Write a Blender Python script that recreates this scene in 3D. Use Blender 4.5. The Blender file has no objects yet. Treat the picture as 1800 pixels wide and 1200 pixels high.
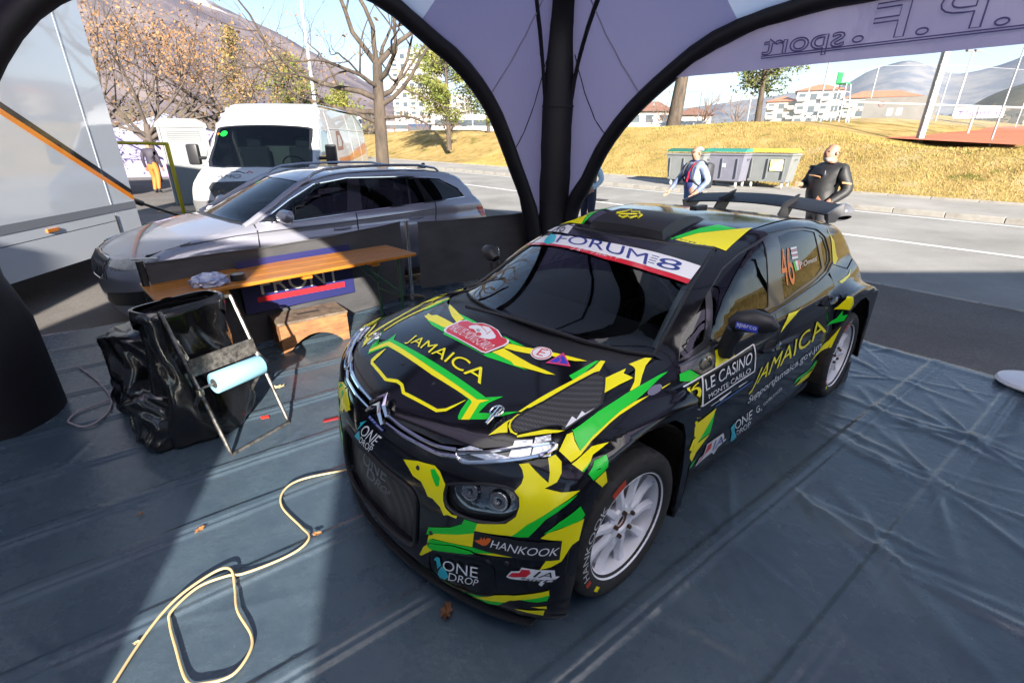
import bpy, bmesh, math, random
import numpy as np
from mathutils import Vector, Matrix, geometry as mgeo

random.seed(7)
RNG = np.random.default_rng(11)
R = math.radians
scene = bpy.context.scene
COL = scene.collection

# ------------------------------------------------------------------ camera
PITCH, ROLL, CAM_H = 0.39713, 0.003844, 1.7688
_c, _s = math.cos(PITCH), math.sin(PITCH)
_r0, _u0, _f0 = Vector((1, 0, 0)), Vector((0, _s, _c)), Vector((0, _c, -_s))
_cr, _sr = math.cos(ROLL), math.sin(ROLL)
_rr = _cr * _r0 + _sr * _u0
_uu = -_sr * _r0 + _cr * _u0
cam_data = bpy.data.cameras.new('camera')
cam = bpy.data.objects.new('camera', cam_data)
COL.objects.link(cam)
m = Matrix((( _rr.x, _uu.x, -_f0.x, 0), (_rr.y, _uu.y, -_f0.y, 0), (_rr.z, _uu.z, -_f0.z, CAM_H), (0, 0, 0, 1)))
cam.matrix_world = m
cam_data.sensor_fit = 'HORIZONTAL'
cam_data.sensor_width = 36
cam_data.lens = 838.9 * 36 / 1800
cam_data.clip_start = 0.05
cam_data.clip_end = 9000
scene.camera = cam

# ------------------------------------------------------------------ sky, sun, exposure
SUN_EL, SUN_AZ = R(20.5), R(166.0)          # azimuth of the sun, clockwise from +Y
world = bpy.data.worlds.new('World')
scene.world = world
world.use_nodes = True
wn = world.node_tree
wn.nodes.clear()
w_out = wn.nodes.new('ShaderNodeOutputWorld')
w_bg = wn.nodes.new('ShaderNodeBackground')
w_sky = wn.nodes.new('ShaderNodeTexSky')
w_sky.sky_type = 'NISHITA'
w_sky.sun_disc = False
w_sky.sun_elevation = SUN_EL
w_sky.sun_rotation = SUN_AZ
w_sky.altitude = 1500
w_sky.air_density = 1.0
w_sky.dust_density = .25
w_sky.ozone_density = 1.2
w_bg.inputs['Strength'].default_value = 0.054
wn.links.new(w_sky.outputs[0], w_bg.inputs[0])
wn.links.new(w_bg.outputs[0], w_out.inputs[0])

sun_data = bpy.data.lights.new('sun', 'SUN')
sun_data.energy = 5.0
sun_data.angle = R(0.53)
sun_data.color = (1.0, 0.93, 0.82)
sun = bpy.data.objects.new('sun', sun_data)
COL.objects.link(sun)
SUN_DIR = Vector((math.sin(SUN_AZ) * math.cos(SUN_EL), math.cos(SUN_AZ) * math.cos(SUN_EL), math.sin(SUN_EL)))
sun.rotation_euler = SUN_DIR.to_track_quat('Z', 'Y').to_euler()
sun.location = (0, 0, 50)

vs = scene.view_settings
vs.view_transform = 'Standard'
vs.look = 'None'
vs.exposure = 2.12
vs.gamma = 1.0
vs.use_curve_mapping = False
cy = scene.cycles
cy.max_bounces = 8
cy.transparent_max_bounces = 16
cy.caustics_reflective = False
cy.caustics_refractive = False

# ------------------------------------------------------------------ materials
MATS = {}
def _n(nt, t, **kw):
    n = nt.nodes.new(t)
    for k, v in kw.items():
        setattr(n, k, v)
    return n

def mat(name, col=(.5, .5, .5), rough=.5, metal=0., coat=0., spec=.5, var=0., vscale=8., col2=None, bump=0., bscale=40.,
        bdetail=6., emit=None, estr=0., trans=0., stretch=None, rvar=0., two=False):
    """Principled material with optional noise variation of colour, roughness and relief in object space."""
    if name in MATS:
        return MATS[name]
    M = bpy.data.materials.new(name)
    M.use_nodes = True
    nt = M.node_tree
    b = nt.nodes['Principled BSDF']
    b.inputs['Base Color'].default_value = (*col, 1)
    b.inputs['Roughness'].default_value = rough
    b.inputs['Metallic'].default_value = metal
    b.inputs['Coat Weight'].default_value = coat
    b.inputs['Coat Roughness'].default_value = .04
    b.inputs['Specular IOR Level'].default_value = spec
    if trans:
        b.inputs['Transmission Weight'].default_value = trans
    if emit:
        b.inputs['Emission Color'].default_value = (*emit, 1)
        b.inputs['Emission Strength'].default_value = estr
    if var or bump or rvar or col2:
        tc = _n(nt, 'ShaderNodeTexCoord')
        mp = _n(nt, 'ShaderNodeMapping')
        if stretch:
            mp.inputs['Scale'].default_value = stretch
        nt.links.new(tc.outputs['Object'], mp.inputs[0])
        nz = _n(nt, 'ShaderNodeTexNoise')
        nz.inputs['Scale'].default_value = vscale
        nz.inputs['Detail'].default_value = 7
        nz.inputs['Roughness'].default_value = .62
        nt.links.new(mp.outputs[0], nz.inputs['Vector'])
        if var or col2:
            mx = _n(nt, 'ShaderNodeMix', data_type='RGBA')
            c2 = col2 if col2 else tuple(max(0, c * (1 - var)) for c in col)
            c1 = col if col2 else tuple(min(1, c * (1 + var)) for c in col)
            mx.inputs[6].default_value = (*c1, 1)
            mx.inputs[7].default_value = (*c2, 1)
            rp = _n(nt, 'ShaderNodeMapRange')
            rp.inputs[1].default_value = .32
            rp.inputs[2].default_value = .68
            nt.links.new(nz.outputs[0], rp.inputs[0])
            nt.links.new(rp.outputs[0], mx.inputs[0])
            nt.links.new(mx.outputs[2], b.inputs['Base Color'])
        if rvar:
            rr = _n(nt, 'ShaderNodeMapRange')
            rr.inputs[1].default_value = .3
            rr.inputs[2].default_value = .7
            rr.inputs[3].default_value = max(.02, rough - rvar)
            rr.inputs[4].default_value = min(1, rough + rvar)
            nt.links.new(nz.outputs[0], rr.inputs[0])
            nt.links.new(rr.outputs[0], b.inputs['Roughness'])
        if bump:
            nb = _n(nt, 'ShaderNodeTexNoise')
            nb.inputs['Scale'].default_value = bscale
            nb.inputs['Detail'].default_value = bdetail
            nt.links.new(mp.outputs[0], nb.inputs['Vector'])
            bp = _n(nt, 'ShaderNodeBump')
            bp.inputs['Strength'].default_value = 1.0
            bp.inputs['Distance'].default_value = bump
            nt.links.new(nb.outputs[0], bp.inputs['Height'])
            nt.links.new(bp.outputs[0], b.inputs['Normal'])
    MATS[name] = M
    return M

def glass_mat(name, tint=(.5, .55, .58), alpha=.55, rough=.0):
    """Window pane: a tinted see-through sheet with a mirror-like fresnel surface."""
    if name in MATS:
        return MATS[name]
    M = bpy.data.materials.new(name)
    M.use_nodes = True
    nt = M.node_tree
    nt.nodes.clear()
    o = _n(nt, 'ShaderNodeOutputMaterial')
    t = _n(nt, 'ShaderNodeBsdfTransparent')
    t.inputs[0].default_value = (*[c * alpha for c in tint], 1)
    g = _n(nt, 'ShaderNodeBsdfGlossy')
    g.inputs['Roughness'].default_value = rough
    g.inputs[0].default_value = (.95, .97, 1, 1)
    f = _n(nt, 'ShaderNodeFresnel')
    f.inputs[0].default_value = 1.52
    mx = _n(nt, 'ShaderNodeMixShader')
    nt.links.new(f.outputs[0], mx.inputs[0])
    nt.links.new(t.outputs[0], mx.inputs[1])
    nt.links.new(g.outputs[0], mx.inputs[2])
    nt.links.new(mx.outputs[0], o.inputs[0])
    MATS[name] = M
    return M

def fabric_mat(name, col, trans_col, tfac=.5, bump=.004, bscale=6.):
    """Thin sheet that lets light through: diffuse plus translucent, with soft wrinkles."""
    if name in MATS:
        return MATS[name]
    M = bpy.data.materials.new(name)
    M.use_nodes = True
    nt = M.node_tree
    nt.nodes.clear()
    o = _n(nt, 'ShaderNodeOutputMaterial')
    d = _n(nt, 'ShaderNodeBsdfDiffuse')
    t = _n(nt, 'ShaderNodeBsdfTranslucent')
    d.inputs[0].default_value = (*col, 1)
    t.inputs[0].default_value = (*trans_col, 1)
    mx = _n(nt, 'ShaderNodeMixShader')
    mx.inputs[0].default_value = tfac
    g = _n(nt, 'ShaderNodeBsdfGlossy')
    g.inputs['Roughness'].default_value = .35
    mx2 = _n(nt, 'ShaderNodeMixShader')
    mx2.inputs[0].default_value = .04
    tc = _n(nt, 'ShaderNodeTexCoord')
    mp = _n(nt, 'ShaderNodeMapping')
    mp.inputs['Scale'].default_value = (1, 1, .45)
    nz = _n(nt, 'ShaderNodeTexNoise')
    nz.inputs['Scale'].default_value = bscale
    nz.inputs['Detail'].default_value = 5
    nz.inputs['Distortion'].default_value = 1.2
    bp = _n(nt, 'ShaderNodeBump')
    bp.inputs['Distance'].default_value = bump
    bp.inputs['Strength'].default_value = 1.
    nt.links.new(tc.outputs['Object'], mp.inputs[0])
    nt.links.new(mp.outputs[0], nz.inputs['Vector'])
    nt.links.new(nz.outputs[0], bp.inputs['Height'])
    for s in (d, t, g):
        nt.links.new(bp.outputs[0], s.inputs['Normal'])
    nt.links.new(d.outputs[0], mx.inputs[1])
    nt.links.new(t.outputs[0], mx.inputs[2])
    nt.links.new(mx.outputs[0], mx2.inputs[1])
    nt.links.new(g.outputs[0], mx2.inputs[2])
    nt.links.new(mx2.outputs[0], o.inputs[0])
    MATS[name] = M
    return M

# ------------------------------------------------------------------ objects
def thing(name, label, cat, loc=(0, 0, 0), rz=0., group=None):
    o = bpy.data.objects.new(name, None)
    COL.objects.link(o)
    o.empty_display_size = .1
    o.location = loc
    o.rotation_euler = (0, 0, rz)
    o['label'] = label
    o['category'] = cat
    if group:
        o['group'] = group
    return o

def tag(o, label, cat, group=None):
    o['label'] = label
    o['category'] = cat
    if group:
        o['group'] = group
    return o

def link(name, me, parent=None, label=None, kind=None):
    o = bpy.data.objects.new(name, me)
    COL.objects.link(o)
    if parent is not None:
        o.parent = parent
    if label:
        o['label'] = label
    if kind:
        o['kind'] = kind
    return o

def mesh_obj(name, V, F, m, parent=None, smooth=False, label=None, kind=None, normals=None, sharp=None):
    me = bpy.data.meshes.new(name)
    me.from_pydata([tuple(map(float, v)) for v in V], [], [tuple(map(int, f)) for f in F])
    for mm in (m if isinstance(m, (list, tuple)) else [m]):
        me.materials.append(mm)
    if smooth:
        me.polygons.foreach_set('use_smooth', [True] * len(me.polygons))
        if sharp:
            me.set_sharp_from_angle(angle=R(sharp))
    if normals is not None:
        me.normals_split_custom_set_from_vertices([tuple(map(float, n)) for n in normals])
    me.update()
    return link(name, me, parent, label, kind)

class MB:
    """Collects shapes and links them as ONE mesh object."""
    def __init__(s):
        s.V, s.F, s.mi = [], [], []
    def add(s, V, F, mi=0):
        n = len(s.V)
        s.V += [tuple(map(float, v)) for v in V]
        s.F += [tuple(int(i) + n for i in f) for f in F]
        s.mi += [mi] * len(F)
        return s
    def box(s, c, d, rot=None, bev=0., mi=0, taper=None):
        hx, hy, hz = d[0] / 2, d[1] / 2, d[2] / 2
        if bev <= 0:
            V = [Vector((sx * hx, sy * hy, sz * hz)) for sz in (-1, 1) for sy in (-1, 1) for sx in (-1, 1)]
            F = [(0, 2, 3, 1), (4, 5, 7, 6), (0, 1, 5, 4), (2, 6, 7, 3), (0, 4, 6, 2), (1, 3, 7, 5)]
        else:
            bm = bmesh.new()
            bmesh.ops.create_cube(bm, size=1)
            for v in bm.verts:
                v.co = Vector((v.co.x * d[0], v.co.y * d[1], v.co.z * d[2]))
            bmesh.ops.bevel(bm, geom=list(bm.edges), offset=bev, segments=2, affect='EDGES', profile=.6)
            bm.verts.index_update()
            V = [v.co.copy() for v in bm.verts]
            F = [[v.index for v in f.verts] for f in bm.faces]
            bm.free()
        if taper:
            V = [Vector((v.x * (1 + (taper - 1) * (v.z / hz * .5 + .5)), v.y * (1 + (taper - 1) * (v.z / hz * .5 + .5)), v.z)) for v in V]
        if rot is not None:
            M = rot if isinstance(rot, Matrix) else Matrix.Rotation(rot, 3, 'Z')
            V = [M @ v for v in V]
        c = Vector(c)
        return s.add([v + c for v in V], F, mi)
    def tube(s, pts, r, n=8, cap=True, closed=False, mi=0):
        pts = [Vector(p) for p in pts]
        m = len(pts)
        rs = r if isinstance(r, (list, tuple, np.ndarray)) else [r] * m
        V, F = [], []
        prev = None
        for i, p in enumerate(pts):
            if closed:
                t = (pts[(i + 1) % m] - pts[i - 1])
            else:
                t = (pts[min(i + 1, m - 1)] - pts[max(i - 1, 0)])
            if t.length < 1e-9:
                t = Vector((0, 0, 1))
            t.normalize()
            if prev is None:
                a = Vector((0, 0, 1)) if abs(t.z) < .9 else Vector((1, 0, 0))
                u = t.cross(a).normalized()
            else:
                u = (prev - t * prev.dot(t))
                u = u.normalized() if u.length > 1e-6 else t.orthogonal().normalized()
            prev = u
            w = t.cross(u)
            for k in range(n):
                a = 2 * math.pi * k / n
                V.append(p + (u * math.cos(a) + w * math.sin(a)) * rs[i])
        for i in range(m if closed else m - 1):
            j = (i + 1) % m
            for k in range(n):
                k2 = (k + 1) % n
                F.append((i * n + k, i * n + k2, j * n + k2, j * n + k))
        if cap and not closed:
            F.append(tuple(range(n - 1, -1, -1)))
            F.append(tuple((m - 1) * n + k for k in range(n)))
        return s.add(V, F, mi)
    def lathe(s, prof, n=32, c=(0, 0, 0), M=None, mi=0, close=False):
        """prof: (radius, height) pairs around local Z."""
        V, F = [], []
        m = len(prof)
        for k in range(n):
            a = 2 * math.pi * k / n
            for r, z in prof:
                v = Vector((r * math.cos(a), r * math.sin(a), z))
                if M is not None:
                    v = M @ v
                V.append(v + Vector(c))
        for k in range(n):
            k2 = (k + 1) % n
            for i in range(m - 1 if not close else m):
                i2 = (i + 1) % m
                F.append((k * m + i, k2 * m + i, k2 * m + i2, k * m + i2))
        return s.add(V, F, mi)
    def prism(s, poly, a, b, f, mi=0):
        """Extrude a 2D polygon between depths a and b; f maps (u, v, d) to a point."""
        n = len(poly)
        V = [f(u, v, a) for u, v in poly] + [f(u, v, b) for u, v in poly]
        F = [tuple(range(n - 1, -1, -1)), tuple(range(n, 2 * n))]
        F += [(i, (i + 1) % n, n + (i + 1) % n, n + i) for i in range(n)]
        return s.add(V, F, mi)
    def build(s, name, m, parent=None, smooth=False, label=None, kind=None, sharp=None):
        me = bpy.data.meshes.new(name)
        me.from_pydata(s.V, [], s.F)
        for mm in (m if isinstance(m, (list, tuple)) else [m]):
            me.materials.append(mm)
        me.polygons.foreach_set('material_index', s.mi)
        if smooth:
            me.polygons.foreach_set('use_smooth', [True] * len(me.polygons))
            me.set_sharp_from_angle(angle=R(sharp or 35))
        me.update()
        return link(name, me, parent, label, kind)

def copy_tree(o, parent=None):
    c = o.copy()
    COL.objects.link(c)
    c.parent = parent
    for ch in list(o.children):
        copy_tree(ch, c)
    return c

def catmull(pts, n=12, closed=False):
    P = [Vector(p) for p in pts]
    out = []
    m = len(P)
    rng = range(m) if closed else range(m - 1)
    for i in rng:
        if closed:
            p0, p1, p2, p3 = P[i - 1], P[i], P[(i + 1) % m], P[(i + 2) % m]
        else:
            p0, p1, p2, p3 = P[max(i - 1, 0)], P[i], P[i + 1], P[min(i + 2, m - 1)]
        for k in range(n):
            t = k / n
            out.append(.5 * ((2 * p1) + (p2 - p0) * t + (2 * p0 - 5 * p1 + 4 * p2 - p3) * t * t + (3 * p1 - p0 - 3 * p2 + p3) * t ** 3))
    if not closed:
        out.append(P[-1])
    return out

# ---- outlines of lettering from the built-in font
_txt_cache = {}
def text_polys(s, res=4, bold=0., shear=0.):
    """Closed outlines (list of Nx2 arrays) of a line of text, with its bounding box normalised to 0..1 x 0..1, plus the aspect."""
    key = (s, res, bold, shear)
    if key in _txt_cache:
        return _txt_cache[key]
    cu = bpy.data.curves.new('txt', 'FONT')
    cu.body = s
    cu.resolution_u = res
    cu.offset = bold
    cu.shear = shear
    cu.fill_mode = 'NONE'
    ob = bpy.data.objects.new('txt', cu)
    COL.objects.link(ob)
    dg = bpy.context.evaluated_depsgraph_get()
    dg.update()
    me = bpy.data.meshes.new_from_object(ob.evaluated_get(dg))
    nv = len(me.vertices)
    co = np.array([v.co[:2] for v in me.vertices]) if nv else np.zeros((0, 2))
    adj = {}
    for e in me.edges:
        a, b = e.vertices
        adj.setdefault(a, []).append(b)
        adj.setdefault(b, []).append(a)
    seen, polys = set(), []
    for v0 in adj:
        if v0 in seen:
            continue
        loop, v, pv = [], v0, None
        while v is not None and v not in seen:
            seen.add(v)
            loop.append(v)
            nx = [w for w in adj[v] if w not in seen]
            v = nx[0] if nx else None
        if len(loop) > 2:
            polys.append(co[loop])
    bpy.data.objects.remove(ob)
    bpy.data.curves.remove(cu)
    bpy.data.meshes.remove(me)
    if not polys:
        _txt_cache[key] = ([], 1.)
        return _txt_cache[key]
    A = np.concatenate(polys)
    lo, hi = A.min(0), A.max(0)
    sz = np.maximum(hi - lo, 1e-6)
    res_ = ([(q - lo) / sz for q in polys], float(sz[0] / sz[1]))
    _txt_cache[key] = res_
    return res_

def in_polys(P, polys):
    """Even-odd test of many points against a list of closed polygons."""
    ins = np.zeros(len(P), bool)
    x, y = P[:, 0], P[:, 1]
    for q in polys:
        a = q
        b = np.roll(q, -1, 0)
        for (x1, y1), (x2, y2) in zip(a, b):
            if y1 == y2:
                continue
            c = (y1 > y) != (y2 > y)
            ins ^= c & (x < (x2 - x1) * (y - y1) / (y2 - y1) + x1)
    return ins

def resample(q, h, closed=True):
    q = np.asarray(q, float)
    out = []
    n = len(q)
    for i in range(n if closed else n - 1):
        a, b = q[i], q[(i + 1) % n]
        k = max(1, int(math.ceil(np.linalg.norm(b - a) / h)))
        for j in range(k):
            out.append(a + (b - a) * j / k)
    return np.array(out)

def fill2d(polys, h):
    """Triangulate outlines (even-odd) with an interior grid of spacing h."""
    loops = [resample(q, h) for q in polys if len(q) > 2]
    V, E = [], []
    for q in loops:
        n0 = len(V)
        V += [Vector(p) for p in q]
        E += [(n0 + i, n0 + (i + 1) % len(q)) for i in range(len(q))]
    A = np.concatenate(loops)
    lo, hi = A.min(0), A.max(0)
    nx, ny = int((hi[0] - lo[0]) / h), int((hi[1] - lo[1]) / h)
    if nx * ny > 4:
        gx, gy = np.meshgrid(np.arange(1, nx + 1), np.arange(1, ny + 1))
        G = np.stack([lo[0] + (gx.ravel() - .5 + .25 * (gy.ravel() % 2)) * h, lo[1] + (gy.ravel() - .5) * h], 1)
        G = G[in_polys(G, loops)]
        if len(G):
            d = np.full(len(G), 9.)
            for k in range(0, len(A), 400):
                d = np.minimum(d, np.sqrt(((G[:, None] - A[None, k:k + 400]) ** 2).sum(2)).min(1))
            G = G[d > h * .4]
        V += [Vector(p) for p in G]
    r = mgeo.delaunay_2d_cdt(V, E, [], 0, 1e-6)
    P = np.array([tuple(v) for v in r[0]])
    T = np.array([f for f in r[2] if len(f) == 3])
    if not len(T):
        return P, np.zeros((0, 3), int)
    C = P[T].mean(1)
    T = T[in_polys(C, loops)]
    a = P[T]
    ar = (a[:, 1, 0] - a[:, 0, 0]) * (a[:, 2, 1] - a[:, 0, 1]) - (a[:, 1, 1] - a[:, 0, 1]) * (a[:, 2, 0] - a[:, 0, 0])
    T[ar < 0] = T[ar < 0][:, ::-1]
    T = T[np.abs(ar) > 1e-10]
    return P, T

def flat_text(name, s, m, parent, f, w, h, bold=0., shear=0., label=None, hh=.5):
    """Lettering on a plane or simple map: f(u, v) with u in 0..w, v in 0..h gives a point."""
    polys, asp = text_polys(s, 4, bold, shear)
    q = [p * np.array([w, h]) for p in polys]
    P, T = fill2d(q, hh)
    return mesh_obj(name, [f(u, v) for u, v in P], T, m, parent, label=label)
# ------------------------------------------------------------------ smooth body forms (numpy)
def spl(pts):
    """Smooth curve through (x, y) pairs (Hermite with limited slopes), straight outside."""
    pts = sorted(pts)
    X = np.array([p[0] for p in pts], float)
    Y = np.array([p[1] for p in pts], float)
    h = np.diff(X)
    d = np.diff(Y) / h
    s = np.zeros(len(X))
    for i in range(1, len(X) - 1):
        if d[i - 1] * d[i] > 0:
            w1, w2 = 2 * h[i] + h[i - 1], h[i] + 2 * h[i - 1]
            s[i] = (w1 + w2) / (w1 / d[i - 1] + w2 / d[i])
    s[0], s[-1] = d[0], d[-1]
    def f(x):
        x0 = np.asarray(x, float)
        x = np.clip(x0, X[0], X[-1])
        i = np.clip(np.searchsorted(X, x) - 1, 0, len(h) - 1)
        t = (x - X[i]) / h[i]
        ex = np.where(x0 < X[0], (x0 - X[0]) * s[0], 0) + np.where(x0 > X[-1], (x0 - X[-1]) * s[-1], 0)
        return ex + ((1 + 2 * t) * (1 - t) ** 2 * Y[i] + t * (1 - t) ** 2 * h[i] * s[i] + t * t * (3 - 2 * t) * Y[i + 1] + t * t * (t - 1) * h[i] * s[i + 1])
    return f

def smax(a, b, k):
    h = np.clip(.5 + .5 * (a - b) / k, 0, 1)
    return b * (1 - h) + a * h + k * h * (1 - h)

def smin(a, b, k):
    return -smax(-a, -b, k)

# --- rally hatchback, origin on the ground under the front axle, +x forward, +y its left
_rs = spl([(.05, .74), (.16, .80), (.26, .825), (.4, .842), (.6, .847), (.74, .838), (.84, .815), (.93, .782), (1.1, .70), (1.4, .56)])
_rh = spl([(.80, .56), (.68, .675), (.62, .722), (.54, .768), (.45, .812), (.374, .845), (.2, .898), (0, .935), (-.15, .957), (-.4, .975), (-1, .985), (-1.6, 1.01), (-2.2, 1.06), (-3.4, 1.05)])
_rf = spl([(.02, .60), (.10, .675), (.17, .70), (.3, .705), (.45, .695), (.58, .678), (.66, .655), (.72, .625), (.80, .58), (1.0, .4)])
_rt = spl([(.3, .69), (.1, .805), (-.056, .90), (-.30, 1.022), (-.556, 1.145), (-.80, 1.235), (-.909, 1.266), (-1.08, 1.302), (-1.33, 1.336), (-1.7, 1.345), (-2.1, 1.325), (-2.5, 1.275), (-2.75, 1.225), (-2.86, 1.16), (-3.05, .98), (-3.2, .8)])
_rrear = spl([(.1, 3.02), (.25, 3.10), (.5, 3.16), (.75, 3.14), (.95, 3.07), (1.1, 2.98)])

def rally(P):
    x, y, z = P[..., 0], P[..., 1], P[..., 2]
    ay = np.abs(y)
    S = _rs(z) - .10 * np.clip(-2.35 - x, 0, 2) ** 2 + .05 * np.clip(x - .1, 0, .5) * np.clip(.5 - z, 0, 1) * 4
    nose = x - (_rf(z) - .31 * y * y - .55 * np.clip(ay - .6, 0, 1) ** 2)
    low = ay - S
    low = smax(low, z - (_rh(x) - .10 * y * y - .05 * y ** 4), .10)
    low = smax(low, nose, .06)
    low = smax(low, -x - (_rrear(z) - .22 * y * y), .10)
    low = smax(low, .10 - z + .10 * np.clip(.3 - x, 0, .6), .03)
    xs = x + .56 * y * y * np.clip((x + 2.3) / 1.0, 0, 1)
    cab = z - (_rt(xs) - .045 * y * y)
    gs = .798 - .37 * (z - .88) - .30 * np.clip(z - 1.12, 0, 1) ** 2 - .05 * np.clip(-1.6 - x, 0, 3) ** 2 - .03 * np.clip(x + .9, 0, 2) ** 2
    cab = smax(cab, ay - gs, .075)
    cab = smax(cab, .86 - z, .03)
    f = smin(low, cab, .035)
    # box flares over the wheels
    tf = .815 - .32 * (x + .13) ** 2
    fl = smax(ay - .900 + .12 * np.clip(.45 - z, 0, 1) ** 2, z - tf - .16 * (.90 - ay), .03)
    fl = smax(fl, nose, .08)
    fl = smax(fl, -.395 - x, .02)
    fl = smax(fl, .74 - ay, .02)
    fl = smax(fl, .10 - z + .10 * np.clip(.3 - x, 0, .9), .03)
    tr = .855 - .30 * (x + 2.42) ** 2
    fr = smax(ay - .905 + .5 * np.clip(x + 2.28, 0, 1), z - tr - .22 * (.90 - ay), .02)
    fr = smax(fr, -2.98 - x, .03)
    fr = smax(fr, x + 2.05, .04)
    fr = smax(fr, .72 - ay, .02)
    fr = np.maximum(fr, .2 - z)
    f = smin(f, fl, .018)
    f = smin(f, fr, .018)
    return f

def grad(fn, P, e=.002):
    g = np.stack([fn(P + np.array(d)) - fn(P - np.array(d)) for d in ((e, 0, 0), (0, e, 0), (0, 0, e))], -1)
    return g / np.maximum(np.linalg.norm(g, axis=-1, keepdims=True), 1e-9)

def cast(fn, O, D, t0, t1, steps=60):
    """First crossing of fn = 0 along O + t D from t0 to t1 (vectorised); nan where there is none."""
    ts = np.linspace(t0, t1, steps)
    n = len(O)
    lo = np.full(n, np.nan)
    hi = np.full(n, np.nan)
    prev = fn(O + D * ts[0])
    for i in range(1, steps):
        cur = fn(O + D * ts[i])
        hit = (prev > 0) & (cur <= 0) & np.isnan(lo)
        lo[hit] = ts[i - 1]
        hi[hit] = ts[i]
        prev = cur
    ok = ~np.isnan(lo)
    a, b = lo.copy(), hi.copy()
    for _ in range(18):
        mid = (a + b) / 2
        Q = O + D * np.where(ok, mid, 0)[:, None]
        ins = fn(Q) <= 0
        b = np.where(ins, mid, b)
        a = np.where(ins, a, mid)
    t = (a + b) / 2
    return O + D * t[:, None]

# charts: (u, v) -> ray, and point -> (u, v)
class Side:
    """Cylinder round a line along x at (y0, z0): u = x, v = k * angle; sg = -1 for the right-hand side."""
    def __init__(s, y0=.15, z0=.55, k=.65, sg=1, far=1.6):
        s.y0, s.z0, s.k, s.sg, s.far = y0, z0, k, sg, far
    def ray(s, U):
        a = U[:, 1] / s.k
        O = np.stack([U[:, 0], np.full(len(U), s.y0 * s.sg), np.full(len(U), s.z0)], 1)
        D = np.stack([np.zeros(len(U)), np.cos(a) * s.sg, np.sin(a)], 1)
        return O, D, s.far, 0.
    def uv(s, P):
        P = np.atleast_2d(P)
        return np.stack([P[:, 0], s.k * np.arctan2(P[:, 2] - s.z0, P[:, 1] * s.sg - s.y0)], 1)

class Top:
    flip = True
    def __init__(s, z1=2.2, z0=.2):
        s.z1, s.z0 = z1, z0
    def ray(s, U):
        n = len(U)
        return np.stack([U[:, 0], U[:, 1], np.zeros(n)], 1), np.tile([0, 0, 1.], (n, 1)), s.z1, s.z0
    def uv(s, P):
        return np.atleast_2d(P)[:, :2]

class Front:
    """Cylinder round a vertical line at (x0, 0): u = k * angle from +x towards +y, v = z."""
    def __init__(s, x0=-.15, k=.8, far=1.6):
        s.x0, s.k, s.far = x0, k, far
    def ray(s, U):
        a = U[:, 0] / s.k
        n = len(U)
        return (np.stack([np.full(n, s.x0), np.zeros(n), U[:, 1]], 1), np.stack([np.cos(a), np.sin(a), np.zeros(n)], 1), s.far, .05)
    def uv(s, P):
        P = np.atleast_2d(P)
        return np.stack([s.k * np.arctan2(P[:, 1], P[:, 0] - s.x0), P[:, 2]], 1)

class Dir:
    """Parallel rays along -d; u along e1, v along e2."""
    def __init__(s, d, e1, e2, far=5., near=-5.):
        s.d, s.e1, s.e2 = [np.array(a, float) / np.linalg.norm(a) for a in (d, e1, e2)]
        s.far, s.near = far, near
    def ray(s, U):
        return U[:, :1] * s.e1 + U[:, 1:] * s.e2, np.tile(s.d, (len(U), 1)), s.far, s.near
    def uv(s, P):
        P = np.atleast_2d(P)
        return np.stack([P @ s.e1, P @ s.e2], 1)
# ------------------------------------------------------------------ panels and decals on a body form
def surf(fn, ch, U, off=0.):
    O, D, t0, t1 = ch.ray(np.asarray(U, float))
    P = cast(fn, O, D, t0, t1)
    N = grad(fn, np.nan_to_num(P))
    return P + N * off, N

def panel(name, fn, ch, polys, m, parent=None, h=.03, off=0., rim=.012, mirror=False, label=None, kind=None, shape=None):
    """Sheet cut out of a body form along 2D outlines in a chart; rim folds its edge inwards. Returns one object."""
    polys = [np.asarray(q, float) for q in polys]
    U, T = fill2d(polys, h)
    P, N = surf(fn, ch, U, off)
    bad = np.isnan(P).any(1)
    if bad.any():
        T = T[~bad[T].any(1)]
        P[bad] = 0
    if not len(T):
        return None
    a = P[T]
    fn_ = np.cross(a[:, 1] - a[:, 0], a[:, 2] - a[:, 0])
    flipm = (fn_ * N[T].mean(1)).sum(1) < 0
    T = T.copy()
    T[flipm] = T[flipm][:, ::-1]
    V, F, NN = list(P), [list(t) for t in T], list(N)
    if rim:
        ed = {}
        for t in T:
            for i in range(3):
                e = (t[i], t[(i + 1) % 3])
                if (e[1], e[0]) in ed:
                    del ed[(e[1], e[0])]
                else:
                    ed[e] = 1
        mp = {}
        def dup(i, lvl):
            if (i, lvl) not in mp:
                mp[(i, lvl)] = len(V)
                V.append(P[i] - N[i] * (rim if lvl else 0.0))
                NN.append(None)
            return mp[(i, lvl)]
        rimf = []
        for i, j in ed:
            rimf.append([dup(j, 0), dup(i, 0), dup(i, 1), dup(j, 1)])
        V_ = np.array(V)
        acc = {}
        for f in rimf:
            q = V_[f]
            nn = np.cross(q[1] - q[0], q[3] - q[0])
            for v in f:
                acc[v] = acc.get(v, 0) + nn
        for v, nn in acc.items():
            l = np.linalg.norm(nn)
            NN[v] = nn / l if l > 0 else np.array([0, 0, 1.])
        F += rimf
    V = np.array(V)
    NN = np.array([n if n is not None else (0, 0, 1.) for n in NN])
    if shape:
        V = shape(V)
    if mirror:
        n = len(V)
        V = np.concatenate([V, V * [1, -1, 1]])
        NN = np.concatenate([NN, NN * [1, -1, 1]])
        F = F + [[i + n for i in f[::-1]] for f in F]
    return mesh_obj(name, V, F, m, parent, smooth=True, normals=NN, label=label, kind=kind)

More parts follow.
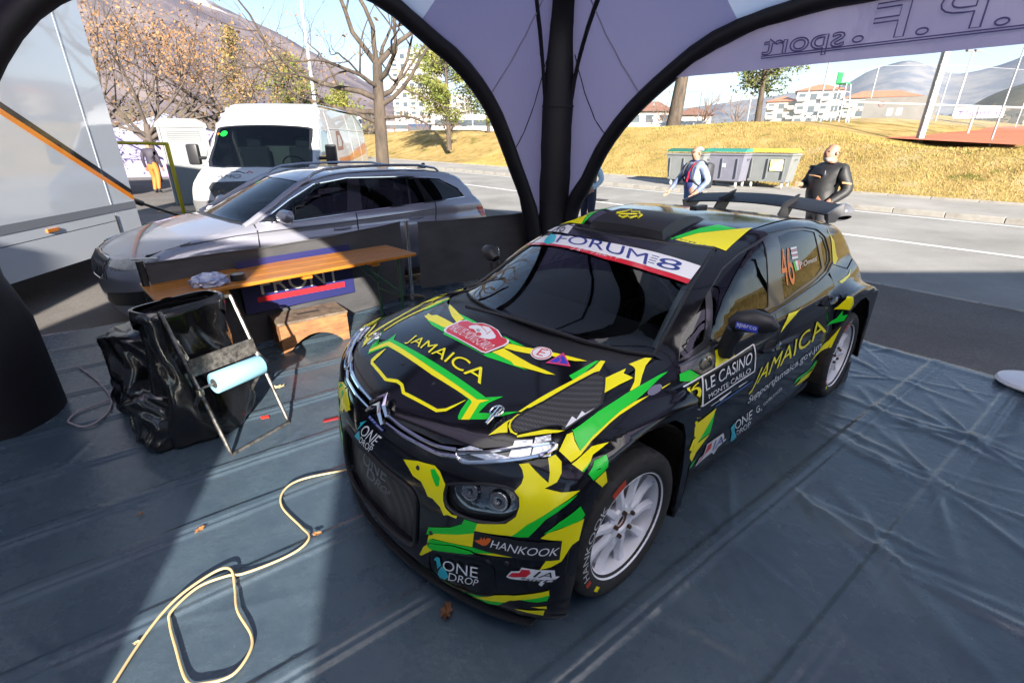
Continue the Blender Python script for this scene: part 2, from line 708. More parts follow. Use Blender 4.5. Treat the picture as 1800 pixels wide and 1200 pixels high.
def flip_panel(o, name, parent, m=None):
    """The mirror image of a panel on the other side of the body (own mesh)."""
    me = o.data.copy()
    for v in me.vertices:
        v.co.y = -v.co.y
    me.flip_normals()
    c = link(name, me, parent)
    nrm = [(-0., 0., 1.)] * 0
    if m:
        me.materials.clear()
        me.materials.append(m)
    return c

def homog(src, dst):
    A = []
    for (x, y), (u, v) in zip(src, dst):
        A.append([x, y, 1, 0, 0, 0, -u * x, -u * y, -u])
        A.append([0, 0, 0, x, y, 1, -v * x, -v * y, -v])
    H = np.linalg.svd(np.array(A, float))[2][-1].reshape(3, 3)
    def f(p):
        q = np.concatenate([p, np.ones((len(p), 1))], 1) @ H.T
        return q[:, :2] / q[:, 2:]
    return f

SQ = [(0, 0), (1, 0), (1, 1), (0, 1)]
def text_on(name, fn, ch, s, quad, m, parent, off=.003, h=.03, bold=0., shear=0., label=None, shape=None):
    """Lettering laid on a body form; quad = chart corners bottom-left, bottom-right, top-right, top-left of its box."""
    polys, _ = text_polys(s, 4, bold, shear)
    f = homog(SQ, quad)
    return panel(name, fn, ch, [f(q) for q in polys], m, parent, h=h, off=off, rim=0, label=label, shape=shape)
# ------------------------------------------------------------------ livery outlines of the rally car,in the charts of its body
LIV = [
('T','g',1,'hood',[(.299,-.421),(.337,-.38),(.345,.381),(.3,.434),(.357,.412),(.409,.417),(.384,.456),(.31,.539),(.369,.5),(.414,.46),(.472,.372),(.464,.359),(.441,.345),(.391,.33),(.385,-.347),(.394,-.362),(.463,-.42),(.419,-.469),(.371,-.491),(.304,-.556),(.398,-.437),(.349,-.414)]),
('T','y',2,'hood',[(.356,-.388),(.372,.037),(.373,.361),(.346,.404),(.377,.384),(.448,.411),(.466,.383),(.393,.355),(.388,.339),(.396,.074),(.382,-.364),(.453,-.428),(.439,-.448),(.372,-.404)]),
('T','y',2,'hood',[(.399,-.347),(.437,-.356),(.478,-.351),(.497,-.317),(.524,-.124),(.516,-.089),(.504,-.051),(.504,-.017),(.525,.034),(.523,.066),(.502,.263),(.477,.297),(.44,.312),(.401,.325),(.401,.322),(.437,.303),(.47,.283),(.49,.254),(.51,.058),(.513,.04),(.492,-.012),(.49,-.063),(.503,-.106),(.51,-.127),(.484,-.315),(.481,-.32),(.442,-.327),(.4,-.342)]),
('T','y',2,'hood',[(-.065,-.467),(-.054,-.433),(.023,-.204),(.069,-.206),(.037,-.294),(-.026,-.418)]),
('T','g',1,'hood',[(-.006,-.285),(.011,-.111),(.039,-.124),(.026,-.2)]),
('T','y',2,'hood',[(.1,-.468),(.098,-.448),(.074,-.47),(.082,-.423),(.065,-.396),(.087,-.202),(.139,-.212),(.129,-.378),(.116,-.429)]),
('T','g',1,'hood',[(.128,-.398),(.137,-.208),(.168,-.183),(.157,-.297)]),
('T','w',3,'hood',[(.159,-.19),(.133,-.208),(.05,-.207),(.025,-.182),(.027,-.121),(-.001,-.077),(-.005,-.022),(.003,.046),(.034,.113),(.033,.159),(.051,.179),(.081,.183),(.17,.163),(.177,.139),(.168,-.169)]),
('T','r',4,'hood',[(.153,-.176),(.129,-.192),(.052,-.191),(.029,-.168),(.031,-.112),(.005,-.072),(.001,-.02),(.009,.043),(.037,.106),(.037,.148),(.053,.168),(.081,.171),(.164,.153),(.17,.13),(.162,-.156)]),
('T','w',5,'hood',[(.066,-.106),(.05,-.103),(.032,-.083),(.028,-.052),(.019,-.045),(.012,-.012),(.029,.037),(.048,.083),(.064,.097),(.086,.085),(.103,.044),(.101,.024),(.107,-.003),(.082,-.025),(.069,-.06),(.077,-.086)]),
('T','r',6,'hood',[(.08,.015),(.084,.019),(.088,.021),(.093,.022),(.097,.021),(.1,.018),(.102,.014),(.102,.008),(.102,.003),(.1,-.003),(.097,-.008),(.093,-.012),(.089,-.014),(.084,-.015),(.081,-.014),(.077,-.011),(.075,-.007),(.075,-.001),(.075,.005),(.077,.01)]),
('T','r',6,'hood',[(.034,-.046),(.05,.01),(.068,.038),(.036,.031),(.034,.025),(.064,.032),(.046,.009),(.03,-.048)]),
('T','g',1,'hood',[(.168,-.176),(.182,.156),(.147,.178),(.14,.297),(.136,.395),(.156,.315),(.184,.187),(.182,-.156)]),
('T','y',2,'hood',[(.146,.176),(.094,.192),(.098,.303),(.097,.378),(.077,.497),(.1,.467),(.131,.379),(.149,.327),(.14,.297)]),
('T','y',2,'hood',[(.092,.19),(.053,.181),(.028,.256),(.008,.303),(-.027,.38),(-.072,.497),(-.083,.526),(-.047,.491),(-.032,.465),(-.005,.398),(.045,.323),(.075,.253)]),
('T','g',1,'hood',[(.021,.101),(.024,.153),(.022,.254),(.046,.195),(.036,.156)]),
('T','w',3,'hood',[(-.02,.385),(-.008,.394),(.006,.399),(.021,.399),(.035,.394),(.046,.386),(.055,.373),(.059,.359),(.058,.343),(.054,.328),(.045,.315),(.032,.306),(.018,.3),(.003,.3),(-.012,.304),(-.023,.314),(-.031,.327),(-.035,.342),(-.035,.358),(-.029,.373)]),
('T','r',4,'hood',[(-.017,.382),(-.006,.39),(.007,.394),(.02,.394),(.032,.39),(.043,.382),(.05,.371),(.054,.358),(.054,.344),(.05,.33),(.042,.318),(.031,.31),(.018,.305),(.004,.305),(-.009,.309),(-.019,.318),(-.027,.329),(-.031,.343),(-.03,.358),(-.025,.371)]),
('T','w',5,'hood',[(-.014,.379),(-.005,.386),(.007,.39),(.019,.39),(.03,.386),(.039,.378),(.046,.368),(.05,.356),(.05,.344),(.046,.332),(.039,.321),(.029,.314),(.018,.31),(.005,.31),(-.006,.314),(-.016,.322),(-.023,.332),(-.026,.345),(-.026,.357),(-.022,.369)]),
('T','p',3,'hood',[(.05,.413),(-.057,.415),(-.006,.504)]),
('T','b',4,'hood',[(.033,.42),(-.043,.423),(-.009,.487)]),
('T','p',5,'hood',[(-.041,.424),(-.013,.429),(-.008,.446),(.015,.447),(.018,.454),(-.009,.451),(-.015,.434),(-.039,.43)]),
('T','g',1,'hood',[(.04,.539),(-.115,.548),(-.123,.558),(-.05,.564),(.032,.579),(.049,.566)]),
('T','y',2,'hood',[(.051,.568),(-.067,.573),(-.129,.561),(-.141,.576),(-.059,.608),(-.049,.597),(.202,.572),(.25,.571),(.28,.55),(.307,.546),(.313,.537),(.258,.543)]),
('T','y',2,'hood',[(.31,.556),(.333,.55),(.364,.555),(.377,.574),(.372,.606),(.385,.608),(.391,.582),(.379,.556),(.357,.542),(.323,.543)]),
('T','y',2,'hood',[(.35,.543),(.372,.544),(.398,.574),(.418,.55),(.447,.525),(.363,.537)]),
('T','y',2,'hood',[(.385,.61),(.303,.667),(.257,.721),(.278,.711),(.389,.617)]),
('T','m',2,'vent',[(.367,.561),(.336,.552),(.272,.562),(.206,.576),(.205,.575),(-.046,.599),(-.055,.615),(-.058,.641),(.019,.699),(.054,.721),(.084,.73),(.254,.718),(.248,.704),(.277,.672),(.315,.649),(.373,.608),(.377,.579)]),
('T','w',4,'vent',[(.253,.717),(.219,.706),(.193,.698),(.192,.718),(.148,.705),(.148,.72),(.082,.729)]),
('T','y',2,'hood',[(-.068,-.627),(-.082,-.567),(.042,-.558),(.302,-.547),(.298,-.563),(.185,-.572)]),
('T','g',1,'hood',[(-.077,-.563),(.031,-.543),(.037,-.583)]),
('T','y',2,'hood',[(-.065,-.703),(.174,-.632),(.363,-.614),(.422,-.558),(.424,-.537),(.369,-.588),(.182,-.61),(-.052,-.675)]),
('S','y',2,'fender',[(-.057,.394),(-.17,.395),(-.135,.382),(-.146,.353),(-.067,.351),(.013,.345)]),
('S','y',2,'fender',[(-.202,.406),(-.298,.403),(-.321,.39),(-.253,.374),(-.189,.347),(-.138,.321),(-.091,.318),(-.08,.319),(-.133,.34),(-.196,.377),(-.204,.389)]),
('S','g',3,'fender',[(-.321,.322),(-.236,.311),(-.156,.296),(-.069,.283),(.019,.275),(.083,.264),(.187,.244),(.266,.221),(.253,.253),(.232,.281),(.239,.277),(.099,.3),(-.074,.317),(-.142,.32),(-.274,.325)]),
('S','y',2,'fender',[(-.147,.279),(-.07,.282),(.017,.275),(.083,.264),(.187,.244),(.267,.221),(.257,.25),(.24,.273),(.262,.273),(.325,.239),(.319,.203),(.277,.212),(.206,.234),(.1,.256),(.039,.265),(-.056,.272)]),
('S','y',2,'fender',[(.321,.199),(.223,.222),(.166,.219),(.246,.206),(.312,.179)]),
('S','g',2,'fender',[(.301,.171),(.26,.195),(.213,.2),(.231,.172),(.293,.15)]),
('S','y',2,'fender',[(.288,.148),(.242,.165),(.228,.12),(.254,.113)]),
('S','g',1,'fender',[(.313,.179),(.256,.202),(.309,.177)]),
('S','y',2,'fender',[(-.234,.278),(-.294,.282),(-.294,.283),(-.233,.282)]),
('S','s',3,'fender',[(-.24,.289),(-.238,.284),(-.231,.28),(-.221,.276),(-.207,.274),(-.192,.273),(-.177,.273),(-.164,.274),(-.153,.277),(-.147,.28),(-.145,.284),(-.147,.289),(-.154,.293),(-.164,.297),(-.178,.299),(-.192,.301),(-.207,.301),(-.22,.299),(-.231,.297),(-.238,.293)]),
('F','y',2,'bumper',[(.687,.746),(.716,.754),(.768,.714),(.774,.739),(.774,.772),(.797,.779),(.811,.766),(.806,.741),(.791,.718),(.757,.698),(.8,.692),(.849,.7),(.834,.687),(.78,.641),(.708,.567),(.667,.507),(.553,.478),(.564,.514),(.613,.533),(.65,.549),(.679,.587),(.689,.628),(.688,.657),(.674,.672),(.694,.698),(.701,.718),(.697,.735)]),
('F','g',3,'bumper',[(.667,.507),(.708,.567),(.78,.641),(.842,.689),(.822,.664),(.757,.598),(.713,.521)]),
('F','g',3,'bumper',[(.753,.543),(.792,.591),(.849,.644),(.863,.606),(.855,.591),(.792,.567),(.764,.548)]),
('F','y',2,'bumper',[(.744,.523),(.764,.548),(.82,.578),(.861,.589),(.848,.505),(.822,.489),(.802,.493),(.802,.517)]),
('F','y',2,'bumper',[(.801,.519),(.825,.534),(.847,.521),(.824,.484),(.801,.429),(.774,.406),(.744,.391),(.763,.439),(.796,.438)]),
('F','g',2,'bumper',[(.372,.392),(.464,.443),(.511,.484),(.506,.473),(.518,.508),(.564,.514),(.553,.468),(.554,.468),(.497,.43),(.397,.377),(.359,.349)]),
('F','y',2,'bumper',[(.399,.378),(.497,.43),(.554,.468),(.547,.404),(.386,.347),(.369,.312),(.362,.31),(.37,.351)]),
('F','g',3,'bumper',[(.377,.341),(.478,.379),(.551,.404),(.629,.425),(.635,.421),(.557,.384),(.537,.386),(.478,.371),(.364,.313)]),
('F','g',3,'bumper',[(.36,.292),(.375,.316),(.474,.365),(.537,.381),(.551,.376),(.51,.35),(.438,.315),(.378,.287)]),
('F','y',2,'bumper',[(.314,.212),(.34,.273),(.364,.306),(.362,.291),(.387,.291),(.324,.214)]),
('F','y',2,'bumper',[(.557,.384),(.635,.422),(.704,.437),(.702,.431),(.641,.409)]),
('F','g',2,'bumper',[(.264,.151),(.368,.145),(.428,.144),(.505,.137),(.617,.21),(.538,.139),(.646,.187),(.628,.159),(.59,.139),(.524,.144),(.447,.138),(.373,.147)]),
('F','y',3,'bumper',[(.538,.139),(.617,.21),(.714,.268),(.771,.298),(.772,.274),(.688,.228),(.663,.21),(.649,.189)]),
('F','g',2,'bumper',[(.691,.229),(.774,.274),(.767,.244),(.739,.232)]),
('F','y',2,'bumper',[(.723,.203),(.767,.215),(.767,.201),(.747,.201)]),
('F','y',2,'bumper',[(.676,.172),(.762,.192),(.759,.163),(.738,.166)]),
('F','k',4,'bumper',[(.554,.478),(.801,.518),(.795,.438),(.547,.404)]),
('F','o',5,'bumper',[(.554,.439),(.573,.451),(.577,.466),(.581,.455),(.588,.471),(.59,.458),(.597,.472),(.608,.474),(.605,.459),(.594,.439),(.582,.431),(.567,.434)]),
('F','c',4,'bumper',[(.403,.185),(.422,.229),(.434,.232),(.445,.209),(.448,.189),(.43,.158),(.407,.149),(.399,.164)]),
('F','c',4,'bumper',[(.389,.241),(.402,.266),(.417,.272),(.42,.233),(.401,.199),(.4,.242)]),
('F','w',4,'bumper',[(.653,.326),(.668,.361),(.691,.372),(.696,.389),(.784,.393),(.786,.365),(.798,.364),(.778,.34),(.76,.34),(.75,.318),(.742,.326),(.748,.343),(.701,.334),(.663,.324)]),
('F','r',5,'bumper',[(.659,.333),(.67,.355),(.69,.364),(.696,.381),(.717,.386),(.721,.372),(.708,.351),(.69,.345),(.674,.337)]),
('F','y',2,'bumper',[(-.559,.601),(-.441,.661),(-.365,.673),(-.431,.618),(-.353,.671),(-.253,.635),(-.401,.572),(-.47,.555),(-.517,.536),(-.54,.569)]),
('F','g',3,'bumper',[(-.501,.606),(-.48,.634),(-.425,.651),(-.497,.594)]),
('F','y',2,'bumper',[(.237,.62),(.314,.645),(.393,.659),(.417,.648),(.443,.611),(.44,.592),(.436,.573),(.437,.544),(.446,.518),(.471,.504),(.493,.509),(.489,.496),(.454,.493),(.439,.483),(.424,.511),(.392,.53),(.369,.529),(.358,.549),(.337,.574),(.295,.579),(.27,.599)]),
('F','g',3,'bumper',[(.376,.639),(.394,.648),(.42,.626),(.418,.594),(.405,.588),(.386,.616)]),
('F','c',4,'bumper',[(-.131,.574),(-.102,.613),(-.105,.624),(-.056,.653),(-.102,.601)]),
('F','c',4,'bumper',[(-.155,.533),(-.102,.587),(-.091,.56),(-.107,.537)]),
('F','n',4,'bumper',[(-.055,.666),(.079,.662),(.087,.672),(-.052,.679)]),
('S','g',2,'door',[(-.373,.296),(-.441,.296),(-.502,.254),(-.426,.251),(-.355,.273)]),
('S','y',2,'door',[(-.656,.317),(-.845,.327),(-.813,.308),(-.824,.253),(-.638,.252)]),
('S','w',3,'door',[(-.349,.245),(-.511,.245),(-.64,.245),(-.827,.248),(-1.028,.255),(-1.024,.26),(-.824,.253),(-.637,.251),(-.508,.251),(-.349,.25)]),
('S','w',3,'door',[(-1.02,.258),(-1.029,.214),(-1.032,.127),(-1.046,.122),(-1.041,.211),(-1.032,.257)]),
('S','w',3,'door',[(-1.036,.128),(-.829,.127),(-.518,.121),(-.353,.171),(-.36,.166),(-.525,.114),(-.838,.12),(-1.045,.12)]),
('S','w',3,'door',[(-.51,.246),(-.505,.194),(-.511,.123),(-.527,.117),(-.519,.189),(-.523,.243)]),
('S','y',3,'door',[(-.376,.236),(-.418,.233),(-.364,.224),(-.366,.232)]),
('S','n2',3,'door',[(-.653,.071),(-.838,.071),(-1.038,.07),(-1.032,.075),(-.831,.077),(-.647,.076)]),
('S','w',3,'door',[(-.604,.089),(-.685,.09),(-.681,.093),(-.6,.093)]),
('S','w',3,'door',[(-.691,.084),(-.796,.095),(-.789,.1),(-.674,.099)]),
('S','w',3,'door',[(-.88,.09),(-.97,.092),(-.967,.095),(-.871,.098)]),
('S','y',3,'door',[(-.66,.061),(-.575,.054),(-.362,.04),(-.343,.002),(-.363,-.007),(-.518,-.161),(-.539,-.121),(-.649,-.067),(-.533,-.071),(-.644,.029)]),
('S','g',2,'door',[(-.657,.037),(-.648,-.063),(-.548,-.064),(-.616,.017)]),
('S','y',2,'door',[(-.355,.122),(-.524,.063),(-.356,.109)]),
('S','g',2,'door',[(-.515,-.18),(-.563,-.163),(-.531,-.201)]),
('S','c',3,'door',[(-.89,-.136),(-.924,-.12),(-.965,-.186),(-1.033,-.246),(-1.0,-.254),(-.959,-.246),(-.931,-.182)]),
('S','w',3,'door',[(-.579,-.217),(-.597,-.179),(-.634,-.179),(-.643,-.123),(-.691,-.126),(-.809,-.13),(-.833,-.159),(-.839,-.184),(-.872,-.185),(-.871,-.198),(-.794,-.205),(-.774,-.238),(-.736,-.208),(-.676,-.208)]),
('S','r',4,'door',[(-.589,-.207),(-.609,-.189),(-.643,-.181),(-.653,-.131),(-.698,-.134),(-.699,-.17),(-.658,-.178),(-.621,-.2)]),
('S','y',2,'door',[(-1.694,.307),(-1.625,.3),(-1.35,.239),(-1.474,.308),(-1.601,.3)]),
('S','g',2,'quarter',[(-2.23,.178),(-2.235,.148),(-2.274,.148),(-2.259,.113),(-2.083,.109),(-2.196,.139)]),
('S','y',2,'quarter',[(-2.251,.083),(-2.237,.032),(-2.219,-.05),(-1.947,-.085),(-2.184,-.001)]),
('S','g',2,'door',[(-1.751,-.173),(-1.767,-.144),(-1.985,-.147),(-2.087,-.107),(-2.108,-.148),(-1.974,-.167)]),
('S','y',2,'door',[(-1.797,-.205),(-1.877,-.172),(-2.057,-.174),(-2.128,-.118),(-2.047,-.219),(-1.924,-.217)]),
('S','y',2,'quarter',[(-2.157,.2),(-2.188,.216),(-2.244,.253),(-2.279,.24),(-2.332,.193),(-2.282,.171),(-2.221,.187)]),
('S','y',2,'quarter',[(-2.395,.638),(-2.384,.605),(-2.469,.56),(-2.477,.487),(-2.501,.461),(-2.404,.434),(-2.36,.446),(-2.404,.559)]),
('S','y',2,'quarter',[(-2.655,.369),(-2.574,.334),(-2.38,.315),(-2.329,.334),(-2.546,.344)]),
('T','y',2,'roof',[(-1.025,.31),(-1.176,.354),(-1.34,.46),(-1.456,.525),(-1.262,.548),(-1.085,.568),(-1.084,.503),(-1.044,.417)]),
('T','g',2,'roof',[(-1.018,.279),(-1.252,.321),(-1.375,.364),(-1.373,.473),(-1.343,.459),(-1.179,.352),(-1.028,.308)]),
('T','y',2,'roof',[(-1.072,-.596),(-1.174,-.548),(-1.312,-.535),(-1.379,-.526),(-1.33,-.561),(-1.057,-.39),(-1.099,-.536)]),
('T','g',2,'roof',[(-1.379,-.526),(-1.487,-.496),(-1.443,-.545),(-1.271,-.481),(-1.051,-.37),(-1.057,-.388),(-1.324,-.554)]),
('W','w',3,'banner',[(-.592,1.36),(-.425,1.372),(-.192,1.342),(-.009,1.334),(.154,1.342),(.298,1.355),(.545,1.371),(.561,1.254),(.381,1.231),(.24,1.224),(.085,1.217),(-.088,1.226),(-.291,1.24),(-.632,1.286)]),
('W','r',3,'banner',[(-.628,1.283),(-.289,1.238),(-.086,1.224),(.087,1.216),(.241,1.223),(.382,1.229),(.561,1.253),(.565,1.217),(.386,1.195),(.115,1.18),(-.3,1.221),(-.63,1.252)]),
('W','w',3,'banner',[(-.617,1.448),(-.593,1.509),(-.436,1.546),(-.346,1.385)]),
('W','k',2,'banner',[(-.438,1.552),(.068,1.531),(.506,1.565),(.546,1.373),(.297,1.358),(-.012,1.338),(-.336,1.378)]),
('W','c',4,'banner',[(-.483,1.312),(-.507,1.388),(-.422,1.358),(-.349,1.269),(-.377,1.236),(-.441,1.258)]),
('W','n',4,'banner',[(.326,1.256),(.362,1.258),(.359,1.265),(.323,1.262)]),
('W','n',4,'banner',[(.321,1.276),(.358,1.279),(.356,1.285),(.318,1.283)]),
('W','n',4,'banner',[(.316,1.297),(.354,1.299),(.351,1.306),(.313,1.303)]),
('W','n',4,'banner',[(.31,1.318),(.35,1.32),(.347,1.327),(.307,1.324)]),
('S','g',-9,'window',[(-1.68,.525),(-1.711,.525),(-1.72,.483),(-1.691,.483)]),
('S','w',-9,'window',[(-1.712,.525),(-1.744,.525),(-1.753,.482),(-1.724,.482)]),
('S','r',-9,'window',[(-1.745,.524),(-1.777,.524),(-1.787,.481),(-1.757,.481)]),
('S','w',-9,'window',[(-1.68,.584),(-1.769,.582),(-1.769,.574),(-1.68,.576)]),
('S','p2',-9,'window',[(-1.678,.575),(-1.767,.572),(-1.768,.564),(-1.678,.566)]),
('S','w',-9,'window',[(-1.676,.565),(-1.765,.563),(-1.766,.554),(-1.677,.557)]),
('S','p2',-9,'window',[(-1.675,.556),(-1.764,.553),(-1.765,.544),(-1.675,.547)]),
('S','w',-9,'window',[(-1.673,.546),(-1.763,.543),(-1.764,.534),(-1.674,.537)]),
]
LTX = [
('JAMAICA','T','y',3,'hood',[(.331,-.282),(.337,.316),(.243,.289),(.259,-.303)],.045,.0),
('RALLYE MONTE-CARLO','T','w',6,'hood',[(.139,-.172),(.158,.149),(.105,.153),(.08,-.178)],.03,0),
('46','T','k',6,'hood',[(.073,-.045),(.075,-.015),(.053,-.02),(.051,-.05)],.03,0),
('E','T','r',6,'hood',[(.039,.343),(.029,.372),(-.025,.357),(-.01,.327)],0,0),
('HANKOOK','F','w',6,'bumper',[(.605,.436),(.788,.459),(.796,.493),(.611,.47)],.05,.1),
('ONE','F','w',5,'bumper',[(.425,.215),(.563,.267),(.565,.323),(.434,.274)],.05,0),
('DROP','F','w',5,'bumper',[(.446,.17),(.559,.225),(.568,.264),(.454,.221)],.04,0),
('IA','F','k',6,'bumper',[(.726,.359),(.777,.361),(.782,.384),(.733,.389)],.02,.2),
('esign','F','k',6,'bumper',[(.695,.335),(.79,.329),(.79,.36),(.698,.35)],0,.3),
('ONE','F','w',5,'bumper',[(-.096,.578),(.038,.585),(.091,.646),(-.051,.642)],.05,0),
('DROP','F','w',5,'bumper',[(-.1,.535),(.015,.54),(.04,.581),(-.079,.572)],.04,0),
('F.P.F sport','F','w',6,'bumper',[(-.043,.668),(.078,.664),(.084,.671),(-.046,.677)],.02,.2),
('ONE','F','gr',3,'grille',[(-.129,.4),(.084,.425),(.113,.504),(-.115,.473)],.04,0),
('DROP','F','gr',3,'grille',[(-.096,.348),(.096,.362),(.129,.398),(-.067,.417)],.04,0),
('LE CASINO','S','w',4,'door',[(-.538,.179),(-.985,.179),(-1.005,.23),(-.532,.23)],.0,0),
('MONTE·CARLO','S','w',4,'door',[(-.572,.134),(-.993,.133),(-.981,.16),(-.563,.157)],.0,0),
('6','S','y',4,'door',[(-.329,.178),(-.501,.121),(-.497,.232),(-.438,.238)],.06,0),
('C3','S','ch',4,'badge',[(-.511,.269),(-.609,.269),(-.607,.311),(-.507,.309)],.0,0),
('JAMAICA','S','y',4,'door',[(-1.015,.007),(-2.156,.026),(-1.998,.189),(-1.101,.118)],.04,.0),
('SupportJamaica.gov.jm','S','w',4,'door',[(-1.033,-.067),(-2.118,-.045),(-2.05,.026),(-1.036,-.01)],.01,.1),
('G.','S','w',4,'door',[(-1.211,-.173),(-1.292,-.182),(-1.235,-.123),(-1.182,-.125)],.04,0),
('GAMELANCER','S','w',4,'door',[(-1.299,-.159),(-1.541,-.139),(-1.523,-.114),(-1.279,-.135)],.0,0),
('ONE','S','w',4,'door',[(-.961,-.174),(-1.165,-.185),(-1.132,-.118),(-.921,-.111)],.05,0),
('DROP','S','w',4,'door',[(-1.021,-.231),(-1.215,-.252),(-1.163,-.197),(-.989,-.19)],.02,0),
('IA','S','n',5,'door',[(-.727,-.194),(-.845,-.199),(-.815,-.142),(-.711,-.135)],.0,.2),
('FORUM','W','n',4,'banner',[(-.338,1.265),(.334,1.231),(.285,1.324),(-.386,1.365)],.055,.0),
('8','W','n',4,'banner',[(.377,1.244),(.488,1.269),(.466,1.355),(.349,1.329)],.055,.0),
('フォーラムエイト','W','w',4,'banner',[(-.153,1.196),(.19,1.2),(.178,1.232),(-.173,1.234)],.01,0),
('46','W','k',5,'banner',[(-.515,1.411),(-.397,1.399),(-.504,1.543),(-.582,1.529)],.02,.2),
('46','S','o2',-9,'window',[(-1.497,.438),(-1.673,.425),(-1.666,.591),(-1.524,.59)],.03,0),
('P.Ometti','S','w',-9,'window',[(-1.768,.488),(-2.07,.491),(-2.076,.514),(-1.778,.512)],.0,0),
]
LSH = {
'vent': [(.367,.561),(.336,.552),(.272,.562),(.206,.576),(.205,.575),(-.046,.599),(-.055,.615),(-.058,.641),(.019,.699),(.054,.721),(.084,.73),(.254,.718),(.248,.704),(.277,.672),(.315,.649),(.373,.608),(.377,.579)],
'grille': [(-.455,.461),(-.397,.476),(-.191,.521),(-.04,.532),(-.031,.492),(.086,.514),(.233,.519),(.291,.501),(.31,.458),(.299,.29),(.283,.25),(.257,.231),(.151,.23),(.009,.257),(-.193,.249),(-.308,.266),(-.35,.311),(-.378,.359),(-.452,.371)],
'lamp': [(.443,.602),(.46,.618),(.535,.65),(.594,.669),(.661,.677),(.684,.655),(.689,.628),(.679,.592),(.649,.552),(.61,.531),(.538,.512),(.473,.512),(.445,.532),(.439,.565)],
'lens': [(.469,.613),(.516,.638),(.565,.656),(.622,.672),(.653,.675),(.682,.657),(.685,.627),(.676,.599),(.636,.569),(.582,.554),(.522,.541),(.483,.558),(.465,.585)],
'led': [(.475,.722),(.584,.75),(.673,.775),(.782,.795),(.804,.796),(.801,.79),(.776,.78),(.7,.759),(.617,.736),(.527,.71),(.493,.706)],
'badge': [(-.401,.323),(-.625,.348),(-.652,.321),(-.643,.273),(-.608,.257),(-.52,.256),(-.487,.271),(-.442,.296),(-.379,.297)],
'glass_front': [(-.8,.55),(-.957,.606),(-1.131,.631),(-1.313,.641),(-1.391,.648),(-1.331,.503),(-1.278,.381),(-.929,.36),(-.642,.351)],
'glass_quarter': [(-.758,.538),(-.61,.371),(-.43,.345),(-.518,.421),(-.617,.468)],
'glass_rear': [(-1.556,.642),(-1.735,.649),(-1.941,.642),(-2.121,.62),(-2.15,.447),(-2.003,.417),(-1.74,.399),(-1.473,.376),(-1.489,.487)],
'glass_small': [(-2.181,.608),(-2.256,.587),(-2.299,.523),(-2.279,.471),(-2.198,.444)],
'dlo': [(-.414,.339),(-.516,.425),(-.624,.475),(-.77,.542),(-.971,.616),(-1.153,.643),(-1.335,.653),(-1.463,.662),(-1.454,.668),(-1.758,.66),(-1.962,.651),(-2.164,.63),(-2.296,.589),(-2.336,.511),(-2.317,.467),(-2.18,.425),(-1.99,.4),(-1.705,.382),(-1.469,.367),(-1.319,.368),(-.922,.345),(-.641,.33)],
}
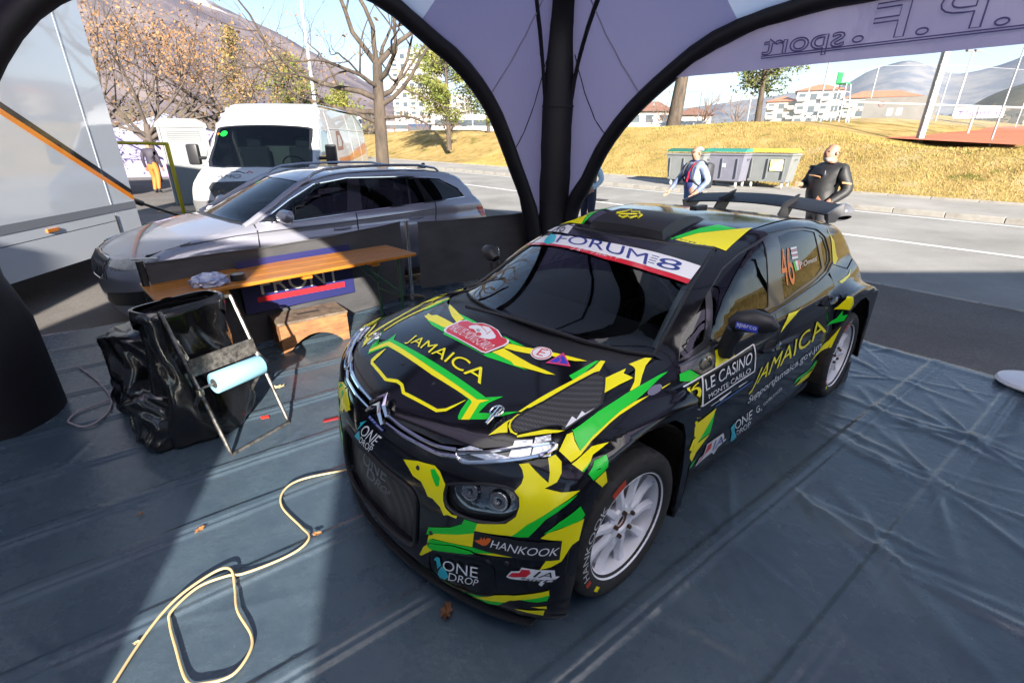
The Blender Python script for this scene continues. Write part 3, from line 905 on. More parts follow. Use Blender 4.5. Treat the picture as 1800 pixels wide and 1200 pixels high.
L3D = {
'chrome_up': [(.532,-.466,.735),(.562,-.395,.723),(.587,-.281,.719),(.6,-.181,.717),(.608,-.091,.716)],
'chrome_up2': [(.611,.067,.714),(.606,.172,.712),(.592,.288,.712),(.57,.387,.716),(.541,.46,.728),(.543,.459,.727),(.48,.563,.755),(.416,.633,.779),(.357,.683,.794),(.323,.715,.799),(.313,.737,.797),(.322,.751,.79),(.349,.749,.781),(.406,.713,.764),(.469,.646,.739),(.524,.567,.711),(.556,.503,.697),(.563,.469,.7),(.571,.463,.691),(.583,.429,.687),(.585,.397,.695),(.617,.27,.684),(.61,.314,.684),(.63,.185,.682),(.636,.082,.684)],
'chrome_low': [(.558,-.461,.709),(.584,-.396,.697),(.609,-.272,.695),(.621,-.191,.693),(.628,-.083,.693)],
'chev1': [(.616,-.084,.708),(.594,-.057,.73),(.57,-.023,.75),(.591,.021,.733),(.611,.065,.713)],
'chev2': [(.638,-.069,.681),(.621,-.038,.704),(.604,-.008,.721),(.62,.04,.705),(.633,.076,.687)],
'grille_frame': [(.619,-.492,.461),(.636,-.425,.476),(.675,-.2,.521),(.685,-.042,.532),(.69,-.033,.492),(.686,.09,.514),(.669,.245,.519),(.66,.308,.501),(.66,.33,.458),(.673,.323,.29),(.675,.305,.25),(.68,.276,.231),(.695,.162,.23),(.704,.01,.257),(.691,-.207,.249),(.67,-.333,.266),(.66,-.379,.311),(.651,-.41,.359),(.627,-.493,.371)],
'lamp_ring': [(.606,.467,.602),(.597,.483,.618),(.561,.561,.65),(.53,.624,.669),(.492,.697,.677),(.484,.729,.655),(.488,.742,.628),(.499,.738,.592),(.521,.708,.552),(.546,.665,.531),(.583,.584,.512),(.608,.509,.512),(.616,.476,.532),(.613,.466,.565)],
'pin': [(.375,.484,.819),(.398,.485,.809)],
'pinl': [(.35,-.519,.823)],
'leds1': [(.412,.665,.774),(.36,.715,.786),(.498,.56,.741)],
'pod': [(.657,.39,.241),(.649,.424,.283),(.63,.491,.318),(.594,.591,.36),(.576,.636,.374),(.56,.672,.355),(.557,.683,.301),(.557,.676,.208),(.594,.581,.16),(.621,.468,.128),(.644,.392,.135)],
'bscrew': [(.649,.414,.372),(.529,.725,.384),(.635,.328,.621)],
'wing': [(-2.12,-.207,1.322)],
'vent3': [(-1.15,-.358,1.296),(-1.02,.085,1.29),(-1.075,.085,1.3),(-1.464,.091,1.341),(-1.377,-.408,1.326)],
'ws_tr': [(-1.079,.506,1.261),(-.892,.545,1.197),(-.747,.567,1.135),(-.448,.638,.965),(-.33,.677,.916)],
'cowl': [(-.342,-.685,.916),(-.23,-.564,.928),(-.096,-.212,.946),(-.034,.192,.937),(-.076,.442,.926),(-.205,.609,.918)],
'hoodrear': [(-.016,-.341,.925),(-.018,-.112,.937),(.015,.246,.926),(-.062,.512,.916),(-.167,.638,.91),(-.208,.65,.911),(-.322,.678,.915)],
'door_split': [(-1.325,.782,.924),(-1.337,.834,.764),(-1.396,.823,.246)],
'handleF': [(-1.157,.836,.756),(-1.278,.834,.764)],
'handleR': [(-2.0,.82,.823),(-2.109,.819,.845)],
'shut_fb': [(.335,.73,.791),(.325,.761,.785),(.313,.857,.749),(.293,.891,.725),(.254,.9,.679)],
}
# ------------------------------------------------------------------ the rally car
CAR_X, CAR_Y, CAR_RZ = -0.09318, 2.15714, -2.42286
TOPC, SIDEL, SIDER, FRONTC = Top(), Side(), Side(sg=-1), Front()
SCRC = Dir((.5, 0, .866), (0, 1, 0), (-.866, 0, .5))
REARC = Dir((-1, 0, 0), (0, -1, 0), (0, 0, 1))
CHM = {'T': TOPC, 'S': SIDEL, 'F': FRONTC, 'W': SCRC}

paint_black = mat('gloss_black_paint', (.006, .006, .009), .10, spec=.5)
satin_black = mat('satin_black_plastic', (.018, .018, .021), .42, spec=.4, bump=.0004, bscale=300)
dark_void = mat('dark_interior', (.012, .012, .014), .8)
vinyl = {'y': mat('yellow_vinyl', (.90, .80, .006), .22), 'g': mat('green_vinyl', (.008, .58, .035), .22),
         'w': mat('white_vinyl', (.78, .78, .80), .3, coat=.5), 'k': mat('black_vinyl', (.008, .008, .010), .28, coat=.6),
         'r': mat('red_vinyl', (.62, .012, .030), .28, coat=.6), 'b': mat('blue_vinyl', (.03, .05, .50), .28, coat=.6),
         'p': mat('pink_red_vinyl', (.65, .05, .16), .28, coat=.6), 'o': mat('orange_vinyl', (.75, .13, .01), .28, coat=.6),
         'c': mat('cyan_vinyl', (.02, .50, .62), .28, coat=.6), 'n': mat('navy_vinyl', (.012, .030, .22), .28, coat=.6),
         'n2': mat('mid_blue_vinyl', (.02, .10, .40), .28, coat=.6), 's': mat('polished_badge', (.5, .5, .53), .2, .9),
         'o2': mat('fluorescent_orange_vinyl', (.85, .22, .02), .4), 'p2': mat('dull_pink_vinyl', (.45, .20, .24), .4),
         'ch': mat('dark_chrome', (.35, .35, .36), .12, 1.), 'gr': mat('grey_print', (.22, .22, .23), .7)}
chrome = mat('chrome_trim', (.75, .75, .78), .08, 1.)
rubber = mat('tyre_rubber', (.020, .019, .019), .75, var=.35, vscale=14, bump=.0008, bscale=220)
white_wheel = mat('white_wheel_paint', (.80, .80, .84), .35, coat=.3, var=.05, vscale=9)
screen_glass = glass_mat('windscreen_glass', (.55, .62, .68), .55)
side_glass = glass_mat('side_window_glass', (.5, .52, .5), .30)
lamp_glass = glass_mat('lamp_glass', (.95, .97, 1.), .95)

def mesh_grille_mat(name, col, scale):
    """Fine wire mesh: a grid of small dark holes in a slightly paler net."""
    M = mat(name, col, .5, .4)
    nt = M.node_tree
    b = nt.nodes['Principled BSDF']
    tc = _n(nt, 'ShaderNodeTexCoord')
    ck = _n(nt, 'ShaderNodeTexVoronoi')
    ck.inputs['Scale'].default_value = scale
    ck.inputs['Randomness'].default_value = .05
    mr = _n(nt, 'ShaderNodeMapRange')
    mr.inputs[1].default_value = .3
    mr.inputs[2].default_value = .5
    mx = _n(nt, 'ShaderNodeMix', data_type='RGBA')
    mx.inputs[6].default_value = (.004, .004, .005, 1)
    mx.inputs[7].default_value = (*col, 1)
    nt.links.new(tc.outputs['Object'], ck.inputs['Vector'])
    nt.links.new(ck.outputs['Distance'], mr.inputs[0])
    nt.links.new(mr.outputs[0], mx.inputs[0])
    nt.links.new(mx.outputs[2], b.inputs['Base Color'])
    return M
wire_mesh = mesh_grille_mat('wire_mesh', (.075, .075, .08), 130)

rally_car = thing('rally_car', 'black, yellow and green rally hatchback numbered 46 parked under the tent', 'rally car', (CAR_X, CAR_Y, 0), CAR_RZ)
LV = .0009

def sv(*pts):
    return [tuple(q) for q in SIDEL.uv(np.array(pts, float))]

def surf_pts(pts, off=0.):
    """Lift 3D points that lie on the body by off along its normal."""
    P = np.array(pts, float)
    return P + grad(rally, P) * off

ARCH_F = [(.30, .90, .64), (.235, .90, .735), (.15, .90, .77), (.05, .90, .792), (-.06, .90, .795), (-.19, .90, .765), (-.265, .90, .715), (-.30, .90, .64), (-.32, .90, .47), (-.315, .88, .24)]
ARCH_R = [(-2.12, .82, .24), (-2.14, .84, .45), (-2.20, .86, .62), (-2.34, .90, .74), (-2.5, .90, .775), (-2.62, .90, .77), (-2.76, .90, .71), (-2.86, .90, .58), (-2.90, .88, .4), (-2.92, .86, .25)]
SHUT = L3D['shut_fb']
DLO = [tuple(q) for q in LSH['dlo']]
BELT = [(-2.36, .45), (-2.2, .408), (-2.0, .383), (-1.7, .366), (-1.45, .351), (-.93, .337), (-.62, .330), (-.42, .322), (-.365, .328)]
BELT2 = [(u, v - .006) for u, v in BELT]

# bumper
half = [(.628, 0, .70), (.61, .2, .70), (.57, .387, .706), (.49, .55, .735), (.40, .66, .765), (.338, .728, .785)] + [tuple(p) for p in SHUT[1:]] + [(.30, .90, .62), (.345, .90, .5), (.36, .90, .3), (.37, .87, .125), (.55, .65, .11), (.66, .3, .108), (.69, 0, .108)]
hf = [tuple(q) for q in FRONTC.uv(np.array(half))]
bump_poly = hf + [(-u, v) for u, v in hf[-2:0:-1]]
grille_uv = LSH['grille']
gr_r = [q for q in grille_uv if q[0] > 0]
def smooth_poly(q, n=4):
    return [(p.x, p.y) for p in catmull([(a, b, 0) for a, b in q], n, True)]
gr_half = [(0, .528), (.085, .522), (.20, .520), (.275, .51), (.305, .482), (.312, .44), (.302, .30), (.288, .252), (.255, .235), (.17, .228), (.08, .235), (0, .24)]
GR = gr_half + [(-u, v) for u, v in gr_half[-2:0:-1]]
GR = smooth_poly(GR, 3)
lampL = smooth_poly(LSH['lamp'], 3)
lampR = [(-u, v) for u, v in lampL]
bumper = panel('front_bumper', rally, FRONTC, [bump_poly, GR, lampL, lampR], paint_black, rally_car, h=.03, rim=.03)
panel('grille_mesh', rally, FRONTC, [GR], wire_mesh, bumper, h=.04, off=-.028, rim=0)
mb = MB()
P, _ = surf(rally, FRONTC, np.array(GR), .004)
mb.tube(P, .011, 6, closed=True)
mb.build('grille_frame', satin_black, bumper, smooth=True)
for sgn, L in ((1, lampL), (-1, lampR)):
    hl = panel('headlight', rally, FRONTC, [L], satin_black, rally_car, h=.03, off=-.026, rim=0)
    lens = smooth_poly(LSH['lens'], 3)
    lens = [(sgn * u, v) for u, v in lens]
    cu, cv = np.mean(lens, 0)
    panel('reflector', rally, FRONTC, [[(cu + (u - cu) * .96, cv + (v - cv) * .96) for u, v in lens]], mat('lamp_reflector', (.62, .64, .68), .12, 1., bump=.004, bscale=18), hl, h=.02, off=-.018, rim=0)
    for du in (-.05, .045):
        P, N = surf(rally, FRONTC, np.array([(cu + sgn * du, cv + .008)]), -.012)
        q = Vector(N[0]).to_track_quat('Z', 'Y').to_matrix()
        mb = MB()
        mb.lathe([(.0, .004), (.022, .010), (.034, .008), (.040, 0), (.042, -.006)], 20, P[0], q)
        mb.build('projector', mat('projector_lens', (.45, .46, .50), .08, .9), hl, smooth=True)
    panel('lens', rally, FRONTC, [lens], lamp_glass, hl, h=.02, off=-.004, rim=0)
    mb = MB()
    P, _ = surf(rally, FRONTC, np.array([(sgn * u, v) for u, v in lampL]), -.004)
    mb.tube(P, .007, 6, closed=True)
    mb.build('bezel', satin_black, hl, smooth=True)

# hood
hoodh = [(.612, 0), (.598, .2), (.56, .387), (.485, .545), (.40, .655), (.345, .70), (.2, .695), (.05, .69), (-.1, .688), (-.25, .686), (-.30, .68), (-.2, .645), (-.15, .61), (-.07, .50), (-.01, .3), (.005, .12), (.007, 0)]
hood_poly = hoodh + [(u, -v) for u, v in hoodh[-2:0:-1]]
hood = panel('hood', rally, TOPC, [hood_poly], paint_black, rally_car, h=.03)
for sgn in (1, -1):
    q = [(u, sgn * v) for u, v in smooth_poly(LSH['vent'], 2)]
    v_ = panel('hood_vent', rally, TOPC, [q], wire_mesh, hood, h=.03, off=.002, rim=0)
    P, _ = surf(rally, TOPC, np.array(q), .003)
    mb = MB()
    mb.tube(P, .004, 5, closed=True)
    mb.build('vent_frame', satin_black, v_, smooth=True)
# cowl under the windscreen
cw = [(-.005, 0), (-.02, .3), (-.08, .50), (-.16, .61), (-.21, .645), (-.31, .682), (-.36, .69), (-.40, .66), (-.30, .55), (-.22, .35), (-.17, .15), (-.16, 0)]
panel('cowl', rally, TOPC, [cw + [(u, -v) for u, v in cw[-2:0:-1]]], satin_black, rally_car, h=.04, off=-.012, rim=0)

# windscreen
ws = [(-.909, 0, 1.268), (-.97, .33, 1.268), (-1.058, .518, 1.265), (-.88, .556, 1.20), (-.746, .585, 1.135), (-.60, .618, 1.055), (-.448, .650, .965), (-.345, .672, .915), (-.27, .58, .93), (-.19, .42, .945), (-.135, .2, .955), (-.125, 0, .957)]
wu = [tuple(q) for q in SCRC.uv(np.array(ws))]
wpoly = wu + [(-u, v) for u, v in wu[-2:0:-1]]
windscreen = panel('windscreen', rally, SCRC, [wpoly], screen_glass, rally_car, h=.05, off=-.004, rim=0)
mb = MB()
P, _ = surf(rally, SCRC, resample(np.array(wpoly), .06), 0.)
P = [p for p in P if not np.isnan(p).any()]
mb.tube(P, .008, 5, closed=True)
mb.build('windscreen_seal', satin_black, windscreen, smooth=True)

# roof and cabin sides
rfh = [(-.925, 0), (-.985, .33), (-1.07, .530), (-1.4, .535), (-1.8, .53), (-2.3, .505), (-2.68, .475), (-2.72, .25), (-2.74, 0)]
roof = panel('roof', rally, TOPC, [rfh + [(u, -v) for u, v in rfh[-2:0:-1]]], paint_black, rally_car, h=.04)
cab = sv((-.348, .70, .915), (-.345, .676, .917), (-.448, .654, .967), (-.60, .622, 1.057), (-.746, .589, 1.137), (-.88, .560, 1.202), (-1.06, .538, 1.265), (-1.4, .540, 1.31), (-1.8, .535, 1.30), (-2.3, .51, 1.26), (-2.68, .48, 1.20), (-2.80, .50, 1.12), (-2.90, .60, 1.02), (-2.96, .66, .97), (-2.6, .76, .96)) + BELT
for sgn, ch in ((1, SIDEL), (-1, SIDER)):
    fr = panel('window_frame', rally, ch, [cab, DLO], paint_black, rally_car, h=.035, rim=.02)
    # panes sit a little inside the frame
    for key, nm in (('glass_front', 'side_window'), ('glass_quarter', 'quarter_light'), ('glass_rear', 'side_window'), ('glass_small', 'quarter_light')):
        panel(nm, rally, ch, [LSH[key]], side_glass, fr, h=.05, off=-.010, rim=0)
    # pillars between the panes
    dl = np.array(DLO)
    gl = [np.array(LSH[k]) for k in ('glass_front', 'glass_quarter', 'glass_rear', 'glass_small')]
    panel('pillar_trim', rally, ch, [dl] + [g + (g.mean(0) - g) * .012 for g in gl], mat('pillar_black', (.02, .02, .024), .3, coat=.6), fr, h=.04, off=-.006, rim=.01)
    mb = MB()
    P, _ = surf(rally, ch, resample(np.array(BELT), .05, False), .002)
    mb.tube(P, .007, 6)
    mb.build('waist_moulding', mat('window_moulding', (.08, .08, .09), .2, .6), fr, smooth=True)
    # lower side
    fend = [tuple(q) for q in SIDEL.uv(np.array(SHUT))] + sv(*ARCH_F[1:]) + sv((-.415, .83, .225), (-.415, .845, .5), (-.417, .84, .75), (-.41, .80, .875), (-.375, .745, .906), (-.33, .70, .913), (-.25, .691, .90), (-.1, .693, .89), (.05, .695, .87), (.2, .70, .845), (.34, .71, .795))
    panel('fender', rally, ch, [fend], paint_black, rally_car, h=.03, rim=.015)
    db = -.262
    fd = [(-.452, sv((-.452, .845, .5))[0][1])] if 0 else []
    fdoor = [(-.423, db), (-.423, 0.), (-.423, .20), (-.42, .27), (-.41, .315)] + [q for q in BELT2[::-1] if -1.31 < q[0] < -.43] + [(-1.318, .340), (-1.315, .2), (-1.335, -.1), (-1.36, db)]
    door = panel('front_door', rally, ch, [fdoor], paint_black, rally_car, h=.035)
    rdoor = [(-1.367, db), (-1.342, -.1), (-1.322, .2), (-1.325, .340)] + [q for q in BELT2[::-1] if -2.25 < q[0] < -1.33] + [(-2.24, .36), (-2.20, .24), (-2.17, .17)] + [tuple(q) for q in SIDEL.uv(np.array([(-2.185, .85, .62), (-2.125, .84, .45), (-2.10, .82, .27)]))]
    door2 = panel('rear_door', rally, ch, [rdoor], paint_black, rally_car, h=.035)
    quart = sv(*ARCH_R[2:]) + sv((-3.0, .78, .25), (-3.06, .70, .4), (-3.08, .70, .6), (-3.06, .70, .8), (-2.97, .665, .962), (-2.6, .765, .952)) + [(-2.36, .444), (-2.25, .41), (-2.245, .36), (-2.206, .24), (-2.178, .17)]
    quarter = panel('rear_quarter', rally, ch, [quart], paint_black, rally_car, h=.03, rim=.015)
    sillp = [(-.33, -.27), (-1.3, -.268), (-2.10, -.268), (-2.10, -.30), (-2.08, -.325), (-1.3, -.33), (-.34, -.33)]
    panel('sill', rally, ch, [sillp], satin_black, rally_car, h=.04, off=.002)
    # handles
    for dr, (hx, hy, hz) in ((door, (-1.21, .845, .775)), (door2, (-2.06, .825, .842))):
        c = Vector((hx, hy * sgn, hz))
        uvp = SIDEL.uv(np.array([(hx, hy, hz)]))[0]
        el = [(uvp[0] + .085 * math.cos(a), uvp[1] + .028 * math.sin(a)) for a in np.linspace(0, 2 * math.pi, 18, endpoint=False)]
        ho = panel('handle', rally, ch, [el], dark_void, dr, h=.03, off=.001, rim=0)
        mb = MB()
        pp, _ = surf(rally, ch, np.array([(uvp[0] + d, uvp[1] - .004 + .0 * d) for d in (-.10, -.07, -.03, .03, .07, .10)]), 0.)
        _, nn = surf(rally, ch, np.array([(uvp[0], uvp[1])]), 0.)
        lift = [.004, .022, .034, .034, .022, .004]
        mb.tube([p + nn[0] * l for p, l in zip(pp, lift)], [.010, .014, .015, .015, .014, .010], 8)
        mb.build('grip', paint_black, ho, smooth=True)
# rear
panel('rear_bumper', rally, REARC, [[(-.70, .16), (.70, .16), (.72, .5), (.70, .62), (-.70, .62), (-.72, .5)]], paint_black, rally_car, h=.05)
panel('tailgate', rally, REARC, [[(-.68, .63), (.68, .63), (.64, .95), (.45, 1.19), (-.45, 1.19), (-.64, .95)]], paint_black, rally_car, h=.05)
for sgn in (1, -1):
    q = [(-sgn * .50, .80), (-sgn * .69, .80), (-sgn * .70, .93), (-sgn * .50, .93)]
    panel('tail_light', rally, REARC, [q], mat('tail_lamp_red', (.45, .01, .012), .15, coat=1.), rally_car, h=.04, off=.004, rim=0)
    q = sv((-2.93, .75, .83), (-3.02, .70, .84), (-3.02, .68, .94), (-2.96, .70, .945))
    panel('tail_light', rally, SIDEL if sgn > 0 else SIDER, [q], MATS['tail_lamp_red'], rally_car, h=.04, off=.005, rim=0)

# livery
SIDE_ONLY = {}
groups = {}
for chn, col, lv, part, uv in LIV:
    if part == 'vent' and col == 'm':
        continue
    groups.setdefault((chn, col, part), []).append((lv, uv))
PART_NAME = {'y': 'yellow_livery', 'g': 'green_livery', 'w': 'white_sticker', 'r': 'red_sticker', 'k': 'black_sticker', 'b': 'blue_sticker', 'p': 'pink_sticker', 'o': 'orange_emblem', 'c': 'cyan_drop_emblem', 'n': 'navy_sticker', 'n2': 'blue_stripe', 's': 'oval_badge', 'p2': 'flag_sticker'}
PPAR = {'hood': hood, 'bumper': bumper, 'roof': roof, 'banner': windscreen, 'grille': bumper, 'vent': hood}
def joined_panel(name, ch, items, m, parent, h):
    for lv, uv in items:
        panel(name, rally, ch, [uv], m, parent, h=h, off=.0012 + LV * lv, rim=0)
for (chn, col, part), items in groups.items():
    par = PPAR.get(part, rally_car)
    joined_panel(PART_NAME[col], CHM[chn], items, vinyl[col], par, .025)
    if chn == 'S' and col in 'yg' and part != 'window':
        joined_panel(PART_NAME[col], SIDER, items, vinyl[col], par, .04)
    if part == 'bumper' and col in 'yg':
        joined_panel(PART_NAME[col], FRONTC, [(lv, [(-u, v) for u, v in uv]) for lv, uv in items if np.mean([q[0] for q in uv]) > .35], vinyl[col], par, .03)
    if part == 'hood' and col in 'yg':
        sel = [(lv, [(u, -v) for u, v in uv]) for lv, uv in items if min(q[1] for q in uv) > .52]
        joined_panel(PART_NAME[col], TOPC, sel, vinyl[col], par, .03)
for s, chn, col, lv, part, quad, bold, shear in LTX:
    if part == 'badge':
        continue
    text_on('lettering', rally, CHM[chn], s, quad, vinyl[col], PPAR.get(part, rally_car), off=(-.024 if part == 'grille' else .0012 + LV * lv), h=.03, bold=bold, shear=shear)
bd = panel('mirror_badge', rally, SIDEL, [LSH['badge']], mat('brushed_badge', (.22, .21, .20), .25, .9), rally_car, h=.03, off=.006, rim=.008)
t_ = [t for t in LTX if t[4] == 'badge'][0]
text_on('lettering', rally, SIDEL, 'C3', t_[5], vinyl['ch'], bd, off=.009)
# lion-head emblem on the roof scoop and window stickers
# chrome strips, double chevrons
for nm in ('chrome_up', 'chrome_low'):
    mb = MB()
    mb.tube([p for p in catmull(surf_pts(L3D[nm], .004), 5)], .009, 8)
    mb.build('chrome_strip', chrome, bumper, smooth=True)
cu2 = L3D['chrome_up2']
mb = MB()
mb.tube(catmull(surf_pts(cu2[:5], .004), 5), .009, 8)
mb.build('chrome_strip', chrome, bumper, smooth=True)
mb = MB()
lo = [(x, -y, z) for x, y, z in L3D['chrome_low']][::-1] + [(.50, .565, .714)]
mb.tube(catmull(surf_pts(lo, .004), 5), .009, 8)
mb.build('chrome_strip', chrome, bumper, smooth=True)
ledL = smooth_poly(LSH['led'], 2)
for sgn in (1, -1):
    q = [(sgn * u, v) for u, v in ledL]
    dl = panel('daytime_light', rally, FRONTC, [q], mat('led_unit_black', (.02, .02, .022), .12, coat=1.), rally_car, h=.03, off=.004, rim=0)
    P, _ = surf(rally, FRONTC, np.array(q), .007)
    mb = MB()
    mb.tube(P, .008, 8, closed=True)
    mb.build('chrome_surround', chrome, dl, smooth=True)
    for (x, y, z), sc in zip(L3D['leds1'], (.040, .036, .05)):
        uv = FRONTC.uv(np.array([(x, y, z)]))[0]
        w = sc * (1.0 if sc < .045 else 2.0)
        hgt = .022 if sc < .045 else .014
        q2 = [(sgn * (uv[0] - w), uv[1] - hgt * .9), (sgn * (uv[0] + w * .6), uv[1] - hgt * .5), (sgn * (uv[0] + w), uv[1] + hgt), (sgn * (uv[0] - w * .5), uv[1] + hgt * .6)]
        panel('led_module', rally, FRONTC, [q2], mat('led_clear', (.6, .62, .66), .1, .6, coat=1., bump=.003, bscale=70), dl, h=.02, off=.008, rim=.006)
for nm, off, zz in (('chev1', .014, .0), ('chev2', .014, .0)):
    pts = L3D[nm]
    y0 = .5 * (pts[0][1] + pts[-1][1])
    left, apex, right = pts[0], pts[2], pts[-1]
    xb, zb = .5 * (left[0] + right[0]), .5 * (left[2] + right[2])
    hw = .5 * (right[1] - left[1])
    mb = MB()
    path = [(xb, -hw, zb), (xb - .012, -hw * .45, zb + .028), (apex[0], 0, apex[2] + .012), (xb - .012, hw * .45, zb + .028), (xb, hw, zb)]
    path = surf_pts(path, off)
    mb.tube(path, [.008, .012, .015, .012, .008], 4)
    mb.build('chevron_emblem', chrome, bumper)
# hood pins
for sgn in (1, -1):
    c = surf_pts([(.375, sgn * .488, .822)], .008)[0]
    mb = MB()
    ring = [(c[0] + .026 * math.cos(a), c[1] + .026 * math.sin(a), c[2] + .012 - .35 * .026 * math.cos(a)) for a in np.linspace(0, 2 * math.pi, 16, endpoint=False)]
    mb.tube(ring, .0035, 6, closed=True)
    mb.tube([(c[0] + .06, c[1] + .012, c[2] - .012), (c[0] - .02, c[1] - .004, c[2] + .016)], [.006, .009], 8)
    mb.lathe([(0, .012), (.012, .012), (.016, 0)], 12, c)
    mb.build('hood_pin', chrome, hood, smooth=True)
for p in [q for q in L3D['bscrew']] + [(.42, 0.12, .82), (.42, -.14, .822)]:
    c = surf_pts([p], .002)[0]
    n = Vector(grad(rally, np.array([p]))[0])
    mb = MB()
    mb.lathe([(0, .004), (.008, .004), (.010, 0)], 10, c, n.to_track_quat('Z', 'Y').to_matrix())
    mb.build('fastener', satin_black, bumper, smooth=True)
# recessed pods in the lower bumper
for sgn in (1, -1):
    uvp = FRONTC.uv(np.array(L3D['pod']))
    q = smooth_poly([(sgn * a, b) for a, b in uvp], 3)
    P, _ = surf(rally, FRONTC, np.array(q), .000)
    P = P[~np.isnan(P).any(1)]
    mb = MB()
    mb.tube(P, .006, 6, closed=True)
    mb.build('pod_rim', paint_black, bumper, smooth=True)
# splitter
mb = MB()
spl_o = [(.690 - .31 * y * y - .55 * max(abs(y) - .6, 0) ** 2, y) for y in np.linspace(-.80, .80, 25)]
q = [(x + .012, y) for x, y in spl_o] + [(x - .18, y) for x, y in spl_o[::-1]]
mb.prism(q, .088, .104, lambda u, v, d: (u, v, d))
mb.build('splitter', satin_black, bumper)

# roof scoop
mb = MB()
sc_ = [(-.985, .0), (-.99, .042), (-1.02, .054), (-1.12, .060), (-1.25, .052), (-1.38, .028), (-1.46, .004)]
ys = [-.27, -.25, -.15, 0, .15, .25, .27]
Vv, Ff = [], []
for i, (x, hh) in enumerate(sc_):
    for j, y in enumerate(ys):
        tf_ = 1 if abs(y) < .26 else (.0 if i not in (0,) else 0)
        yy = y * (1 - .10 * (i / 6))
        zb = float(_rt(x + .56 * yy * yy)) - .045 * yy * yy
        Vv.append((x, yy, zb + hh * tf_ - (0.004 if tf_ == 0 else 0)))
nY = len(ys)
for i in range(len(sc_) - 1):
    for j in range(nY - 1):
        Ff.append((i * nY + j, i * nY + j + 1, (i + 1) * nY + j + 1, (i + 1) * nY + j))
mesh_obj('roof_scoop', Vv, [f[::-1] for f in Ff], satin_black, roof, smooth=True, sharp=40)
lion = [(-1.06, -.10), (-1.04, -.06), (-1.075, -.05), (-1.05, -.01), (-1.09, .005), (-1.07, .03), (-1.12, .02), (-1.15, -.02), (-1.20, -.05), (-1.17, -.09), (-1.24, -.14), (-1.16, -.13), (-1.10, -.15)]
mb = MB()
for s_ in (lion[:8], lion[5:], [(-1.09, -.12), (-1.11, -.06), (-1.13, -.02)]):
    mb.tube([(x, y, float(_rt(x)) + .061 - max(0, (-x - 1.12)) * .12) for x, y in s_], .006, 5)
mb.build('lion_emblem', vinyl['y'], roof)
mb = MB()
mb.box((-1.9, -.05, 1.345), (.16, .05, .03), bev=.008)
mb.build('roof_beacon', satin_black, roof)

# rear wing
mb = MB()
ny = 17
prof = [(-2.68, 1.325), (-2.73, 1.340), (-2.82, 1.358), (-2.93, 1.378), (-2.932, 1.370), (-2.82, 1.342), (-2.73, 1.322), (-2.68, 1.317)]
Vv, Ff = [], []
for j in range(ny):
    y = -.55 + 1.10 * j / (ny - 1)
    dz = -.10 * y * y
    dx = .25 * y * y
    for x, z in prof:
        Vv.append((x + dx, y, z + dz))
for j in range(ny - 1):
    for i in range(len(prof)):
        i2 = (i + 1) % len(prof)
        Ff.append((j * 8 + i, j * 8 + i2, (j + 1) * 8 + i2, (j + 1) * 8 + i))
mb.add(Vv, Ff)
wing = mb.build('rear_wing', mat('carbon_black', (.010, .010, .012), .42, spec=.3), rally_car, smooth=True)
for s_ in (-1, 1):
    mb = MB()
    mb.prism([(-2.56, 1.31), (-2.60, 1.24), (-2.76, 1.23), (-2.86, 1.29), (-2.87, 1.355)], s_ * .550, s_ * .564, lambda u, v, d: (u, d, v))
    mb.build('end_plate', mat('grey_end_plate', (.14, .14, .15), .4), wing)
    mb = MB()
    mb.prism([(-2.52, 1.27), (-2.60, 1.355), (-2.86, 1.40), (-2.80, 1.345), (-2.70, 1.24)], s_ * .25 - .008, s_ * .25 + .008, lambda u, v, d: (u, d, v))
    mb.build('wing_support', satin_black, wing)

# mirrors
for s_ in (1, -1):
    mb = MB()
    head = [(-.70, .83, 1.02), (-.70, .86, 1.04), (-.715, .91, 1.055), (-.735, .97, 1.05), (-.75, 1.00, 1.035)]
    mb.tube([(x, y * s_, z) for x, y, z in head], [.030, .050, .056, .045, .018], 14)
    V2 = [(x if x > -.76 else -.76, y, 1.05 + (z - 1.05) * .92) for x, y, z in mb.V]
    mb.V = V2
    mb.tube([(-.72, .81 * s_, .875), (-.70, .83 * s_, .93), (-.70, .85 * s_, 1.0)], [.045, .036, .04], 10)
    mir = mb.build('wing_mirror', satin_black, rally_car, smooth=True, sharp=60)
    mb = MB()
    mb.lathe([(0, 0), (.05, 0), (.052, -.004)], 20, (-.765, .92 * s_, 1.05), Matrix.Rotation(-math.pi / 2, 3, 'Y'))
    mb.build('mirror_glass', chrome, mir)
    if s_ > 0:
        mb = MB()
        mb.box((-.657, .912, 1.040), (.006, .09, .028), rot=Matrix.Rotation(.10, 3, 'Z'))
        st = mb.build('name_sticker', vinyl['b'], mir)
        flat_text('lettering', 'sparco', vinyl['w'], mir, lambda u, v: (-.6525 - (.04 - u) * -.1, .872 + u, 1.031 + v), .08, .02, bold=.04, hh=.05)

# wipers
for a, b, c in (((-.06, -.30, .955), (-.10, .05, .972), (-.14, .42, .972)), ((-.16, -.62, .93), (-.22, -.50, .965), (-.36, -.40, 1.045))):
    mb = MB()
    pts = [np.array(a), np.array(b), np.array(c)]
    mb.tube(pts, [.010, .008, .005], 6)
    mb.tube([pts[1] + [-.01, -.06, .004], pts[2] + [-.005, .05, .002]], .005, 6)
    mb.build('wiper', satin_black, rally_car)

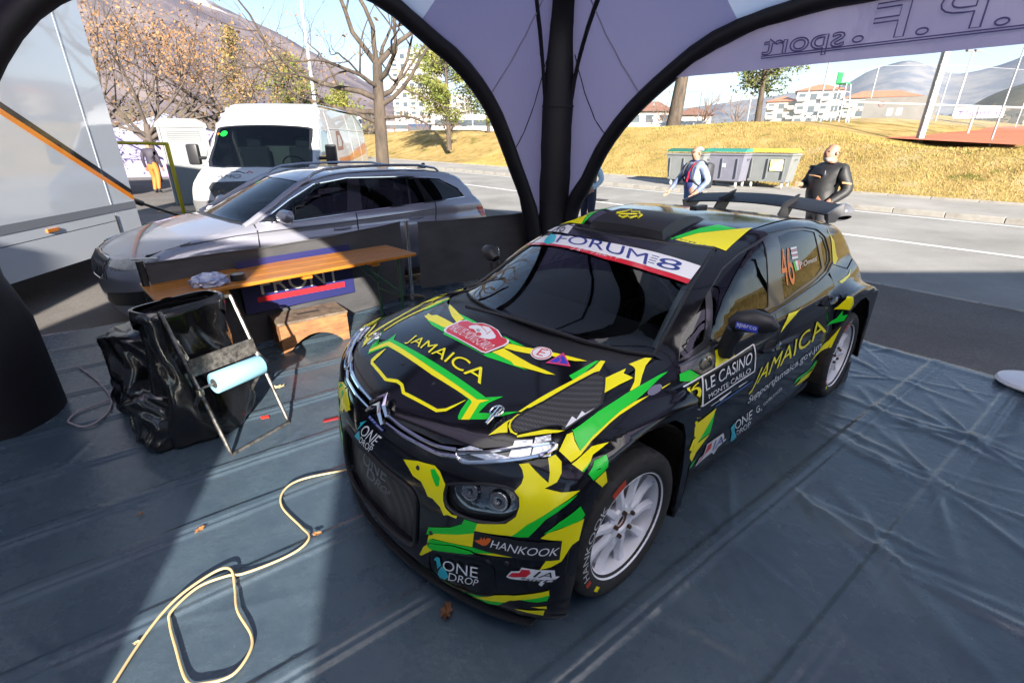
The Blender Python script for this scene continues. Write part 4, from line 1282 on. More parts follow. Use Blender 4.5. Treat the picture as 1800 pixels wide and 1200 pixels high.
# inside: tub, dash, seats, cage
mb = MB()
mb.box((-1.35, 0, .22), (3.2, 1.5, .05))
mb.box((-2.45, 0, .62), (.05, 1.42, .75))
mb.box((.15, 0, .40), (.75, 1.1, .5))
for s_ in (-1, 1):
    mb.box((-1.3, s_ * .76, .52), (1.7, .03, .6))
mb.build('cabin_tub', dark_void, rally_car)
mb = MB()
mb.prism([(-.28, .90), (-.62, .93), (-.72, .88), (-.70, .70), (-.28, .70)], -.66, .66, lambda u, v, d: (u, d, v))
mb.build('dashboard', mat('dash_flock', (.030, .030, .034), .85), rally_car)
for s_ in (-1, 1):
    mb = MB()
    mb.box((-1.18, s_ * .36, .42), (.5, .46, .14), bev=.04)
    mb.box((-1.46, s_ * .36, .74), (.14, .44, .62), rot=Matrix.Rotation(-.25, 3, 'Y'), bev=.04)
    mb.box((-1.50, s_ * .36, 1.06), (.16, .34, .24), rot=Matrix.Rotation(-.2, 3, 'Y'), bev=.05)
    for q in (-1, 1):
        mb.box((-1.40, s_ * .36 + q * .18, 1.05), (.22, .05, .22), bev=.02)
    mb.build('bucket_seat', mat('seat_black', (.02, .02, .022), .7, bump=.001, bscale=120), rally_car)
mb = MB()
for s_ in (-1, 1):
    mb.tube(catmull([(-.40, s_ * .64, .60), (-.46, s_ * .62, .92), (-1.02, s_ * .50, 1.22), (-1.35, s_ * .49, 1.27), (-1.48, s_ * .50, 1.255)], 5), .02, 8)
    mb.tube([(-1.48, s_ * .50, 1.255), (-1.52, s_ * .60, .9), (-1.5, s_ * .66, .3)], .02, 8)
    mb.tube([(-1.48, s_ * .50, 1.255), (-2.4, s_ * .5, .75)], .02, 8)
mb.tube([(-1.48, -.5, 1.255), (-1.48, .5, 1.255)], .02, 8)
mb.tube([(-1.02, -.5, 1.22), (-1.02, .5, 1.22)], .02, 8)
mb.tube([(-1.5, -.5, 1.24), (-1.52, .62, .35)], .02, 8)
mb.build('roll_cage', mat('cage_pale', (.55, .58, .62), .35), rally_car, smooth=True)
mb = MB()
mb.tube([(-.80 + .05 * math.sin(a), .36 + .17 * math.cos(a), .84 + .165 * math.sin(a)) for a in np.linspace(0, 2 * math.pi, 24, endpoint=False)], .014, 8, closed=True)
mb.box((-.78, .36, .82), (.05, .12, .10), bev=.02)
mb.build('steering_wheel', satin_black, rally_car, smooth=True)

# wheel wells
for cx in (0, -2.567):
    for s_ in (-1, 1):
        V, F = [], []
        n = 20
        for i in range(n + 1):
            a = math.pi * (-.12 + 1.24 * i / n)
            for y in (.50, .885 if cx == 0 else .87):
                V.append((cx - .01 + .405 * math.cos(a), s_ * y, .37 + .405 * math.sin(a)))
        for i in range(n):
            F.append((2 * i, 2 * i + 1, 2 * i + 3, 2 * i + 2))
        nb = len(V)
        F.append(tuple(2 * i for i in range(n + 1)))
        mesh_obj('wheel_well', V, F, mat('wheel_well_brown', (.035, .026, .02), .8, var=.4, vscale=5), rally_car)

# wheels
def tyre_mesh(parent, R0=.325, w=.225, rim_r=.236):
    n = 132
    half = w / 2
    prof = [(rim_r - .012, -half * .80), (rim_r + .004, -half * .92), (rim_r + .025, -half), (.285, -half * .995), (.305, -half * .95), (.318, -half * .86),
            (.3235, -half * .74), (.325, -half * .44), (.325, -half * .38), (.325, half * -.04), (.325, half * .04), (.325, half * .38), (.325, half * .44), (.3235, half * .74), (.318, half * .86),
            (.305, half * .95), (.285, half * .995), (rim_r + .025, half), (rim_r + .004, half * .92), (rim_r - .012, half * .80)]
    V, F = [], []
    m_ = len(prof)
    for k in range(n):
        a = 2 * math.pi * k / n
        for i, (r, y) in enumerate(prof):
            rr = r
            if 5 <= i <= 14:
                side = 1 if i < 10 else 0
                if (k + 3 * side + (2 if i in (8, 11) else 0)) % 6 == 0:
                    rr -= .006
                if i in (9, 10):
                    rr -= .0
            V.append((rr * math.cos(a), y, rr * math.sin(a)))
    for k in range(n):
        k2 = (k + 1) % n
        for i in range(m_ - 1):
            F.append((k * m_ + i, k * m_ + i + 1, k2 * m_ + i + 1, k2 * m_ + i))
    o = mesh_obj('tyre', V, F, rubber, parent, smooth=True, sharp=28)
    # circumferential grooves
    for y in (-.041, 0, .041):
        mb = MB()
        mb.lathe([(.3262, -.004), (.3262, .004)], 80, (0, y, 0), Matrix.Rotation(math.pi / 2, 3, 'X'))
        mb.build('groove', mat('groove_black', (.006, .006, .006), .9), o)
    return o

def make_wheel(name, loc, face, steer=0.):
    w = bpy.data.objects.new(name, None)
    COL.objects.link(w)
    w.empty_display_size = .1
    w.parent = rally_car
    w.location = loc
    w.rotation_euler = (0, 0, (0 if face > 0 else math.pi) + steer)
    tyre = tyre_mesh(w)
    # outer face towards +y
    RX = Matrix.Rotation(-math.pi / 2, 3, 'X')      # local z -> +y
    mb = MB()
    mb.lathe([(.221, -.10), (.226, .07), (.229, .092), (.238, .104), (.243, .101), (.243, .094), (.232, .088), (.228, .06), (.228, -.10)], 64, (0, 0, 0), RX)
    rim = mb.build('rim', white_wheel, w, smooth=True, sharp=40)
    ns = 10
    mb = MB()
    for k in range(ns):
        a = 2 * math.pi * (k + .3) / ns
        d = Vector((math.cos(a), 0, math.sin(a)))
        t = Vector((-math.sin(a), 0, math.cos(a)))
        secs = [(.040, .024, .060), (.070, .021, .072), (.10, .017, .074), (.15, .0145, .066), (.195, .018, .064), (.224, .026, .070)]
        V, F = [], []
        for r, hw, yy in secs:
            for s1, y1 in ((-1, -.024), (-.62, 0), (.62, 0), (1, -.024)):
                V.append(d * r + t * hw * s1 + Vector((0, yy + y1, 0)))
        for i in range(len(secs) - 1):
            for j in range(3):
                F.append((i * 4 + j, i * 4 + j + 1, i * 4 + j + 5, i * 4 + j + 4))
            F.append((i * 4 + 3, i * 4, i * 4 + 4, i * 4 + 7))
        mb.add(V, [f[::-1] for f in F])
    mb.build('spokes', white_wheel, rim, smooth=True, sharp=35)
    mb = MB()
    mb.lathe([(.030, .052), (.034, .066), (.042, .073), (.072, .072), (.080, .060), (.075, .03)], 40, (0, 0, 0), RX)
    mb.build('hub', white_wheel, rim, smooth=True, sharp=40)
    mb = MB()
    mb.lathe([(0, .040), (.028, .040), (.031, .055), (.033, .064)], 24, (0, 0, 0), RX)
    mb.build('centre_bore', mat('rusty_bore', (.16, .06, .025), .6, .4), rim, smooth=True)
    for k in range(5):
        a = 2 * math.pi * (k + .15) / 5
        mb = MB()
        mb.lathe([(0, .016), (.0085, .016), (.0095, .012), (.0095, 0), (.013, -.003)], 6, (.057 * math.cos(a), .072, .057 * math.sin(a)), RX)
        mb.build('wheel_nut', mat('bronze_nut', (.10, .055, .035), .4, .8), rim)
    mb = MB()
    mb.lathe([(.05, .0), (.178, .0), (.178, .028), (.05, .028)], 48, (0, -.035, 0), RX)
    mb.build('brake_disc', mat('brake_steel', (.16, .14, .12), .35, .9, var=.3, vscale=30), w, smooth=True)
    mb = MB()
    mb.box((.135, -.01, .06), (.07, .075, .16), bev=.015)
    mb.build('brake_caliper', mat('caliper_grey', (.20, .21, .21), .35, .8), w)
    if face > 0:
        polys, _ = text_polys('HANKOOK', 4, .03, 0)
        r0_ = 0 if loc[0] > -1 else 40
        a0, a1 = R(-20 + r0_), R(50 + r0_)
        q = [np.stack([p[:, 0] * .9, p[:, 1] * .030], 1) for p in polys]
        P, T = fill2d(q, .03)
        V = []
        for u, v in P:
            a = a0 + (a1 - a0) * (u / .9)
            r = .264 + v
            V.append((r * math.cos(a), .1142, r * math.sin(a)))
        mesh_obj('lettering', V, T, mat('tyre_print', (.55, .55, .55), .6), tyre)
        for (b0, b1, r0, r1, c) in ((58, 74, .262, .296, 'o'), (-29, -23, .266, .292, 'o'), (-48, -41, .262, .284, 'y')):
            V = []
            nseg = 6
            for i in range(nseg + 1):
                a = R(b0 + (b1 - b0) * i / nseg)
                for r in (r0, r1):
                    V.append((r * math.cos(a), .1142, r * math.sin(a)))
            mesh_obj('sidewall_mark', V, [(2 * i, 2 * i + 1, 2 * i + 3, 2 * i + 2) for i in range(nseg)], vinyl[c] if c != 'o' else mat('red_mark', (.45, .05, .02), .6), tyre)
    return w
for nm, x in (('wheel', 0.), ('wheel', -2.567)):
    for s_ in (1, -1):
        make_wheel(nm, (x, s_ * (.88 - .1125), .325), s_, -.003 if x == 0 else 0)
mb = MB()
mb.box((-1.25, 0, .17), (3.3, 1.5, .03))
mb.build('skid_plate', dark_void, rally_car)
# ------------------------------------------------------------------ ground, road, mound, hills
def vnoise(x, y, seed=0):
    """Smooth value noise in 0..1 (numpy)."""
    xi, yi = np.floor(x).astype(np.int64), np.floor(y).astype(np.int64)
    fx, fy = x - xi, y - yi
    def hsh(a, b):
        n = (a * 374761393 + b * 668265263 + seed * 1442695041) & 0x7fffffff
        n = ((n ^ (n >> 13)) * 1274126177) & 0x7fffffff
        return ((n ^ (n >> 16)) & 0xffff) / 65535.
    ux, uy = fx * fx * (3 - 2 * fx), fy * fy * (3 - 2 * fy)
    a, b, c, d = hsh(xi, yi), hsh(xi + 1, yi), hsh(xi, yi + 1), hsh(xi + 1, yi + 1)
    return a + (b - a) * ux + (c - a) * uy + (a - b - c + d) * ux * uy

def fbm(x, y, seed=0, oct=4, gain=.5):
    t, a, s = 0., 1., 0.
    for i in range(oct):
        t = t + a * vnoise(x * 2 ** i, y * 2 ** i, seed + i)
        s += a
        a *= gain
    return t / s

def sstep(a, b, x):
    t = np.clip((x - a) / (b - a), 0, 1)
    return t * t * (3 - 2 * t)

# n runs away across the road, s along the road (towards the right and the camera)
def ns(x, y):
    return .8 * x + .6 * y, .6 * x - .8 * y
def xy(n, s):
    return .8 * n + .6 * s, .6 * n - .8 * s
N_EDGE, N_MID, N_KERB, N_WALK = 7.8, 11.0, 14.5, 17.3

def zground(n, s):
    n = np.asarray(n, float)
    s = np.asarray(s, float)
    z = .20 * sstep(8., 14.5, n)
    z = z + np.where(n > N_KERB, .10 + .05 * sstep(N_KERB, N_WALK, n), 0)
    crest = 1.60 + 1.0 * sstep(-5., -13., s) - .25 * sstep(-22, -30, s) + .45 * sstep(-30, -46, s) - .5 * sstep(-50, -75, s)
    m = sstep(N_WALK + .4, 25.5 - 3.8 * sstep(-12, -5, s), n)
    z = z + (crest - .36) * m + .22 * (fbm(n * .25, s * .25, 3) - .5) * m
    z = z + .045 * np.clip(n - 22, 0, 24) * sstep(-19, -12, s) - .12 * sstep(-15, -11, s) * sstep(21.5, 23, n)
    z = z - .9 * sstep(27, 40, n) * sstep(-12, -20, s)
    return z

def asphalt(name, c1, c2, bump=.002, scale=160, crack=True):
    M = mat(name, c1, .88, spec=.25)
    nt = M.node_tree
    b = nt.nodes['Principled BSDF']
    tc = _n(nt, 'ShaderNodeTexCoord')
    fine = _n(nt, 'ShaderNodeTexVoronoi')
    fine.inputs['Scale'].default_value = scale
    big = _n(nt, 'ShaderNodeTexNoise')
    big.inputs['Scale'].default_value = .55
    big.inputs['Detail'].default_value = 8
    big.inputs['Roughness'].default_value = .65
    nt.links.new(tc.outputs['Object'], fine.inputs['Vector'])
    nt.links.new(tc.outputs['Object'], big.inputs['Vector'])
    mx = _n(nt, 'ShaderNodeMix', data_type='RGBA')
    mx.inputs[6].default_value = (*c1, 1)
    mx.inputs[7].default_value = (*c2, 1)
    nt.links.new(fine.outputs['Color'], mx.inputs[0])
    mx2 = _n(nt, 'ShaderNodeMix', data_type='RGBA', blend_type='MULTIPLY')
    mr = _n(nt, 'ShaderNodeMapRange')
    mr.inputs[1].default_value = .3
    mr.inputs[2].default_value = .7
    mr.inputs[3].default_value = .72
    mr.inputs[4].default_value = 1.15
    nt.links.new(big.outputs[0], mr.inputs[0])
    mx2.inputs[0].default_value = 1
    nt.links.new(mx.outputs[2], mx2.inputs[6])
    nt.links.new(mr.outputs[0], mx2.inputs[7])
    nt.links.new(mx2.outputs[2], b.inputs['Base Color'])
    bp = _n(nt, 'ShaderNodeBump')
    bp.inputs['Distance'].default_value = bump
    nt.links.new(fine.outputs['Distance'], bp.inputs['Height'])
    nt.links.new(bp.outputs[0], b.inputs['Normal'])
    return M

def struct(o, name=None):
    o['kind'] = 'structure'
    return o

def sheet(name, n0, n1, s0, s1, m, dz=0., dn=.6, ds=.8, zf=zground):
    """A strip of ground between n0..n1 and s0..s1, following the terrain."""
    nn = np.linspace(n0, n1, max(2, int((n1 - n0) / dn) + 1))
    ss = np.linspace(s0, s1, max(2, int((s1 - s0) / ds) + 1))
    A, B = np.meshgrid(nn, ss, indexing='ij')
    Z = zf(A, B) + dz
    X, Y = xy(A, B)
    V = np.stack([X.ravel(), Y.ravel(), Z.ravel()], 1)
    m_ = len(ss)
    F = [(i * m_ + j, (i + 1) * m_ + j, (i + 1) * m_ + j + 1, i * m_ + j + 1) for i in range(len(nn) - 1) for j in range(m_ - 1)]
    return mesh_obj(name, V, [f[::-1] for f in F], m, smooth=True)

lot_mat = asphalt('lot_asphalt', (.10, .094, .09), (.21, .19, .175), .003, 130)
road_mat = asphalt('road_asphalt', (.23, .222, .21), (.30, .29, .275), .002, 150)
walk_mat = asphalt('pavement_asphalt', (.27, .255, .235), (.34, .325, .30), .001, 170)
# base ground far out to the horizon, lower than everything else
V, F = [], []
rings = [0, 30, 60, 100, 180, 320, 600, 1200, 2500, 5200]
for r in rings:
    for k in range(64):
        a = 2 * math.pi * k / 64
        V.append((r * math.cos(a), r * math.sin(a) + 5, -.25 - .0 * r))
for i in range(len(rings) - 1):
    for k in range(64):
        F.append((i * 64 + k, (i + 1) * 64 + k, (i + 1) * 64 + (k + 1) % 64, i * 64 + (k + 1) % 64))
struct(mesh_obj('ground', V, F, mat('far_plain', (.13, .11, .085), .95, col2=(.20, .18, .13), vscale=.02)))
struct(sheet('parking_lot', -14, N_EDGE - .07, -60, 20, lot_mat, 0., 1.2, 1.5, lambda n, s: np.zeros_like(n)))
struct(sheet('road', N_EDGE - .07, N_KERB, -120, 60, road_mat, .0, .8, 2.))
struct(sheet('pavement', N_KERB + .16, N_WALK, -120, 60, walk_mat, .0, .5, 2.))
# painted lines
paint = mat('road_paint', (.75, .75, .73), .7, col2=(.55, .54, .52), vscale=9)
struct(sheet('centre_line', N_MID - .06, N_MID + .06, -60, 40, paint, .006, .1, 1.))
struct(sheet('edge_line', N_KERB - .45, N_KERB - .33, -90, 40, paint, .006, .1, 1.))
struct(sheet('lot_marking', 0, .0, 0, 0, paint) if 0 else sheet('lot_marking', -2.55, -2.43, -9.0, -6.6, paint, .006, .1, 1., lambda n, s: np.zeros_like(n)))
# flush edging stones beside the lot, then the far kerb, stone by stone
def stones(name, n0, w, s0, s1, L, h, m, zf, label, cat):
    root = thing(name, label, cat)
    proto = None
    s = s0
    k = 0
    while s < s1:
        zz = float(zf(np.array([n0]), np.array([s + L / 2]))[0])
        X, Y = xy(n0 + w / 2, s + L / 2)
        if proto is None:
            mb = MB()
            mb.box((0, 0, 0), (w, L - .014, h + .25), bev=.012)
            proto = mb.build('kerb_stone', m, root)
            o = proto
        else:
            o = proto.copy()
            COL.objects.link(o)
        o.location = (X, Y, zz + h - (h + .25) / 2 + random.uniform(-.004, .004))
        o.rotation_euler = (0, 0, math.atan2(.6, .8) + random.uniform(-.004, .004))
        s += L
        k += 1
    return root
kerb_mat = mat('kerb_concrete', (.30, .28, .25), .85, var=.22, vscale=3, bump=.003, bscale=60)
stones('far_kerb', N_KERB, .15, -46, 14, 1.0, .12, kerb_mat, lambda n, s: zground(n - .01, s), 'row of grey concrete kerb stones along the far side of the road', 'kerb')
stones('edging', N_EDGE - .10, .10, -9, 10, 1.0, .014, kerb_mat, lambda n, s: np.zeros(1), 'flush pale edging stones between the parking lot and the road', 'edging')
stones('grass_edging', N_WALK, .08, -46, 14, 1.0, .06, kerb_mat, zground, 'low stone edging between the pavement and the grassy mound', 'edging')

# grassy mound
def grass_mat(name):
    M = mat(name, (.2, .15, .05), .95, spec=.1)
    nt = M.node_tree
    b = nt.nodes['Principled BSDF']
    tc = _n(nt, 'ShaderNodeTexCoord')
    n1 = _n(nt, 'ShaderNodeTexNoise')
    n1.inputs['Scale'].default_value = .8
    n1.inputs['Detail'].default_value = 9
    n1.inputs['Roughness'].default_value = .7
    cr = _n(nt, 'ShaderNodeValToRGB')
    e = cr.color_ramp.elements
    e[0].position, e[0].color = .34, (.13, .14, .03, 1)
    e[1].position, e[1].color = .44, (.33, .225, .085, 1)
    for p, c in ((.55, (.42, .30, .11, 1)), (.68, (.46, .35, .19, 1))):
        x = e.new(p)
        x.color = c
    n2 = _n(nt, 'ShaderNodeTexNoise')
    n2.inputs['Scale'].default_value = 38
    n2.inputs['Detail'].default_value = 6
    mx = _n(nt, 'ShaderNodeMix', data_type='RGBA', blend_type='MULTIPLY')
    mx.inputs[0].default_value = .75
    mr = _n(nt, 'ShaderNodeMapRange')
    mr.inputs[1].default_value = .3
    mr.inputs[2].default_value = .7
    mr.inputs[3].default_value = .55
    mr.inputs[4].default_value = 1.35
    nt.links.new(tc.outputs['Object'], n1.inputs['Vector'])
    nt.links.new(tc.outputs['Object'], n2.inputs['Vector'])
    nt.links.new(n1.outputs[0], cr.inputs[0])
    nt.links.new(n2.outputs[0], mr.inputs[0])
    nt.links.new(cr.outputs[0], mx.inputs[6])
    nt.links.new(mr.outputs[0], mx.inputs[7])
    nt.links.new(mx.outputs[2], b.inputs['Base Color'])
    bp = _n(nt, 'ShaderNodeBump')
    bp.inputs['Distance'].default_value = .05
    nt.links.new(n2.outputs[0], bp.inputs['Height'])
    nt.links.new(bp.outputs[0], b.inputs['Normal'])
    return M
turf = grass_mat('dry_turf')
struct(sheet('grass_mound', N_WALK + .08, 60, -130, 60, turf, 0., .5, .9))
# grass tufts on the near slope
def blades(name, n, region, hgt, m, seed):
    rg = np.random.default_rng(seed)
    nn = rg.uniform(region[0], region[1], n)
    ss = rg.uniform(region[2], region[3], n)
    zz = zground(nn, ss)
    X, Y = xy(nn, ss)
    a = rg.uniform(0, 6.283, n)
    h = hgt * rg.uniform(.5, 1.3, n)
    w = .012
    lean = rg.uniform(-.6, .6, (n, 2)) * h[:, None]
    B = np.stack([X, Y, zz - .01], 1)
    D = np.stack([np.cos(a) * w, np.sin(a) * w, np.zeros(n)], 1)
    Tp = B + np.stack([lean[:, 0], lean[:, 1], h], 1)
    V = np.stack([B - D, B + D, Tp], 1).reshape(-1, 3)
    me = bpy.data.meshes.new(name)
    me.vertices.add(3 * n)
    me.vertices.foreach_set('co', V.ravel())
    me.loops.add(3 * n)
    me.loops.foreach_set('vertex_index', np.arange(3 * n))
    me.polygons.add(n)
    me.polygons.foreach_set('loop_start', np.arange(n) * 3)
    me.polygons.foreach_set('loop_total', np.full(n, 3))
    me.materials.append(m)
    me.update()
    o = link(name, me, kind='stuff')
    o['label'] = 'short dry winter grass covering the mound'
    o['category'] = 'grass'
    return o
blades('dry_grass', 90000, (N_WALK + .1, 25, -30, 8), .07, mat('dry_blade', (.42, .29, .11), .9, col2=(.22, .19, .05), vscale=.7, spec=.1), 5)

# tennis court behind the mound
def court_z(n, s):
    return zground(n, s) + .05
cc = [Vector(q) for q in ((15.84, 25.48, 2.09), (15.73, 15.38, 1.69), (29.81, 29.59, 2.68), (26.06, 40.31, 2.64))]
V = []
for i in range(13):
    for j in range(13):
        u, v = i / 12, j / 12
        V.append((cc[0] * (1 - u) + cc[1] * u) * (1 - v) + (cc[3] * (1 - u) + cc[2] * u) * v)
struct(mesh_obj('tennis_court', V, [(i * 13 + j, (i + 1) * 13 + j, (i + 1) * 13 + j + 1, i * 13 + j + 1) for i in range(12) for j in range(12)], mat('clay_court', (.46, .12, .05), .9, var=.12, vscale=.6)))

# hills
def hill_mat(name, forest, rock, snow_h, snow_n, tint=1.):
    M = mat(name, rock, .95, spec=.05)
    nt = M.node_tree
    b = nt.nodes['Principled BSDF']
    g = _n(nt, 'ShaderNodeNewGeometry')
    sep = _n(nt, 'ShaderNodeSeparateXYZ')
    nz = _n(nt, 'ShaderNodeTexNoise')
    nz.inputs['Scale'].default_value = .006
    nz.inputs['Detail'].default_value = 12
    nz.inputs['Roughness'].default_value = .68
    nt.links.new(g.outputs['Position'], nz.inputs['Vector'])
    nt.links.new(g.outputs['Position'], sep.inputs[0])
    m1 = _n(nt, 'ShaderNodeMix', data_type='RGBA')
    m1.inputs[6].default_value = (*forest, 1)
    m1.inputs[7].default_value = (*rock, 1)
    r1 = _n(nt, 'ShaderNodeMapRange')
    r1.inputs[1].default_value = .42
    r1.inputs[2].default_value = .58
    nt.links.new(nz.outputs[0], r1.inputs[0])
    nt.links.new(r1.outputs[0], m1.inputs[0])
    # snow where height plus noise is large
    ma = _n(nt, 'ShaderNodeMath', operation='MULTIPLY')
    ma.inputs[1].default_value = snow_n
    nt.links.new(nz.outputs[0], ma.inputs[0])
    ad = _n(nt, 'ShaderNodeMath', operation='ADD')
    nt.links.new(sep.outputs['Z'], ad.inputs[0])
    nt.links.new(ma.outputs[0], ad.inputs[1])
    r2 = _n(nt, 'ShaderNodeMapRange')
    r2.inputs[1].default_value = snow_h
    r2.inputs[2].default_value = snow_h + snow_n * .12
    nt.links.new(ad.outputs[0], r2.inputs[0])
    m2 = _n(nt, 'ShaderNodeMix', data_type='RGBA')
    nt.links.new(r2.outputs[0], m2.inputs[0])
    nt.links.new(m1.outputs[2], m2.inputs[6])
    m2.inputs[7].default_value = (.50, .52, .56, 1)
    nt.links.new(m2.outputs[2], b.inputs['Base Color'])
    return M

def az(px_):
    return math.atan((px_ - 900) / 838.9 / (math.cos(PITCH) + math.sin(PITCH) * .45))
def range_hill(name, dist, depth, ridge, m, rough=.12, seed=1, base=0., steps=26, nx=140):
    """A range of hills: ridge = (azimuth in radians, height) pairs at a distance; slopes fall towards the viewer."""
    ridge = sorted(ridge)
    a = np.linspace(ridge[0][0], ridge[-1][0], nx)
    H = spl(ridge)(a)
    t = np.linspace(0, 1.25, steps)
    A, T = np.meshgrid(a, t, indexing='ij')
    D = dist - depth + depth * T
    X, Y = D * np.sin(A), D * np.cos(A)
    prof = np.where(T <= 1, T ** 1.15, 1 - (T - 1) * 2.2)
    sc = 6. / dist
    nz = fbm(X * sc, Y * sc, seed, 6, .55) - .5
    rid = 1 - np.abs(fbm(X * sc * 1.7, Y * sc * .6, seed + 9, 5, .55) - .5) * 2
    Z = base + H[:, None] * (prof + rough * (nz * 1.6 + (rid - .7)) * np.sin(np.clip(T, 0, 1) * math.pi * .86))
    V = np.stack([X.ravel(), Y.ravel(), Z.ravel()], 1)
    F = [(i * steps + j, i * steps + j + 1, (i + 1) * steps + j + 1, (i + 1) * steps + j) for i in range(nx - 1) for j in range(steps - 1)]
    return struct(mesh_obj(name, V, [f[::-1] for f in F], m, smooth=True))
def rz(px_, py_, dist):
    """Ridge point: azimuth and height of a far point that the camera sees at a given picture place."""
    dx, dy = (px_ - 900) / 838.9, (600 - py_) / 838.9
    d = _f0 + _rr * dx + _uu * dy
    hd = math.hypot(d.x, d.y)
    return (math.atan2(d.x, d.y), CAM_H + dist * d.z / hd)
m_left = hill_mat('left_mountain', (.095, .08, .10), (.205, .165, .165), 560, 420)
range_hill('mountain', 1900, 1300, [(-1.35, 620), (-.95, 700), rz(130, -95, 1900), rz(330, -15, 1900), rz(450, 45, 1900), rz(560, 95, 1900), rz(680, 165, 1900), rz(820, 215, 1900), rz(950, 235, 1900)], m_left, .16, 2)
m_far = hill_mat('far_mountain', (.10, .115, .15), (.21, .20, .20), 760, 520)
range_hill('mountain', 4200, 1700, [rz(450, 215, 4200), rz(700, 200, 4200), rz(1000, 210, 4200), rz(1210, 190, 4200), rz(1380, 165, 4200), rz(1480, 150, 4200), rz(1535, 122, 4200), rz(1590, 107, 4200), rz(1640, 118, 4200), rz(1680, 130, 4200), rz(1760, 115, 4200), rz(1830, 92, 4200), rz(2000, 80, 4200), rz(2300, 90, 4200)], m_far, .12, 6)
m_near = hill_mat('near_hill', (.035, .045, .025), (.11, .085, .055), 9000, 10)
range_hill('wooded_hill', 900, 420, [rz(1600, 222, 900), rz(1690, 195, 900), rz(1750, 165, 900), rz(1820, 142, 900), rz(1980, 120, 900), rz(2200, 140, 900)], m_near, .10, 12)
# ------------------------------------------------------------------ groundsheet under the tent
def tarp_mat():
    M = mat('groundsheet_vinyl', (.20, .235, .25), .42, spec=.5)
    nt = M.node_tree
    b = nt.nodes['Principled BSDF']
    tc = _n(nt, 'ShaderNodeTexCoord')
    n1 = _n(nt, 'ShaderNodeTexNoise')
    n1.inputs['Scale'].default_value = 2.2
    n1.inputs['Detail'].default_value = 10
    n1.inputs['Roughness'].default_value = .7
    nt.links.new(tc.outputs['Object'], n1.inputs['Vector'])
    mx = _n(nt, 'ShaderNodeMix', data_type='RGBA')
    mx.inputs[6].default_value = (.038, .058, .082, 1)
    mx.inputs[7].default_value = (.060, .086, .108, 1)
    mr = _n(nt, 'ShaderNodeMapRange')
    mr.inputs[1].default_value = .35
    mr.inputs[2].default_value = .65
    nt.links.new(n1.outputs[0], mr.inputs[0])
    nt.links.new(mr.outputs[0], mx.inputs[0])
    # dirt specks
    vo = _n(nt, 'ShaderNodeTexVoronoi')
    vo.inputs['Scale'].default_value = 13
    nt.links.new(tc.outputs['Object'], vo.inputs['Vector'])
    m2 = _n(nt, 'ShaderNodeMapRange')
    m2.inputs[1].default_value = .035
    m2.inputs[2].default_value = .06
    nt.links.new(vo.outputs['Distance'], m2.inputs[0])
    mx2 = _n(nt, 'ShaderNodeMix', data_type='RGBA')
    mx2.inputs[6].default_value = (.07, .055, .04, 1)
    nt.links.new(m2.outputs[0], mx2.inputs[0])
    nt.links.new(mx.outputs[2], mx2.inputs[7])
    nt.links.new(mx2.outputs[2], b.inputs['Base Color'])
    r2 = _n(nt, 'ShaderNodeMapRange')
    r2.inputs[3].default_value = .18
    r2.inputs[4].default_value = .36
    nt.links.new(n1.outputs[0], r2.inputs[0])
    nt.links.new(r2.outputs[0], b.inputs['Roughness'])
    nb = _n(nt, 'ShaderNodeTexNoise')
    nb.inputs['Scale'].default_value = 26
    nb.inputs['Detail'].default_value = 4
    nt.links.new(tc.outputs['Object'], nb.inputs['Vector'])
    bp = _n(nt, 'ShaderNodeBump')
    bp.inputs['Distance'].default_value = .0022
    nt.links.new(nb.outputs[0], bp.inputs['Height'])
    nt.links.new(bp.outputs[0], b.inputs['Normal'])
    return M

